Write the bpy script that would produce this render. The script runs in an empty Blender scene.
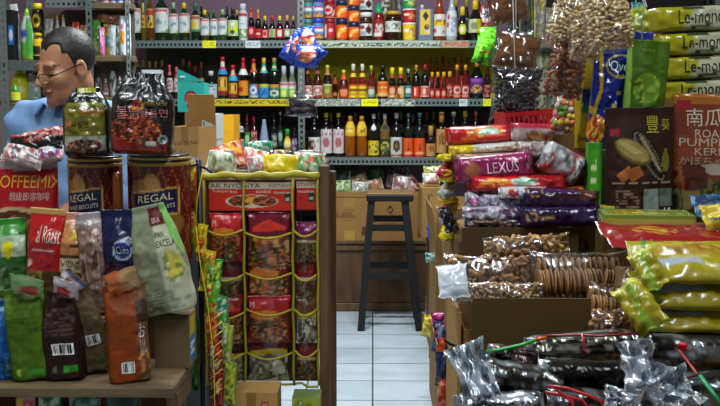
import bpy, bmesh, math, random
import numpy as np
from mathutils import Vector, Matrix, Euler
SC = bpy.context.scene
COL = SC.collection
rng = np.random.default_rng(7)
random.seed(7)

# ------------------------------------------------------------------ camera
F = 978.0
PITCH, YAW = math.radians(6.02), math.atan(13 / 978.0)
CR = (Matrix.Rotation(YAW, 3, 'Z') @ Matrix.Rotation(math.pi / 2 - PITCH, 3, 'X'))
CO = Vector((0, 0, 1.3))
cd = bpy.data.cameras.new('camera'); cam = bpy.data.objects.new('camera', cd); COL.objects.link(cam)
cam.location = CO; cam.rotation_euler = CR.to_euler()
cd.sensor_width = 36; cd.lens = 36 * F / 720; cd.clip_start = 0.05
SC.camera = cam

def at(px, py, Y):
    d = CR @ Vector(((px - 360) / F, (203 - py) / F, -1))
    return CO + d * (Y / d.y)

def rp(x0, y0, x1, y1, Y):
    """picture rectangle at distance Y -> bottom centre, width, height in metres"""
    a = at(x0, (y0 + y1) / 2, Y); b = at(x1, (y0 + y1) / 2, Y); m = (x0 + x1) / 2
    t = at(m, y0, Y); u = at(m, y1, Y)
    return Vector(((a.x + b.x) / 2, Y, u.z)), b.x - a.x, t.z - u.z

# ------------------------------------------------------------------ colour
def lin1(c): return c / 12.92 if c <= 0.04045 else ((c + 0.055) / 1.055) ** 2.4
_hc = {}
def hx(s):
    if not isinstance(s, str): return np.array(s, dtype=float)
    if s not in _hc:
        q = s if len(s) == 6 else ''.join(c + c for c in s)
        _hc[s] = np.array([lin1(int(q[i:i + 2], 16) / 255) for i in (0, 2, 4)])
    return _hc[s]
LAT = rng.random((64, 64))
def vn(x, y):
    x = np.asarray(x, float); y = np.asarray(y, float)
    xi = np.floor(x).astype(int); yi = np.floor(y).astype(int)
    fx = x - xi; fy = y - yi
    fx = fx * fx * (3 - 2 * fx); fy = fy * fy * (3 - 2 * fy)
    g = lambda i, j: LAT[i % 64, j % 64]
    return (g(xi, yi) * (1 - fx) + g(xi + 1, yi) * fx) * (1 - fy) + (g(xi, yi + 1) * (1 - fx) + g(xi + 1, yi + 1) * fx) * fy

_pid = [0]
def PT(base, *L, back=None):
    """printed design: base colour plus layers, as a function of (U,V,side)"""
    _pid[0] += 1; sd = _pid[0] * 3.7
    def f(U, V, S=None):
        U = np.asarray(U, float); V = np.asarray(V, float)
        c = np.empty(U.shape + (3,)); c[:] = hx(base)
        for l in L:
            k = l[0]
            if k in ('r', 'n', 's', 'x'):
                m = (U >= l[1]) & (U <= l[3]) & (V >= l[2]) & (V <= l[4])
            if k == 'r': c[m] = hx(l[5])
            elif k == 'e': c[((U - l[1]) / l[3]) ** 2 + ((V - l[2]) / l[4]) ** 2 <= 1] = hx(l[5])
            elif k in ('n', 'ne'):
                if k == 'ne': m = ((U - l[1]) / l[3]) ** 2 + ((V - l[2]) / l[4]) ** 2 <= 1
                s = l[6]; q = (vn(U * s + sd, V * s) + 0.5 * vn(U * s * 2.3 + sd, V * s * 2.3 + 9)) / 1.5
                q = np.clip((q - 0.22) / 0.56, 0, 0.999); cols = np.array([hx(h) for h in l[5]])
                c[m] = cols[(q * len(cols)).astype(int)][m]
            elif k == 'er':                                 # turned ellipse on a face of the given pixel aspect
                dx = (U - l[1]) * l[7]; dy = V - l[2]; ca, sa = math.cos(math.radians(l[5])), math.sin(math.radians(l[5]))
                c[((dx * ca + dy * sa) / l[3]) ** 2 + ((dy * ca - dx * sa) / l[4]) ** 2 <= 1] = hx(l[6])
            elif k == 'h':                                  # long streaks: highlights of creased film put into the colour
                q = (vn(U * 2.2 + sd, V * 16 + sd) + .6 * vn(U * 6 + sd, V * 34)) / 1.6; cols = np.array([hx(h) for h in l[5]])
                m = (U >= l[1]) & (U <= l[3]) & (V >= l[2]) & (V <= l[4]); q = np.clip((q - .25) / .5, 0, .999); c[m] = cols[(q * len(cols)).astype(int)][m]
            elif k == 's':
                c[m] = hx('e8e8e0'); bits = (vn(U * l[5] * 3.1 + sd, U * 0) > 0.5)
                iv = m & bits & (V > l[2] + (l[4] - l[2]) * .12) & (V < l[4] - (l[4] - l[2]) * .06) & (U > l[1] + (l[3] - l[1]) * .08) & (U < l[3] - (l[3] - l[1]) * .08)
                c[iv] = hx('151515')
            elif k == 'p':
                P = l[1]; ins = np.zeros(U.shape, bool); j = len(P) - 1
                for i in range(len(P)):
                    (xi, yi), (xj, yj) = P[i], P[j]
                    t = ((yi > V) != (yj > V)) & (U < (xj - xi) * (V - yi) / ((yj - yi) or 1e-9) + xi)
                    ins ^= t; j = i
                c[ins] = hx(l[2])
            elif k == 'w':
                q = l[3] * np.sin(U * l[4] + sd); c[(V > l[1] + q) & (V < l[2] + q)] = hx(l[5])
            elif k == 'x':
                a = np.abs(((U * l[5] + V * l[6]) % 1) - .5); b = np.abs(((U * l[5] - V * l[6]) % 1) - .5)
                c[m & ((a < l[7]) | (b < l[7]))] = hx(l[8])
            elif k == 't':                                  # lines of small print
                rows = np.floor((V - l[2]) / (l[4] - l[2]) * l[5]); fr = ((V - l[2]) / (l[4] - l[2]) * l[5]) % 1
                m = (U >= l[1]) & (U <= l[3]) & (V >= l[2]) & (V <= l[4]) & (fr > .35) & (vn(U * l[7] + sd, rows * 5.3) > .42)
                c[m] = hx(l[6])
        if S is not None:
            bk = np.asarray(S) < 0
            c[bk] = hx(back or base)
        return c
    return f

# ------------------------------------------------------------------ materials
def _mat(name):
    m = bpy.data.materials.new(name); m.use_nodes = True
    return m, m.node_tree, m.node_tree.nodes['Principled BSDF']
def _bump(nt, b, strength, scale, detail=3, dist=.002, kind='ShaderNodeTexNoise'):
    t = nt.nodes.new(kind); t.inputs['Scale'].default_value = scale
    if 'Detail' in t.inputs: t.inputs['Detail'].default_value = detail
    tc = nt.nodes.new('ShaderNodeTexCoord'); nt.links.new(tc.outputs['Object'], t.inputs['Vector'])
    bp = nt.nodes.new('ShaderNodeBump'); bp.inputs['Strength'].default_value = strength; bp.inputs['Distance'].default_value = dist
    nt.links.new(t.outputs[0], bp.inputs['Height']); nt.links.new(bp.outputs[0], b.inputs['Normal'])
    return t
def attr_mat(name, rough, metal=0, coat=0, bump=0, bs=60, var=0, spec=.5, stretch=None):
    m, nt, b = _mat(name)
    a = nt.nodes.new('ShaderNodeAttribute'); a.attribute_name = 'Col'
    src = a.outputs['Color']
    if var:
        tc = nt.nodes.new('ShaderNodeTexCoord'); t = nt.nodes.new('ShaderNodeTexNoise'); t.inputs['Scale'].default_value = 14; t.inputs['Detail'].default_value = 6
        nt.links.new(tc.outputs['Object'], t.inputs['Vector'])
        mr = nt.nodes.new('ShaderNodeMapRange'); mr.inputs['To Min'].default_value = 1 - var; mr.inputs['To Max'].default_value = 1 + var * .6
        nt.links.new(t.outputs[0], mr.inputs['Value'])
        mx = nt.nodes.new('ShaderNodeVectorMath'); mx.operation = 'SCALE'
        nt.links.new(src, mx.inputs[0]); nt.links.new(mr.outputs[0], mx.inputs['Scale']); src = mx.outputs[0]
    nt.links.new(src, b.inputs['Base Color'])
    b.inputs['Roughness'].default_value = rough; b.inputs['Metallic'].default_value = metal
    b.inputs['Coat Weight'].default_value = coat; b.inputs['Coat Roughness'].default_value = .15; b.inputs['Specular IOR Level'].default_value = spec
    if bump:
        t = _bump(nt, b, bump, bs)
        if stretch:
            mp = nt.nodes.new('ShaderNodeMapping'); mp.inputs['Scale'].default_value = stretch
            nt.links.new(t.inputs['Vector'].links[0].from_socket, mp.inputs[0]); nt.links.new(mp.outputs[0], t.inputs['Vector'])
    return m
FILM = attr_mat('printed_film', .25, coat=.22, bump=.55, bs=38)
SATIN = attr_mat('satin_film', .45, bump=.5, bs=30, spec=.18)
PAPER = attr_mat('printed_paper', .6, spec=.3)
BOARD = attr_mat('carton_board', .85, var=.16, spec=.2, bump=.15, bs=90)
FOIL = attr_mat('metal_foil', .22, metal=.65, bump=.7, bs=16, stretch=(.22, 1, 1))
FOIL2 = attr_mat('bright_film', .24, metal=.3, bump=.5, bs=16)
TIN = attr_mat('printed_tin', .25, coat=.3)
SKIN = attr_mat('skin', .38, var=.08, bump=.15, bs=120)
CLOTH = attr_mat('cloth', .9, bump=.3, bs=220, spec=.15)
WOODM = attr_mat('wood_plain', .7, var=.3, spec=.3, bump=.2, bs=40)
PLAS = attr_mat('plastic', .35)
STEEL = attr_mat('painted_steel', .42, metal=.35, var=.12)
RUB = attr_mat('nuts_and_biscuits', .65, var=.15, bump=.4, bs=260)
def clear_mat(name, fac=.14, tint=(.96, .97, 1), bump=.8, bs=45, rough=.12):
    m = bpy.data.materials.new(name); m.use_nodes = True; nt = m.node_tree; nt.nodes.clear()
    o = nt.nodes.new('ShaderNodeOutputMaterial'); mix = nt.nodes.new('ShaderNodeMixShader'); tr = nt.nodes.new('ShaderNodeBsdfTransparent')
    gl = nt.nodes.new('ShaderNodeBsdfGlossy'); gl.inputs['Roughness'].default_value = rough; gl.inputs['Color'].default_value = (*tint, 1)
    tr.inputs['Color'].default_value = (tint[0], tint[1], tint[2], 1)
    lw = nt.nodes.new('ShaderNodeLayerWeight'); lw.inputs['Blend'].default_value = .35
    mr = nt.nodes.new('ShaderNodeMapRange'); mr.inputs['To Min'].default_value = fac; mr.inputs['To Max'].default_value = min(1, fac + .35)
    nt.links.new(lw.outputs['Facing'], mr.inputs['Value']); nt.links.new(mr.outputs[0], mix.inputs[0])
    t = nt.nodes.new('ShaderNodeTexNoise'); t.inputs['Scale'].default_value = bs; t.inputs['Detail'].default_value = 2
    tc = nt.nodes.new('ShaderNodeTexCoord'); nt.links.new(tc.outputs['Object'], t.inputs['Vector'])
    bp = nt.nodes.new('ShaderNodeBump'); bp.inputs['Strength'].default_value = bump; bp.inputs['Distance'].default_value = .004
    nt.links.new(t.outputs[0], bp.inputs['Height']); nt.links.new(bp.outputs[0], gl.inputs['Normal']); nt.links.new(bp.outputs[0], lw.inputs['Normal'])
    nt.links.new(tr.outputs[0], mix.inputs[1]); nt.links.new(gl.outputs[0], mix.inputs[2]); nt.links.new(mix.outputs[0], o.inputs[0])
    return m
CLEAR = clear_mat('clear_film', .06, bump=.5, bs=20)
CLEAR2 = clear_mat('crumpled_clear_film', .15, bump=.6, bs=16, rough=.16)
VINYL = clear_mat('clear_vinyl', .025, tint=(.97, .97, .95), bump=.6, bs=22, rough=.07)
_gl = {}
def glass(col, trans=0.0, rough=.07):
    k = (col, trans, rough)
    if k not in _gl:
        m, nt, b = _mat('bottle_glass'); c = hx(col); b.inputs['Base Color'].default_value = (*c, 1)
        b.inputs['Roughness'].default_value = rough; b.inputs['Transmission Weight'].default_value = trans; b.inputs['IOR'].default_value = 1.45
        b.inputs['Coat Weight'].default_value = .4; b.inputs['Coat Roughness'].default_value = .05
        _gl[k] = m
    return _gl[k]
def flat_mat(name, col, rough=.6, metal=0, bump=0, bs=50):
    m, nt, b = _mat(name); b.inputs['Base Color'].default_value = (*hx(col), 1); b.inputs['Roughness'].default_value = rough; b.inputs['Metallic'].default_value = metal
    if bump: _bump(nt, b, bump, bs)
    return m
def wood_mat(name, c1, c2, rough=.65, sx=2, sy=2, sz=18):
    m, nt, b = _mat(name)
    tc = nt.nodes.new('ShaderNodeTexCoord'); mp = nt.nodes.new('ShaderNodeMapping'); mp.inputs['Scale'].default_value = (sx, sy, sz)
    t = nt.nodes.new('ShaderNodeTexNoise'); t.inputs['Scale'].default_value = 3; t.inputs['Detail'].default_value = 8; t.inputs['Roughness'].default_value = .65
    r = nt.nodes.new('ShaderNodeValToRGB'); r.color_ramp.elements[0].position = .3; r.color_ramp.elements[1].position = .7
    r.color_ramp.elements[0].color = (*hx(c1), 1); r.color_ramp.elements[1].color = (*hx(c2), 1)
    nt.links.new(tc.outputs['Object'], mp.inputs[0]); nt.links.new(mp.outputs[0], t.inputs['Vector']); nt.links.new(t.outputs[0], r.inputs[0]); nt.links.new(r.outputs[0], b.inputs['Base Color'])
    bp = nt.nodes.new('ShaderNodeBump'); bp.inputs['Strength'].default_value = .3; bp.inputs['Distance'].default_value = .003
    nt.links.new(t.outputs[0], bp.inputs['Height']); nt.links.new(bp.outputs[0], b.inputs['Normal'])
    b.inputs['Roughness'].default_value = rough
    return m

# ------------------------------------------------------------------ mesh building
def make(name, chunks, mat, parent=None, smooth=True):
    """chunks: (verts Nx3, list of faces, cols Nx3 or hex)"""
    V, Fc, K, n = [], [], [], 0
    for c in chunks:
        v = np.asarray(c[0], float); V.append(v)
        Fc += [tuple(i + n for i in f) for f in c[1]]
        k = c[2]
        if isinstance(k, str): k = np.tile(hx(k), (len(v), 1))
        elif isinstance(k, np.ndarray) and k.ndim == 1: k = np.tile(k, (len(v), 1))
        K.append(k); n += len(v)
    V = np.concatenate(V); K = np.concatenate(K)
    me = bpy.data.meshes.new(name); me.from_pydata(V.tolist(), [], Fc)
    a = me.attributes.new('Col', 'FLOAT_COLOR', 'POINT')
    a.data.foreach_set('color', np.concatenate([K, np.ones((len(K), 1))], 1).astype(np.float32).ravel())
    me.polygons.foreach_set('use_smooth', [smooth] * len(me.polygons))
    me.materials.append(mat)
    o = bpy.data.objects.new(name, me); COL.objects.link(o)
    if parent: o.parent = parent
    return o
def empty(name, loc, rot=(0, 0, 0)):
    o = bpy.data.objects.new(name, None); COL.objects.link(o); o.location = loc; o.rotation_euler = rot; o.empty_display_size = .05
    return o
LABELS = {}
def tag(o, label, cat, group=None, kind=None):
    o['label'] = label; o['category'] = cat
    if group: o['group'] = group
    if kind: o['kind'] = kind
    LABELS.setdefault(label, []).append(o.name)
    return o
def struct(o): o['kind'] = 'structure'; return o
def R(a): return math.radians(a)

def xf(ch, M):
    v = np.asarray(ch[0], float); m = np.array(M)
    return (v @ m[:3, :3].T + m[:3, 3], ch[1], ch[2])
def boxc(x0, y0, z0, x1, y1, z1, col):
    v = [(x0, y0, z0), (x1, y0, z0), (x1, y1, z0), (x0, y1, z0), (x0, y0, z1), (x1, y0, z1), (x1, y1, z1), (x0, y1, z1)]
    f = [(0, 3, 2, 1), (4, 5, 6, 7), (0, 1, 5, 4), (1, 2, 6, 5), (2, 3, 7, 6), (3, 0, 4, 7)]
    return (np.array(v), f, col)
def bbox(x0, y0, z0, x1, y1, z1, col, b=.004):
    """box with chamfered edges"""
    x0, x1 = min(x0, x1), max(x0, x1); y0, y1 = min(y0, y1), max(y0, y1); z0, z1 = min(z0, z1), max(z0, z1)
    b = min(b, (x1 - x0) * .3, (y1 - y0) * .3, (z1 - z0) * .3)
    bm = bmesh.new(); bmesh.ops.create_cube(bm, size=1)
    for v in bm.verts: v.co = Vector(((x0 + x1) / 2 + v.co.x * (x1 - x0), (y0 + y1) / 2 + v.co.y * (y1 - y0), (z0 + z1) / 2 + v.co.z * (z1 - z0)))
    bmesh.ops.bevel(bm, geom=list(bm.edges), offset=b, segments=1, affect='EDGES')
    bm.verts.index_update(); r = (np.array([v.co[:] for v in bm.verts]), [tuple(v.index for v in f.verts) for f in bm.faces], col); bm.free()
    return r
def tubec(pts, r, col, seg=8, closed=False):
    pts = [Vector(p) for p in pts]; n = len(pts); rr = r if isinstance(r, (list, tuple)) else [r] * n
    V, Fc = [], []
    up = Vector((0, 0, 1))
    for i, p in enumerate(pts):
        t = (pts[min(i + 1, n - 1)] - pts[max(i - 1, 0)]).normalized()
        a = t.cross(up if abs(t.z) < .9 else Vector((1, 0, 0))).normalized(); b = t.cross(a).normalized()
        for k in range(seg):
            q = 2 * math.pi * k / seg; V.append((p + a * math.cos(q) * rr[i] + b * math.sin(q) * rr[i])[:])
    for i in range(n - 1):
        for k in range(seg): Fc.append((i * seg + k, (i + 1) * seg + k, (i + 1) * seg + (k + 1) % seg, i * seg + (k + 1) % seg))
    Fc.append(tuple(range(seg))); Fc.append(tuple(range((n - 1) * seg, n * seg))[::-1])
    return (np.array(V), Fc, col)
def lathec(prof, col, seg=20, sq=0):
    """prof: list of (r,z)"""
    V, Fc = [], []
    for r, z in prof:
        for k in range(seg):
            a = 2 * math.pi * k / seg; cx, sy = math.cos(a), math.sin(a)
            if sq:
                q = (abs(cx) ** sq + abs(sy) ** sq) ** (-1 / sq); cx *= q; sy *= q
            V.append((r * cx, r * sy, z))
    n = len(prof)
    for i in range(n - 1):
        for k in range(seg): Fc.append((i * seg + k, i * seg + (k + 1) % seg, (i + 1) * seg + (k + 1) % seg, (i + 1) * seg + k))
    Fc.append(tuple(range(seg))[::-1]); Fc.append(tuple(range((n - 1) * seg, n * seg)))
    return (np.array(V), Fc, col)
def bandc(rf, z0, z1, paint, arc=220, na=24, nz=10, off=.0008, sq=0):
    """printed label around a lathed body, facing -y; rf(z) radius"""
    V, U, W = [], [], []
    for j in range(nz + 1):
        z = z0 + (z1 - z0) * j / nz; r = rf(z) + off
        for i in range(na + 1):
            a = R(-90 - arc / 2 + arc * i / na); cx, sy = math.cos(a), math.sin(a)
            if sq:
                q = (abs(cx) ** sq + abs(sy) ** sq) ** (-1 / sq); cx *= q; sy *= q
            V.append((r * cx, r * sy, z)); U.append(i / na); W.append(j / nz)
    Fc = [(j * (na + 1) + i, j * (na + 1) + i + 1, (j + 1) * (na + 1) + i + 1, (j + 1) * (na + 1) + i) for j in range(nz) for i in range(na)]
    U = np.array(U); U = (U - .5) * arc / 150 + .5            # 0..1 spans what faces the aisle
    return (np.array(V), Fc, paint(U, np.array(W)))
def gridc(fn, nu, nv, paint, flip=False):
    u, v = np.meshgrid(np.linspace(0, 1, nu + 1), np.linspace(0, 1, nv + 1)); u = u.ravel(); v = v.ravel()
    V = fn(u, v); w = nu + 1
    Fc = [(j * w + i, j * w + i + 1, (j + 1) * w + i + 1, (j + 1) * w + i) for j in range(nv) for i in range(nu)]
    if flip: Fc = [f[::-1] for f in Fc]
    return (V, Fc, paint(u, v) if callable(paint) else paint)
def discc(c, n, r, col, seg=20, th=.0):
    z = Vector(n).normalized(); M = z.to_track_quat('Z', 'Y').to_matrix().to_4x4(); M.translation = Vector(c)
    return xf(lathec([(r, 0), (r, max(th, .0005))], col, seg), M)

# ---- writing
_tc = {}
def glyphs(s):
    if s not in _tc:
        c = bpy.data.curves.new('writing', 'FONT'); c.body = s; c.resolution_u = 2
        o = bpy.data.objects.new('writing', c); COL.objects.link(o)
        dg = bpy.context.evaluated_depsgraph_get(); me = bpy.data.meshes.new_from_object(o.evaluated_get(dg))
        bm = bmesh.new(); bm.from_mesh(me)
        bmesh.ops.triangulate(bm, faces=bm.faces)
        for _ in range(2):
            es = [e for e in bm.edges if e.calc_length() > .28]
            if es: bmesh.ops.subdivide_edges(bm, edges=es, cuts=1); bmesh.ops.triangulate(bm, faces=bm.faces)
        bm.verts.index_update()
        V = np.array([v.co[:2] for v in bm.verts]); Fc = [tuple(v.index for v in f.verts) for f in bm.faces]
        bm.free(); bpy.data.objects.remove(o); bpy.data.curves.remove(c); bpy.data.meshes.remove(me)
        V -= V.min(0); V /= V.max(0)                          # unit square
        _tc[s] = (V, Fc)
    return _tc[s]
def txt(S, s, u0, v0, u1, v1, col, rise=0, off=.0013, it=0):
    """writing filling the box (u0,v0)-(u1,v1) on the surface S(u,v,off)"""
    V, Fc = glyphs(s)
    u = u0 + (u1 - u0) * V[:, 0]; v = v0 + (v1 - v0) * V[:, 1] + rise * V[:, 0]; u = u + it * V[:, 1]
    return (S(u, v, off), Fc, col)

# ---- soft packs
def ip(t): 
    a = [p[0] for p in t]; b = [p[1] for p in t]
    return lambda x: np.interp(x, a, b)
def _pil(a, f=.06, e=.55):
    t = np.clip((a - f) / (1 - 2 * f), 0, 1); d = (1 - np.abs(2 * t - 1) ** 2.6) ** e
    return 1 - .08 * d, np.maximum(d, .015)
PROF = {
    'pillow': _pil,
    'standup': lambda a: (ip([(0, .9), (.08, .95), (.2, .95), (.9, 1), (1, 1)])(a), ip([(0, .8), (.1, 1), (.35, .92), (.7, .5), (.9, .08), (.94, .03), (1, .02)])(a)),
    'block': lambda a: (ip([(0, .96), (.03, 1), (.72, 1), (.92, 1.04), (1, 1.04)])(a), ip([(0, .93), (.03, 1), (.7, 1), (.88, .3), (.93, .04), (1, .03)])(a)),
    'slug': lambda a: (ip([(0, .95), (.035, .9), (.06, .95), (.09, 1), (.91, 1), (.94, .95), (.965, .9), (1, .95)])(a), ip([(0, .04), (.03, .06), (.055, .75), (.08, 1), (.92, 1), (.945, .75), (.97, .06), (1, .04)])(a)),
    'slab': lambda a: (ip([(0, .97), (.03, 1), (.97, 1), (1, .97)])(a), ip([(0, .9), (.02, 1), (.98, 1), (1, .9)])(a)),
    'multi': lambda a: (ip([(0, .95), (.05, 1), (.68, 1), (.86, .74), (.93, .56), (1, .6)])(a), ip([(0, .3), (.05, .85), (.14, 1), (.66, .95), (.86, .5), (.94, .2), (1, .1)])(a)),
    'taper': lambda a: (ip([(0, .95), (.04, 1), (.5, 1), (.75, .86), (1, .6)])(a), ip([(0, .93), (.03, 1), (.6, 1), (.88, .3), (.94, .05), (1, .03)])(a)),
    'hang': lambda a: (ip([(0, .7), (.05, .88), (.15, 1), (.4, .98), (.7, .8), (.86, .42), (.92, .2), (1, .34)])(a), ip([(0, .05), (.04, .4), (.14, .9), (.3, 1), (.55, .85), (.8, .45), (.92, .3), (1, .05)])(a)),
    'brick': lambda a: (ip([(0, .95), (.05, 1), (.95, 1), (1, .95)])(a), ip([(0, .1), (.02, .5), (.08, .95), (.15, 1), (.85, 1), (.92, .95), (.98, .5), (1, .1)])(a)),
}
class Pack:
    def __init__(s, w, h, d, prof='pillow', n=2.4, axis='z', wr=.006, fr=4, fold=None):
        s.w, s.h, s.d, s.n, s.axis, s.wr, s.fr, s.fold = w, h, d, n, axis, wr, fr, fold
        s.prof = PROF[prof]; s.L = h if axis == 'z' else w; s.Wd = w if axis == 'z' else h; s.sd = rng.random() * 60
    def S(s, u, v, off=.0, side=1):
        u = np.asarray(u, float); v = np.asarray(v, float)
        a, b = (v, u) if s.axis == 'z' else (u, v)
        a = np.clip(a, 0, 1); xi = np.clip(2 * b - 1, -1, 1)
        Wf, Df = s.prof(a); hw = s.Wd / 2 * Wf; hd = s.d / 2 * Df
        yy = hd * (1 - np.abs(xi) ** s.n) ** (1 / s.n)
        k1 = (vn(a * s.fr * s.L / s.Wd + s.sd, b * s.fr + side * 7) - .5) * 2 + (vn(a * s.fr * 2.7 * s.L / s.Wd, b * s.fr * 2.7 + s.sd + side * 3) - .5)
        k2 = (vn(b * s.fr * 1.7 + s.sd, a * 2) - .5) * 2
        env = np.minimum(1, (1 - np.abs(xi) ** 4) * 1.3)
        y = -side * (yy + off + s.wr * k1 * env * np.minimum(1, Df * 1.3)) + s.wr * 1.5 * k2 * (1 - np.minimum(1, Df * 1.4))
        cr = hw * xi + s.wr * .6 * (vn(a * s.fr * 2 + 3, xi * 0 + s.sd) - .5) * np.sign(xi) * np.abs(xi) ** 3
        al = a * s.L
        if s.fold and s.axis == 'z':                                        # top folded over forwards
            z0, ang, curl = s.fold; t = np.maximum(0, al - z0 * s.L); g = np.radians(ang) * np.minimum(1, t / (curl * s.L))
            al = np.minimum(al, z0 * s.L) + t * np.cos(g * .7); y = y - t * np.sin(g)
        return np.stack([cr, y, al], -1) if s.axis == 'z' else np.stack([al - s.L / 2, y, cr + s.Wd / 2], -1)
    def body(s, paint, nl=30, nb=14):
        th = np.arange(2 * nb) * math.pi / nb; xi = -np.cos(th); side = np.where(np.arange(2 * nb) <= nb, 1, -1)
        al = np.linspace(0, 1, nl + 1)
        # keep the ends crisp
        al = np.sort(np.unique(np.concatenate([al, [.03, .97]])))
        A, X = np.meshgrid(al, xi, indexing='ij'); SD = np.broadcast_to(side, A.shape)
        B = (X + 1) / 2
        u, v = (B, A) if s.axis == 'z' else (A, B)
        P = np.where((SD > 0)[..., None], s.S(u, v, 0, 1), s.S(u, v, 0, -1))
        c = paint(u.ravel(), v.ravel(), SD.ravel()) if callable(paint) else np.tile(hx(paint), (A.size, 1))
        m = 2 * nb; Fc = []
        for i in range(len(al) - 1):
            for j in range(m):
                q = (i * m + j, i * m + (j + 1) % m, (i + 1) * m + (j + 1) % m, (i + 1) * m + j)
                Fc.append(q if s.axis == 'z' else q[::-1])
        e0 = tuple(range(m)); e1 = tuple(range((len(al) - 1) * m, len(al) * m))
        Fc += [e0[::-1], e1] if s.axis == 'z' else [e0, e1[::-1]]
        return (P.reshape(-1, 3), Fc, c)
def sticker(p, u0, v0, u1, v1, paint, nu=40, nv=12, off=.001):
    return gridc(lambda u, v: p.S(u0 + (u1 - u0) * u, v0 + (v1 - v0) * v, off), nu, nv, paint)
BARS = lambda n: PT('dddcd4', ('s', 0, 0, 1, 1, n))
def pack(name, loc, rot, p, paint, mat, writing=(), parent=None, nl=30, nb=14, extra=()):
    """writing: (string,u0,v0,u1,v1,colour[,rise])"""
    ch = [p.body(paint, nl, nb)]
    for t in writing: ch.append(txt(p.S, *t[:6], rise=t[6] if len(t) > 6 else 0))
    o = make(name, ch + list(extra), mat, parent); o.location = loc; o.rotation_euler = rot
    return o
# ---- cartons
def facegrid(w, d, h, face, n, paint):
    x, y = w / 2, d / 2
    fn = {'front': lambda u, v: np.stack([u * w - x, 0 * u - y, v * h], -1), 'back': lambda u, v: np.stack([x - u * w, 0 * u + y, v * h], -1),
          'left': lambda u, v: np.stack([0 * u - x, y - u * d, v * h], -1), 'right': lambda u, v: np.stack([0 * u + x, u * d - y, v * h], -1),
          'top': lambda u, v: np.stack([u * w - x, v * d - y, 0 * u + h], -1), 'bottom': lambda u, v: np.stack([u * w - x, y - v * d, 0 * u], -1)}[face]
    nn = n if callable(paint) else (1, 1)
    return gridc(fn, nn[0], nn[1], paint if callable(paint) else hx(paint))
def boxS(w, d, h, face):
    x, y = w / 2, d / 2
    return {'front': lambda u, v, o: np.stack([u * w - x, 0 * u - y - o, v * h], -1), 'left': lambda u, v, o: np.stack([0 * u - x - o, y - u * d, v * h], -1),
            'right': lambda u, v, o: np.stack([0 * u + x + o, u * d - y, v * h], -1), 'top': lambda u, v, o: np.stack([u * w - x, v * d - y, 0 * u + h + o], -1)}[face]
def carton(name, loc, rot, w, d, h, base, paints=None, writing=(), mat=None, parent=None, n=(36, 30)):
    """closed printed box; paints {face: paint}; writing: (face,string,u0,v0,u1,v1,col)"""
    paints = paints or {}; ch = []
    for f in ('front', 'back', 'left', 'right', 'top', 'bottom'): ch.append(facegrid(w, d, h, f, n, paints.get(f, base)))
    for t in writing: ch.append(txt(boxS(w, d, h, t[0]), *t[1:7], off=.0006, rise=t[7] if len(t) > 7 else 0))
    o = make(name, ch, mat or BOARD, parent, smooth=False); o.location = loc; o.rotation_euler = rot
    return o
def open_carton(name, loc, rot, w, d, h, col='9a7142', flaps=(110, 110, 110, 110), fl=None, t=.004, fcol=None):
    """open box with walls of real thickness; flaps: angles from upright of front, back, left, right (None: cut off)"""
    o = make(name, [boxc(-w / 2, -d / 2, 0, w / 2, d / 2, t, col), boxc(-w / 2, -d / 2, t, w / 2, -d / 2 + t, h, col), boxc(-w / 2, d / 2 - t, t, w / 2, d / 2, h, col),
                    boxc(-w / 2, -d / 2 + t, t, -w / 2 + t, d / 2 - t, h, col), boxc(w / 2 - t, -d / 2 + t, t, w / 2, d / 2 - t, h, col)], BOARD, None, False)
    o.location = loc; o.rotation_euler = rot
    for i, a in enumerate(flaps):
        if a is None: continue
        L = (fl or min(w, d) / 2); wd = (w if i < 2 else d) * .985
        f = make('flap', [boxc(-wd / 2, -t, 0, wd / 2, 0, L, fcol or col)], BOARD, o, False)
        zr = [0, math.pi, -math.pi / 2, math.pi / 2][i]
        f.rotation_euler = (Matrix.Rotation(zr, 4, 'Z') @ Matrix.Rotation(R(a), 4, 'X')).to_euler()
        f.location = [(0, -d / 2 + t, h), (0, d / 2 - t, h), (-w / 2 + t, 0, h), (w / 2 - t, 0, h)][i]
    return o
ORD = ['', 'first', 'second', 'third', 'fourth', 'fifth', 'sixth', 'seventh', 'eighth', 'ninth', 'tenth', 'eleventh', 'twelfth', 'thirteenth', 'fourteenth', 'fifteenth', 'sixteenth', 'seventeenth', 'eighteenth', 'nineteenth', 'twentieth'] + ['twenty-' + q for q in ('first', 'second', 'third', 'fourth', 'fifth', 'sixth', 'seventh', 'eighth', 'ninth')] + ['thirtieth'] + ['thirty-' + q for q in ('first', 'second', 'third', 'fourth', 'fifth', 'sixth', 'seventh', 'eighth', 'ninth')] + ['fortieth']
# ------------------------------------------------------------------ the room
XL, XR, YB, ZC = -2.35, 2.2, 6.46, 2.9
m, nt, b = _mat('floor_tiles')
tc = nt.nodes.new('ShaderNodeTexCoord'); mp = nt.nodes.new('ShaderNodeMapping'); br = nt.nodes.new('ShaderNodeTexBrick')
br.offset = 0; br.inputs['Scale'].default_value = 1; br.inputs['Brick Width'].default_value = .3; br.inputs['Row Height'].default_value = .3
br.inputs['Mortar Size'].default_value = .004; br.inputs['Mortar Smooth'].default_value = .1
br.inputs['Color1'].default_value = (*hx('c3d0d6'), 1); br.inputs['Color2'].default_value = (*hx('b6c4cb'), 1); br.inputs['Mortar'].default_value = (*hx('4c5452'), 1)
ns = nt.nodes.new('ShaderNodeTexNoise'); ns.inputs['Scale'].default_value = 9; ns.inputs['Detail'].default_value = 6
mr = nt.nodes.new('ShaderNodeMapRange'); mr.inputs['To Min'].default_value = .78; mr.inputs['To Max'].default_value = 1.1
sc_ = nt.nodes.new('ShaderNodeVectorMath'); sc_.operation = 'SCALE'
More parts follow.
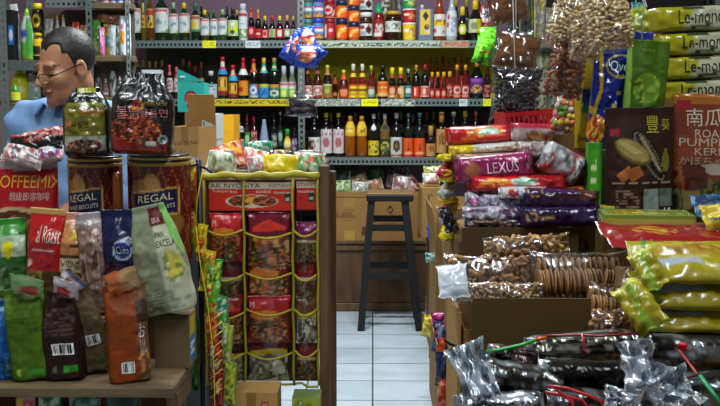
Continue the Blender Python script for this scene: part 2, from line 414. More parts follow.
nt.links.new(tc.outputs['Object'], mp.inputs[0]); nt.links.new(mp.outputs[0], br.inputs[0]); nt.links.new(tc.outputs['Object'], ns.inputs['Vector']); nt.links.new(ns.outputs[0], mr.inputs['Value'])
nt.links.new(br.outputs[0], sc_.inputs[0]); nt.links.new(mr.outputs[0], sc_.inputs['Scale']); nt.links.new(sc_.outputs[0], b.inputs['Base Color'])
b.inputs['Roughness'].default_value = .35
bp = nt.nodes.new('ShaderNodeBump'); bp.inputs['Strength'].default_value = .4; bp.inputs['Distance'].default_value = .002; bp.invert = True
nt.links.new(br.outputs['Fac'], bp.inputs['Height']); nt.links.new(bp.outputs[0], b.inputs['Normal'])
mp.inputs['Location'].default_value = (0, .06, 0)
FLOORM = m
WALLM = attr_mat('painted_wall', .8, var=.12, bump=.15, bs=60)
fl = struct(make('floor', [boxc(XL, -1.2, -.1, XR, YB, 0, 'fff')], FLOORM, None, False))
struct(make('wall_back', [boxc(XL, YB, 0, XR, YB + .1, ZC, '7d6273')], WALLM, None, False))
struct(make('wall_left', [boxc(XL - .1, -1.2, 0, XL, YB + .1, ZC, '8c8278')], WALLM, None, False))
struct(make('wall_right', [boxc(XR, -1.2, 0, XR + .1, YB + .1, ZC, '8c8278')], WALLM, None, False))
struct(make('ceiling', [boxc(XL - .1, -1.2, ZC, XR + .1, YB + .1, ZC + .1, 'b5b2aa')], WALLM, None, False))

# ------------------------------------------------------------------ perforated steel shelving
STC, STD = '6f7c78', '5b6864'
def perf(x0, z0, x1, z1, y, nx, nz, col, hw=.45, hh=.5, thick=.002):
    """upright sheet in the xz plane with real holes, as two skins"""
    V, Fc = [], []
    xs = []; cw = (x1 - x0) / nx
    for i in range(nx): xs += [x0 + cw * i, x0 + cw * (i + .5 - hw / 2), x0 + cw * (i + .5 + hw / 2)]
    xs.append(x1); zs = []; ch = (z1 - z0) / nz
    for j in range(nz): zs += [z0 + ch * j, z0 + ch * (j + .5 - hh / 2), z0 + ch * (j + .5 + hh / 2)]
    zs.append(z1); nX, nZ = len(xs), len(zs)
    for yy in (y, y + thick):
        for z in zs:
            for x in xs: V.append((x, yy, z))
    for s in range(2):
        for j in range(nZ - 1):
            for i in range(nX - 1):
                if i % 3 == 1 and j % 3 == 1: continue
                q = (s * nX * nZ + j * nX + i, s * nX * nZ + j * nX + i + 1, s * nX * nZ + (j + 1) * nX + i + 1, s * nX * nZ + (j + 1) * nX + i)
                Fc.append(q if s == 0 else q[::-1])
    return (np.array(V), Fc, col)
def upright(parent, x, y, z1, w=.04, face=1, col=STC):
    """L-section post with slots down both legs"""
    n = int(z1 / .035)
    a = perf(x, 0, x + w, z1, y, 1, n, col, .34, .5)
    s = perf(0, 0, w, z1, 0, 1, n, col, .34, .5); v = s[0].copy(); v = np.stack([x + (0 if face > 0 else w) + v[:, 1] * 1, y + v[:, 0], v[:, 2]], -1)
    return make('upright', [a, (v, s[1], col)], STEEL, parent, False)
def shelf_board(parent, x0, x1, y0, y1, z, lip=.045, col=STC, holes=None, lipcol=None):
    n = holes or int((x1 - x0) / .025)
    o = make('shelf_board', [boxc(x0, y0 + .003, z - .006, x1, y1, z, col), perf(x0, z - lip, x1, z - .006, y0, n, 1, lipcol or col, .5, .38)], STEEL, parent, False)
    return o
YS = 6.0
Z1, Z2, Z3 = at(380, 40.3, YS).z, at(380, 98.7, YS).z, at(380, 157.5, YS).z
x0, x1 = at(133, 100, YS).x, at(548, 100, YS).x
xm = at(298.5, 100, YS).x
sh = tag(empty('metal_shelf', ((x0 + x1) / 2, 6.2, 0)), 'long grey slotted steel shelf unit across the back wall, full of bottles', 'shelf')
def shp(o): o.parent = sh; o.location = -sh.location; return o
OFF = Vector(sh.location)
for xx in (x0 - .01, xm, x1 - .03):
    for yy in (5.965, 6.40): shp(upright(None, xx, yy, 2.35))
for z in (Z1, Z2, Z3):
    for (a, c) in ((x0, xm), (xm + .002, x1)): shp(shelf_board(None, a, c, YS, 6.395, z))
shp(make('back_panel', [boxc(xm + .03, 6.385, Z2 + .002, x1, 6.39, Z1 - .02, 'c4ba20')], PAPER, None, False))
shp(make('back_panel', [boxc(x0, 6.385, Z3 + .002, x1, 6.39, Z2 - .01, '2e302a')], PAPER, None, False))
shp(make('back_panel', [boxc(x0, 6.385, Z2 + .002, xm + .03, 6.39, Z1 - .01, '4c483c')], PAPER, None, False))
# printed tapes and price tags on the lips
def lipstrip(px0, px1, zt, paint, label, cat='price strip', h=.043, n=(90, 8), writing=()):
    a, c = at(px0, 100, YS).x, at(px1, 100, YS).x
    o = carton('shelf_strip' if cat != 'price tag' else 'price_tag', ((a + c) / 2, YS - .0035, zt - .002 - h), (0, 0, 0), c - a, .002, h, 'b9b79a', {'front': paint}, mat=PAPER, n=n, writing=writing)
    return tag(o, label, cat)
lipstrip(206, 294, Z2, PT('c9b21c', ('n', 0, .3, 1, .75, ['c9b21c', '1d1a0c', 'c9b21c', '6b5f15'], 40), ('r', 0, 0, 1, .1, '8a7a18')), 'yellow printed tape along the middle back shelf edge, left of the post')
lipstrip(306, 360, Z2, PT('98a090', ('n', 0, .1, 1, .9, ['98a090', '4d564c', 'c4c8b8', '6e7668'], 26)), 'grey patterned strip on the middle shelf edge, just right of the post')
lipstrip(381, 415, Z2, PT('98a090', ('n', 0, .1, 1, .9, ['4d564c', '98a090', 'c4c8b8'], 14)), 'short grey patterned strip on the middle shelf edge below the black sauce bottles')
lipstrip(316, 440, Z1, PT('aab09c', ('n', 0, .2, 1, .7, ['aab09c', '2c3a30', 'c6cab6', '55655a'], 44)), 'pale strip with dark marks along the top shelf edge under the jars')
lipstrip(441, 468, Z1, PT('a89a80', ('n', 0, .15, 1, .8, ['a83a28', 'a89a80', 'd66a4a', 'a89a80'], 16)), 'red and beige strip at the right end of the top shelf edge')
for (p0, p1, zt, c, lab) in ((203.5, 217, Z1, 'e8e21e', 'yellow price tag on the top back shelf below the olive oil'), (246, 261, Z1, 'c6ccd2', 'white price tag on the top back shelf below the dark sauce bottles'),
                            (361.5, 378, Z2, 'ece418', 'yellow price tag on the middle back shelf, right of the post'), (459, 467.5, Z2, 'c8d2d2', 'white price tag on the middle back shelf near the right end'),
                            (483, 491, Z2, 'e8e02a', 'yellow price tag at the right end of the middle back shelf')):
    lipstrip(p0, p1, zt, PT(c, ('t', .1, .2, .9, .8, 3, '8a8f80' if c[0] != 'e' else 'a79f10', 9)), lab, 'price tag', n=(20, 12))

# ------------------------------------------------------------------ bottles and jars
BP = {  # (radius fraction, height fraction)
    'soy': [(.9, 0), (1, .02), (1, .55), (.93, .61), (.62, .7), (.42, .76), (.36, .9), (.36, 1)],
    'oil': [(.92, 0), (1, .02), (1, .64), (.9, .7), (.55, .77), (.36, .82), (.34, 1)],
    'sauce': [(.9, 0), (1, .03), (1, .5), (.85, .58), (.55, .7), (.4, .8), (.36, 1)],
    'wine': [(.92, 0), (1, .02), (1, .62), (.8, .69), (.42, .74), (.33, .8), (.32, 1)],
    'pet': [(.85, 0), (1, .04), (1, .45), (.9, .5), (.97, .55), (.9, .72), (.55, .84), (.4, .9), (.38, 1)],
    'jar': [(.92, 0), (1, .04), (1, .76), (.96, .8), (.9, .82), (.9, 1)],
    'tub': [(.8, 0), (.83, .02), (.97, .9), (1.0, .92), (1.02, 1)],
    'cone': [(.95, 0), (1, .03), (.85, .3), (.5, .7), (.3, .92), (.28, 1)],
    'can': [(.95, 0), (1, .02), (1, .72), (.95, .78), (.5, .86), (.5, 1)],
    'squeeze': [(.9, 0), (1, .03), (1, .55), (.9, .68), (.6, .78), (.5, .84), (.3, 1)],
}
def bottle(name, label, cat, px0, px1, ytop, zb, Y, kind, col, cap=None, bands=(), group=None, capname='cap', trans=0, sq=0, seg=20):
    c, w, _ = rp(px0, ytop, px1, ytop + 10, Y); zt = at((px0 + px1) / 2, ytop, Y).z; H = zt - zb; r = w / 2
    zb = zb + .0008; H = zt - zb
    t = empty(name, (c.x, Y, zb)); tag(t, label, cat, group)
    pr = BP[kind]; zf = lambda py: (at((px0 + px1) / 2, py, Y).z - zb)
    rf = lambda z: float(np.interp(z / H, [p[1] for p in pr], [p[0] for p in pr])) * r
    zc = H - .002
    if cap: zc = zf(cap[1])
    P = [(p[0] * r, p[1] * H) for p in pr if p[1] * H < zc - 1e-4]; P.append((rf(zc), zc))
    make('body', [lathec(P, 'fff', seg, sq)], col if not isinstance(col, str) else glass(col, trans), t)
    if cap:
        rc = cap[2] * r if len(cap) > 2 else max(rf(zc), rf(H)) * 1.12
        make(capname, [lathec([(rc, zc - .001), (rc, H - .002), (rc * .9, H), (rc * .3, H + .0005)] if kind != 'squeeze' else [(rc, zc), (rc * .8, zc + (H - zc) * .35), (rc * .3, H)], cap[0], 18)], PLAS, t)
    for bnd in bands:
        z1, z0 = zf(bnd[0]), zf(bnd[1])
        if isinstance(bnd[2], str): pt = PT(bnd[2])
        else: pt = bnd[2]
        make('label', [bandc(rf, z0, z1, pt, arc=bnd[3] if len(bnd) > 3 else 230, sq=sq)], PAPER, t)
    return t
def clean(d):
    for k in (', right one of its pair', ' behind the biscuit stack', ' by the post', ' beside the post', ' beside the purple label'): d = d.replace(k, '')
    return d
def shelfrow(rows, zb, Y, place, who='bottle', start=1, group=None):
    for i, q in enumerate(rows):
        px0, px1, yt, kind, col, cap, bands, desc = q[:8]
        kw = q[8] if len(q) > 8 else {}
        nm = kw.pop('name', 'sauce_bottle'); ct = kw.pop('cat', 'bottle'); yy = kw.pop('Y', Y)
        bottle(nm, f'{clean(desc)}, {ORD[i + start]} {place}', ct, px0, px1, yt, zb, yy, kind, col, cap, bands, group, **kw)
oilL = lambda acc='c22a30', g='7fa06a': PT('c9d2d0', ('r', .1, .78, .9, .93, acc), ('r', .15, .8, .85, .86, 'e8d8d0'), ('t', .2, .35, .8, .66, 4, '7f8c96', 8), ('p', [(.55, 0), (1.3, 0), (1.3, .35)], g))
OG, OGr = '0d1a0c', '1a2c12'
top = [
    (132, 140.2, -7, 'oil', OG, ('10160e', -2), [(8.5, 33, oilL())], 'tall dark oil bottle with white and red label'),
    (140.6, 145.2, 3, 'wine', '6a4a08', ('e2c419', 13), [(15, 28, PT('c59a16', ('t', .2, .1, .8, .9, 4, '7b5a0c', 7)))], 'slim golden oil bottle with yellow cap'),
    (146, 153.4, -6, 'oil', '5c3a08', ('caa820', -1), [(9, 28, PT('d2a73a', ('r', 0, .7, 1, .9, 'b03028'), ('ne', .5, .35, .3, .3, ['e8dfc0', '33301a', 'd2a73a'], 7)))], 'golden oil bottle with yellow and red label'),
    (154.2, 168.2, -8, 'oil', OGr, ('1d5a30', -3), [(8.5, 33, oilL('b8242c', '6e9a55'))], 'big green oil bottle with wide white label'),
    (168.8, 178, 2.5, 'oil', '27391a', ('8fbf86', 8.5), [(14, 33.5, oilL('c22a30', '88b070'))], 'green oil bottle with pale green cap'),
    (178.5, 189.4, 2.8, 'oil', '20300f', ('e3b731', 8.5), [(13.5, 33, oilL('c22a30', 'c79a78'))], 'oil bottle with amber yellow cap and white label'),
    (191, 199.6, 3.2, 'oil', '142410', ('1f6a45', 10.5), [(15.5, 32, PT('c8bf9a', ('r', 0, .75, 1, .95, 'a8503c'), ('e', .35, .45, .3, .18, 'd8b428'), ('r', 0, 0, 1, .18, '3f7d3a')))], 'dark green oil bottle with beige and yellow label'),
    (200.2, 209.2, 10, 'oil', '3a3a10', ('e8c81e', 14.8), [(19, 35.5, oilL('b22833', 'c8b486'))], 'short oil bottle with bright yellow cap'),
    (210, 217.4, 10, 'oil', '16301a', ('1f6b3e', 14.8), [(19, 35.5, oilL('b22833', '9fb4b0'))], 'short oil bottle with dark green cap'),
    (218, 227, 9.6, 'oil', '2e4618', ('8cc46a', 14.6), [(18.5, 35, oilL('b22833', '8fb27a'))], 'short oil bottle with light green cap'),
    (227.6, 238, 7.8, 'wine', '0b100c', ('181c18', 14), [(20.5, 36.2, PT('b6cc94', ('p', [(0, .75), (.5, .45), (1, .75), (1, .45), (.5, .12), (0, .45)], 'd8dc1c'), ('e', .5, .75, .16, .14, 'e8e8d8'), ('e', .5, .25, .14, .16, '23381a')))], 'black-green bottle with lime label and dark cap'),
    (238.6, 247.2, 3.8, 'can', glass('c2c8cc', 0, .3), ('c8ccd0', 10), [(12.5, 29, PT('d2d8dc', ('r', 0, .72, 1, .9, 'b02a38'), ('t', .2, .1, .8, .6, 5, '9aa8b4', 7))), (29, 38, PT('6f9a5c', ('ne', .5, .5, .3, .4, ['e6ecd8', '4a7d3c', 'a7c48a'], 6)))], 'white and silver spray oil can', {'name': 'spray_can', 'cat': 'can'}),
    (247.8, 254.4, 8, 'soy', '100a08', ('c63028', 12), [(12, 17.5, 'd8542c', 330), (27, 38, PT('c01f3a', ('e', .5, .6, .22, .22, 'e8a8a0'), ('r', .1, .05, .9, .2, '7d0f20')))], 'dark sauce bottle with red neck and red label'),
    (254.9, 261.2, 9.8, 'soy', '120b08', ('d8b023', 13.2), [(13.5, 18.5, 'cc5530', 330), (29, 38, PT('c8202e', ('e', .5, .55, .3, .3, 'a01522'), ('r', .2, .4, .8, .55, 'e8c8b0')))], 'dark sauce bottle with gold cap and red neck'),
    (261.6, 268.3, 16, 'sauce', '120a08', ('e2c818', 20.4), [(29.5, 38, PT('c63e4c', ('r', .25, .1, .75, .8, 'e2b0aa'), ('e', .5, .5, .2, .3, 'b82a30')))], 'small black bottle with yellow cap and pink-red label'),
    (268.8, 275.4, 15.6, 'sauce', '120a08', ('cc1f2e', 20.6), [(29, 37.6, PT('b7bf8a', ('r', .35, 0, .65, 1, '7c9a50'), ('r', .1, .3, .3, .7, 'd8dcb8')))], 'small black bottle with red cap and pale green label'),
    (275.9, 283.4, 16, 'sauce', '120a08', ('e6cc1a', 20.6), [(29, 38, PT('c02a36', ('r', .3, .15, .75, .85, 'ddd2c4')))], 'small black bottle with yellow cap and red-white label'),
    (283.9, 290.4, 15.4, 'sauce', '140c08', ('e0a538', 20.8), [(29, 37, PT('9fae84', ('e', .5, .5, .3, .3, 'd4d8c0')))], 'small black bottle with orange cap'),
    (290.9, 295.8, 16.2, 'sauce', '120a08', ('e2d01c', 20.4), [(29, 37, 'a9b070')], 'small black bottle with yellow cap beside the post'),
]
shelfrow(top, Z1, 6.07, 'from left, top left shelf')
for i, (p0, p1, yt, cc) in enumerate(((198.5, 204, 6, '18201a'), (224, 230, 6, '1d5a3a'), (234.6, 239.5, 10, 'd2cc3a'), (206.5, 211, 11, '1d5a3a'))):
    bottle('oil_bottle', 'oil bottle in the rear row of the top shelf, ' + ['behind the beige label bottle', 'behind the light green cap', 'behind the spray can', 'between yellow and green caps'][i], 'bottle', p0, p1, yt, Z1, 6.2, 'oil', OG, (cc, yt + 5))
# jars stacked in columns right of the post
def jar(px0, px1, yt, yb, zb, lid, lidy, body, bands, label, name='peanut_butter_jar', kind='jar', cat='jar', Y=6.075, sq=0, trans=0):
    return bottle(name, label, cat, px0, px1, yt, zb, Y, kind, body, (lid, lidy, .97), bands, capname='lid', sq=sq, seg=24, trans=trans)
ZZ = lambda py: at(340, py, 6.075).z
skp = lambda a: PT(a, ('r', 0, .42, 1, .78, 'd9dde2'), ('p', [(.1, .5), (.9, .62), (.9, .8), (.1, .68)], 'b8242e'), ('r', .2, .6, .8, .68, 'e8e0e0'), ('ne', .5, .12, .4, .2, ['b97b3a', 'd89a50', '8a5424'], 6))
wht = '7a4a1e'
jar(303, 312.2, -1, 18.5, ZZ(19), '3aa0a0', 1, wht, [(3, 18, skp('3c9c9c'))], 'teal peanut butter jar, upper of two beside the post')
jar(303, 312.2, 19.5, 40, Z1, '3a9898', 23.5, wht, [(25, 39, skp('3c9c9c'))], 'teal peanut butter jar, lower of two behind the blue snack bunch')
jar(312.6, 323.6, -3, 18, ZZ(18.6), '1f52c0', 2, wht, [(3, 17.6, skp('5f86bd'))], 'blue-lidded peanut butter jar, upper of two on top shelf')
jar(312.6, 323.6, 18.6, 40, Z1, '1f52c0', 23, wht, [(24, 38.6, skp('5f80b8'))], 'blue-lidded peanut butter jar, lower of two on top shelf')
redl = PT('a91c2c', ('e', .38, .6, .34, .32, 'd8c4bc'), ('r', .12, .5, .6, .72, 'b81c2c'), ('p', [(.65, .1), (1, .3), (1, .9), (.8, .5)], 'e6b49a'), ('r', 0, 0, 1, .08, 'd0a070'))
redl2 = PT('a82230', ('r', .02, .1, .3, .9, 'd8cfb8'), ('r', .4, .3, .8, .75, 'cc2a3c'), ('r', .45, .45, .75, .6, 'e8d0d0'))
jar(324.4, 335, -1, 18.6, ZZ(19.2), 'a01a2a', 4.6, wht, [(5.6, 18, redl)], 'red-lidded peanut butter jar, upper of two on top shelf')
jar(324.4, 335, 19.2, 40, Z1, 'a01a2a', 23, wht, [(24.2, 38.4, redl2)], 'red-lidded peanut butter jar, lower of two on top shelf')
org = PT('e85a10', ('p', [(.1, .2), (.9, .55), (.8, .95), (.3, .75)], 'e8a83c'), ('e', .3, .25, .14, .18, 'f0c070'), ('p', [(.45, .62), (.95, .8), (.9, .9), (.5, .74)], 'f2e0b0'))
jar(336, 347.4, .6, 18.6, ZZ(18.8), '1c2548', 6, 'b85a18', [(6.8, 18, org)], 'wide orange spread jar with navy lid, upper of a pair')
jar(336, 347.4, 18.8, 40, Z1, '1c2548', 25, 'b85a18', [(26, 38.4, org)], 'wide orange spread jar with navy lid, lower of a pair')
jar(348.2, 359.4, -10, 5.8, ZZ(6.2), '1c2548', -5, 'b85a18', [(-4, 5, org)], 'orange spread jar cut off at the top of a stack of three')
jar(348.2, 359.4, 6.2, 22, ZZ(22.4), '1c2548', 11, 'b85a18', [(12, 21.4, org)], 'orange spread jar with navy lid, middle of a stack of three')
jar(348.2, 359.4, 22.4, 40, Z1, '1c2548', 27.2, 'b85a18', [(28, 37.6, org)], 'orange spread jar with navy lid, lowest of a stack of three')
nut = PT('d0d4d2', ('r', .05, .55, .42, .8, 'a63038'), ('e', .66, .5, .17, .36, '3a2218'), ('r', .1, .1, .5, .3, '9aa0a0'), ('r', .6, .8, .74, .98, 'b83a30'))
jar(360, 372.4, -6, 12, ZZ(12.6), 'd8d8d2', -2, '36200f', [(-1, 10, nut)], 'white-labelled chocolate spread jar, upper of two on top shelf')
jar(360, 372.4, 12.6, 40, Z1, 'dddcd6', 17, '36200f', [(24, 36, nut)], 'chocolate spread jar with white lid, lower of two on top shelf')
t = bottle('chili_sauce_bottle', 'red chilli sauce bottle with pointed green cap on the top shelf', 'bottle', 373.4, 384.2, 3.8, Z1, 6.075, 'squeeze', '7a160c', ('1c9a5c', 13.5), [(20, 37.4, PT('8c1c12', ('ne', .55, .5, .35, .3, ['d8cfc8', '9a3024', 'c9b8b0'], 7), ('r', .1, .02, .7, .2, 'ddd4cc')))])
jar(385.2, 401.2, 11.4, 40, Z1, 'b8913a', 14.8, '2c1408', [(21.6, 32.4, PT('c9ccbc', ('n', .1, .25, .9, .8, ['c9ccbc', 'c9ccbc', '4a564c', '8a9a9c'], 9), ('e', .85, .5, .1, .2, 'c8c070')))], 'wide brown jar with gold lid and white label on top shelf', 'pickle_jar')
for i, (p0, p1, yt, c, l, lab) in enumerate(((381, 390, -8, '8a6a3a', 'c6c2b0', 'left'), (390.5, 397, -8, '3a2a1c', '6a4a2a', 'middle'), (397.3, 401.8, -8, '28324a', '8896b4', 'right'))):
    jar(p0, p1, yt, 12, Z1, 'c9a640', -4, c, [(-2, 14, PT(l, ('t', .1, .1, .9, .9, 4, '4a4a3a', 6)))], f'tall jar behind the wide brown jar, {lab} one of three', 'sauce_jar', Y=6.21)
tubp = lambda a, b2: PT(a, ('ne', .68, .5, .3, .36, [b2, 'e0c898', a, b2], 6), ('r', .1, .6, .45, .75, 'e8e4d0'))
for yt, yb, zb, c, c2, lab in ((-7, 8.6, ZZ(9), '1d9a3a', 'd89a30', 'green snack tub, topmost of three stacked on top shelf'), (9, 22.6, ZZ(23), 'b3182c', 'd87a30', 'red snack tub, middle of three stacked on top shelf'), (23, 40, Z1, 'e3c312', 'c88a20', 'yellow snack tub, lowest of three stacked on top shelf')):
    c0, w, _ = rp(402.4, yt, 416.4, yb, 6.075); h = at(409, yt, 6.075).z - zb - .001; r = w / 2
    t = tag(empty('snack_tub', (c0.x, 6.075, zb + .001)), lab, 'tub')
    make('body', [lathec([(r * .84, 0), (r * .86, .003), (r * .95, h * .88)], c, 24)], PLAS, t)
    make('label', [bandc(lambda z: r * (.86 + .09 * z / (h * .88)), .006, h * .84, tubp(c, c2))], PAPER, t)
    make('lid', [lathec([(r * .97, h * .88), (r, h * .9), (r, h * .97), (r * .94, h)], 'd9d8cc', 24)], PLAS, t)
c0, w, h = rp(418.6, 2.5, 433, 40, 6.03)
t = tag(carton('sauce_carton', (c0.x, 6.09, Z1 + .001), (0, 0, 0), w, .1, at(426, 9, 6.03).z - Z1, '44586a', {'front': PT('5d7488', ('r', .12, .2, .82, .97, 'd9b43c'), ('p', [(.5, .62), (.72, .78), (.5, .94), (.28, .78)], '33281a'), ('ne', .6, .42, .2, .1, ['3a3040', 'b08a3a', '2c2434'], 8), ('r', .5, .26, .8, .34, 'c9c4c0'))}, mat=PAPER), 'blue-grey carton with yellow panel and black diamond on the top shelf', 'carton')
make('spout', [lathec([(.012, 0), (.012, .02), (.009, .03)], 'b4c4c8', 16)], PLAS, t).location = (-.02, 0, at(426, 9, 6.03).z - Z1)
shelfrow([
    (433.4, 446, -7, 'sauce', '8a3410', ('c86a2a', -3), [(14.5, 36.5, PT('d4cfc6', ('r', 0, .5, 1, .75, 'd8be1e'), ('e', .15, .25, .14, .12, 'c23a28'), ('e', .75, .2, .12, .1, 'c23a28'), ('t', .25, .54, .9, .72, 2, '8a3a18', 8)))], 'orange sauce bottle with white and yellow label'),
    (446.4, 457.6, -7, 'sauce', 'a9b4bc', ('d0d4d8', -3), [(11, 36.5, PT('ced4d6', ('e', .2, .45, .12, .1, 'c02a38'), ('t', .4, .15, .9, .85, 7, '8c9aa8', 7), ('e', .25, .75, .14, .08, 'b8404a')))], 'clear bottle with white and red label'),
    (458.2, 467, 6.8, 'sauce', '18140a', ('e2c21a', 15.2, .55), [(24, 35, PT('262010', ('e', .5, .5, .42, .46, 'c9c030'), ('e', .5, .5, .25, .25, 'e3ddb0')))], 'small bottle with yellow cap and round label'),
    (468.8, 482, 0.5, 'sauce', '18140a', ('dfc01a', 9.5, .45), [(19.5, 33, PT('bfc4a6', ('r', .5, 0, 1.1, 1, 'c9c41c'), ('e', .42, .5, .2, .3, '7a8a6a')))], 'larger dark bottle with yellow cap and pale label'),
], Z1, 6.075, 'right of the tall top-shelf carton')
for i, (p0, p1, yt, cc, where) in enumerate(((453, 459.5, -2, 'b8a840', 'left of the small yellow cap'), (463.5, 470, -2, 'b0a038', 'between the two yellow-capped bottles'), (476, 481.6, -1, '4a4a28', 'behind the larger dark bottle'), (486, 491, -2, 'd8b820', 'behind the red pouch'))):
    bottle('sauce_bottle', 'dark bottle in the rear row, top shelf, ' + where, 'bottle', p0, p1, yt, Z1, 6.22, 'sauce', '14120c', (cc, yt + 9, .5), [(18, 32, PT('8a8470', ('t', .1, .1, .9, .9, 4, '3a3a30', 6)))])
p = Pack(.085, .22, .04, 'standup')
tag(pack('snack_pouch', at(486.5, 40, 6.08) + Vector((0, 0, .0)), (R(-3), 0, 0), p, PT('8a1a24', ('e', .5, .68, .34, .2, 'c9b0a8'), ('e', .5, .72, .26, .1, '202428'), ('ne', .5, .25, .4, .2, ['a84030', 'd89a80', '6a1018'], 7)), FILM), 'red snack pouch with black emblem at the end of the top shelf', 'pouch').location.z = Z1 + .003

# middle shelf
lab2 = lambda a, b2, c: PT(a, ('e', .5, .6, .3, .26, b2), ('r', .1, .06, .9, .22, c))
D = '0d0906'
mid = [
    (166.2, 172.6, 65, 'sauce', '2a1410', ('c24a4a', 71), [(71.5, 75, 'c8606a', 330), (78, 92, PT('c8b4b4', ('t', .1, .1, .9, .9, 5, '8a4a50', 7)))], 'slim bottle with pink cap and pale label'),
    (173.2, 179.6, 67, 'sauce', '2a1410', ('c85a60', 73), [(74, 92, PT('c4acac', ('r', 0, .75, 1, 1, 'b8434c'), ('t', .1, .1, .9, .7, 4, '8a4a50', 7)))], 'slim bottle with salmon cap and pale label'),
    (205, 216.8, 71, 'soy', '10130e', ('c3c8c0', 75.5), [(84, 97.8, PT('b9c3c9', ('r', 0, .86, 1, 1, '7fa8a0'), ('t', .15, .5, .85, .82, 2, '4a5a64', 8), ('t', .2, .1, .8, .4, 3, '8a98a4', 8)))], 'dark bottle with white cap and pale blue label'),
    (217.4, 227.6, 57, 'soy', D, ('c82030', 61), [(61.5, 69.5, PT('d2c8c4', ('r', 0, 0, 1, .3, 'b8343c')), 330), (69.5, 74.5, '2a86b8', 330), (76.5, 95.5, PT('6a2f14', ('r', .08, .3, .92, .94, 'c99a2a'), ('r', .2, .42, .8, .88, '5a2412'), ('r', .34, .5, .66, .82, 'd8b040'), ('r', .1, .06, .9, .2, '8a1c2c')))], 'tall dark bottle with red cap and brown-gold label'),
    (228.2, 237.6, 65, 'soy', D, ('c8222e', 69), [(69.5, 76, PT('cc5a40', ('e', .5, .5, .3, .4, 'd8b0a0')), 330), (76, 81, '3a9ac0', 330), (82.5, 97.5, PT('6a2f14', ('r', .08, .3, .92, .94, 'c99a2a'), ('r', .2, .42, .8, .88, '5a2412'), ('r', .34, .5, .66, .82, 'd8b040'), ('r', .1, .06, .9, .2, '8a1c2c')))], 'shorter dark bottle with red cap and brown-gold label'),
    (238.2, 248, 58, 'soy', D, ('b81c30', 62), [(62.5, 69, 'a82838', 330), (69, 75, PT('d0d4cc', ('e', .5, .5, .2, .4, 'e0e0d8')), 330), (80.5, 95.5, PT('d6861a', ('r', .1, .3, .5, .55, 'a8301a'), ('r', 0, .92, 1, 1, 'a8501a')))], 'dark bottle with crimson cap and orange label'),
    (248.8, 258.4, 59, 'soy', D, ('b82030', 62.5), [(63, 72.5, PT('cc3a1e', ('n', 0, .2, 1, .8, ['cc3a1e', 'd8a03a', 'b82a1a'], 5)), 330), (84, 97.8, PT('55759c', ('e', .5, .55, .3, .32, 'c3d3e3'), ('e', .5, .55, .12, .14, '203a58'), ('r', .1, .02, .9, .14, 'd0c8a0'), ('r', .7, .7, 1, 1, 'b85a3a')))], 'dark bottle with orange-red neck and blue label'),
    (259, 268.6, 58, 'soy', '0a0c0a', ('e0a62a', 64), [(64.5, 73, PT('3fa0a8', ('e', .5, .5, .3, .3, 'e0d8a0')), 330), (84, 97.8, PT('3a86c0', ('r', 0, .72, 1, 1, 'a8b83a'), ('p', [(.2, .1), (.8, .3), (.6, .7)], '1d5ea0')))], 'dark bottle with amber cap and blue-green label'),
    (269.2, 279.2, 58, 'soy', '0a0c0a', ('9a8a3a', 63), [(63.5, 70.5, PT('2c8a50', ('r', 0, .4, 1, .6, 'd0c890')), 330), (84.5, 97.8, PT('2f6e58', ('r', 0, .78, 1, 1, 'c8862a'), ('e', .5, .35, .4, .25, 'c8d0c0'), ('e', .5, .35, .2, .12, '5a4a2c')))], 'dark bottle with green neck and dark green label'),
    (279.8, 287.8, 66, 'sauce', '6b7050', ('b4bcc4', 75), [(82, 97, PT('cfd4cc', ('r', 0, .0, 1, .5, '8abf3a'), ('e', .5, .28, .3, .2, 'd2e070'), ('r', .1, .75, .9, .9, 'b86a70')))], 'pale bottle with silver cap and green label'),
    (288.3, 296, 66, 'sauce', '6b7050', ('b4bcc4', 75), [(82, 97, PT('cfd4cc', ('r', 0, .0, 1, .5, '8abf3a'), ('e', .5, .28, .3, .2, 'd2e070'), ('r', .1, .75, .9, .9, 'b86a70')))], 'pale bottle with silver cap and green label by the post'),
]
shelfrow(mid, Z2, 6.07, 'from left, middle left shelf')
pk = PT('c9a6a0', ('e', .5, .62, .34, .26, 'a83a34'), ('e', .5, .62, .2, .14, 'd8c0b8'), ('r', 0, 0, 1, .2, '8a2a24'))
hot = PT('e3c222', ('r', .05, .45, .95, .62, '7a4a18'), ('r', 0, .9, 1, 1, 'b83a1c'), ('r', .1, .12, .9, .3, 'c8941a'))
blk = PT('b03a28', ('e', .5, .6, .34, .3, 'd8a888'), ('r', .1, .04, .9, .2, 'd0b880'))
smr = PT('b02a20', ('e', .5, .5, .3, .3, 'd29a80'), ('r', 0, .8, 1, 1, '8a1a14'))
tal = PT('b83a2a', ('e', .5, .6, .38, .3, 'd9c4b8'), ('e', .5, .6, .2, .15, 'a82a24'), ('r', .1, .06, .9, .2, 'cc8a70'))
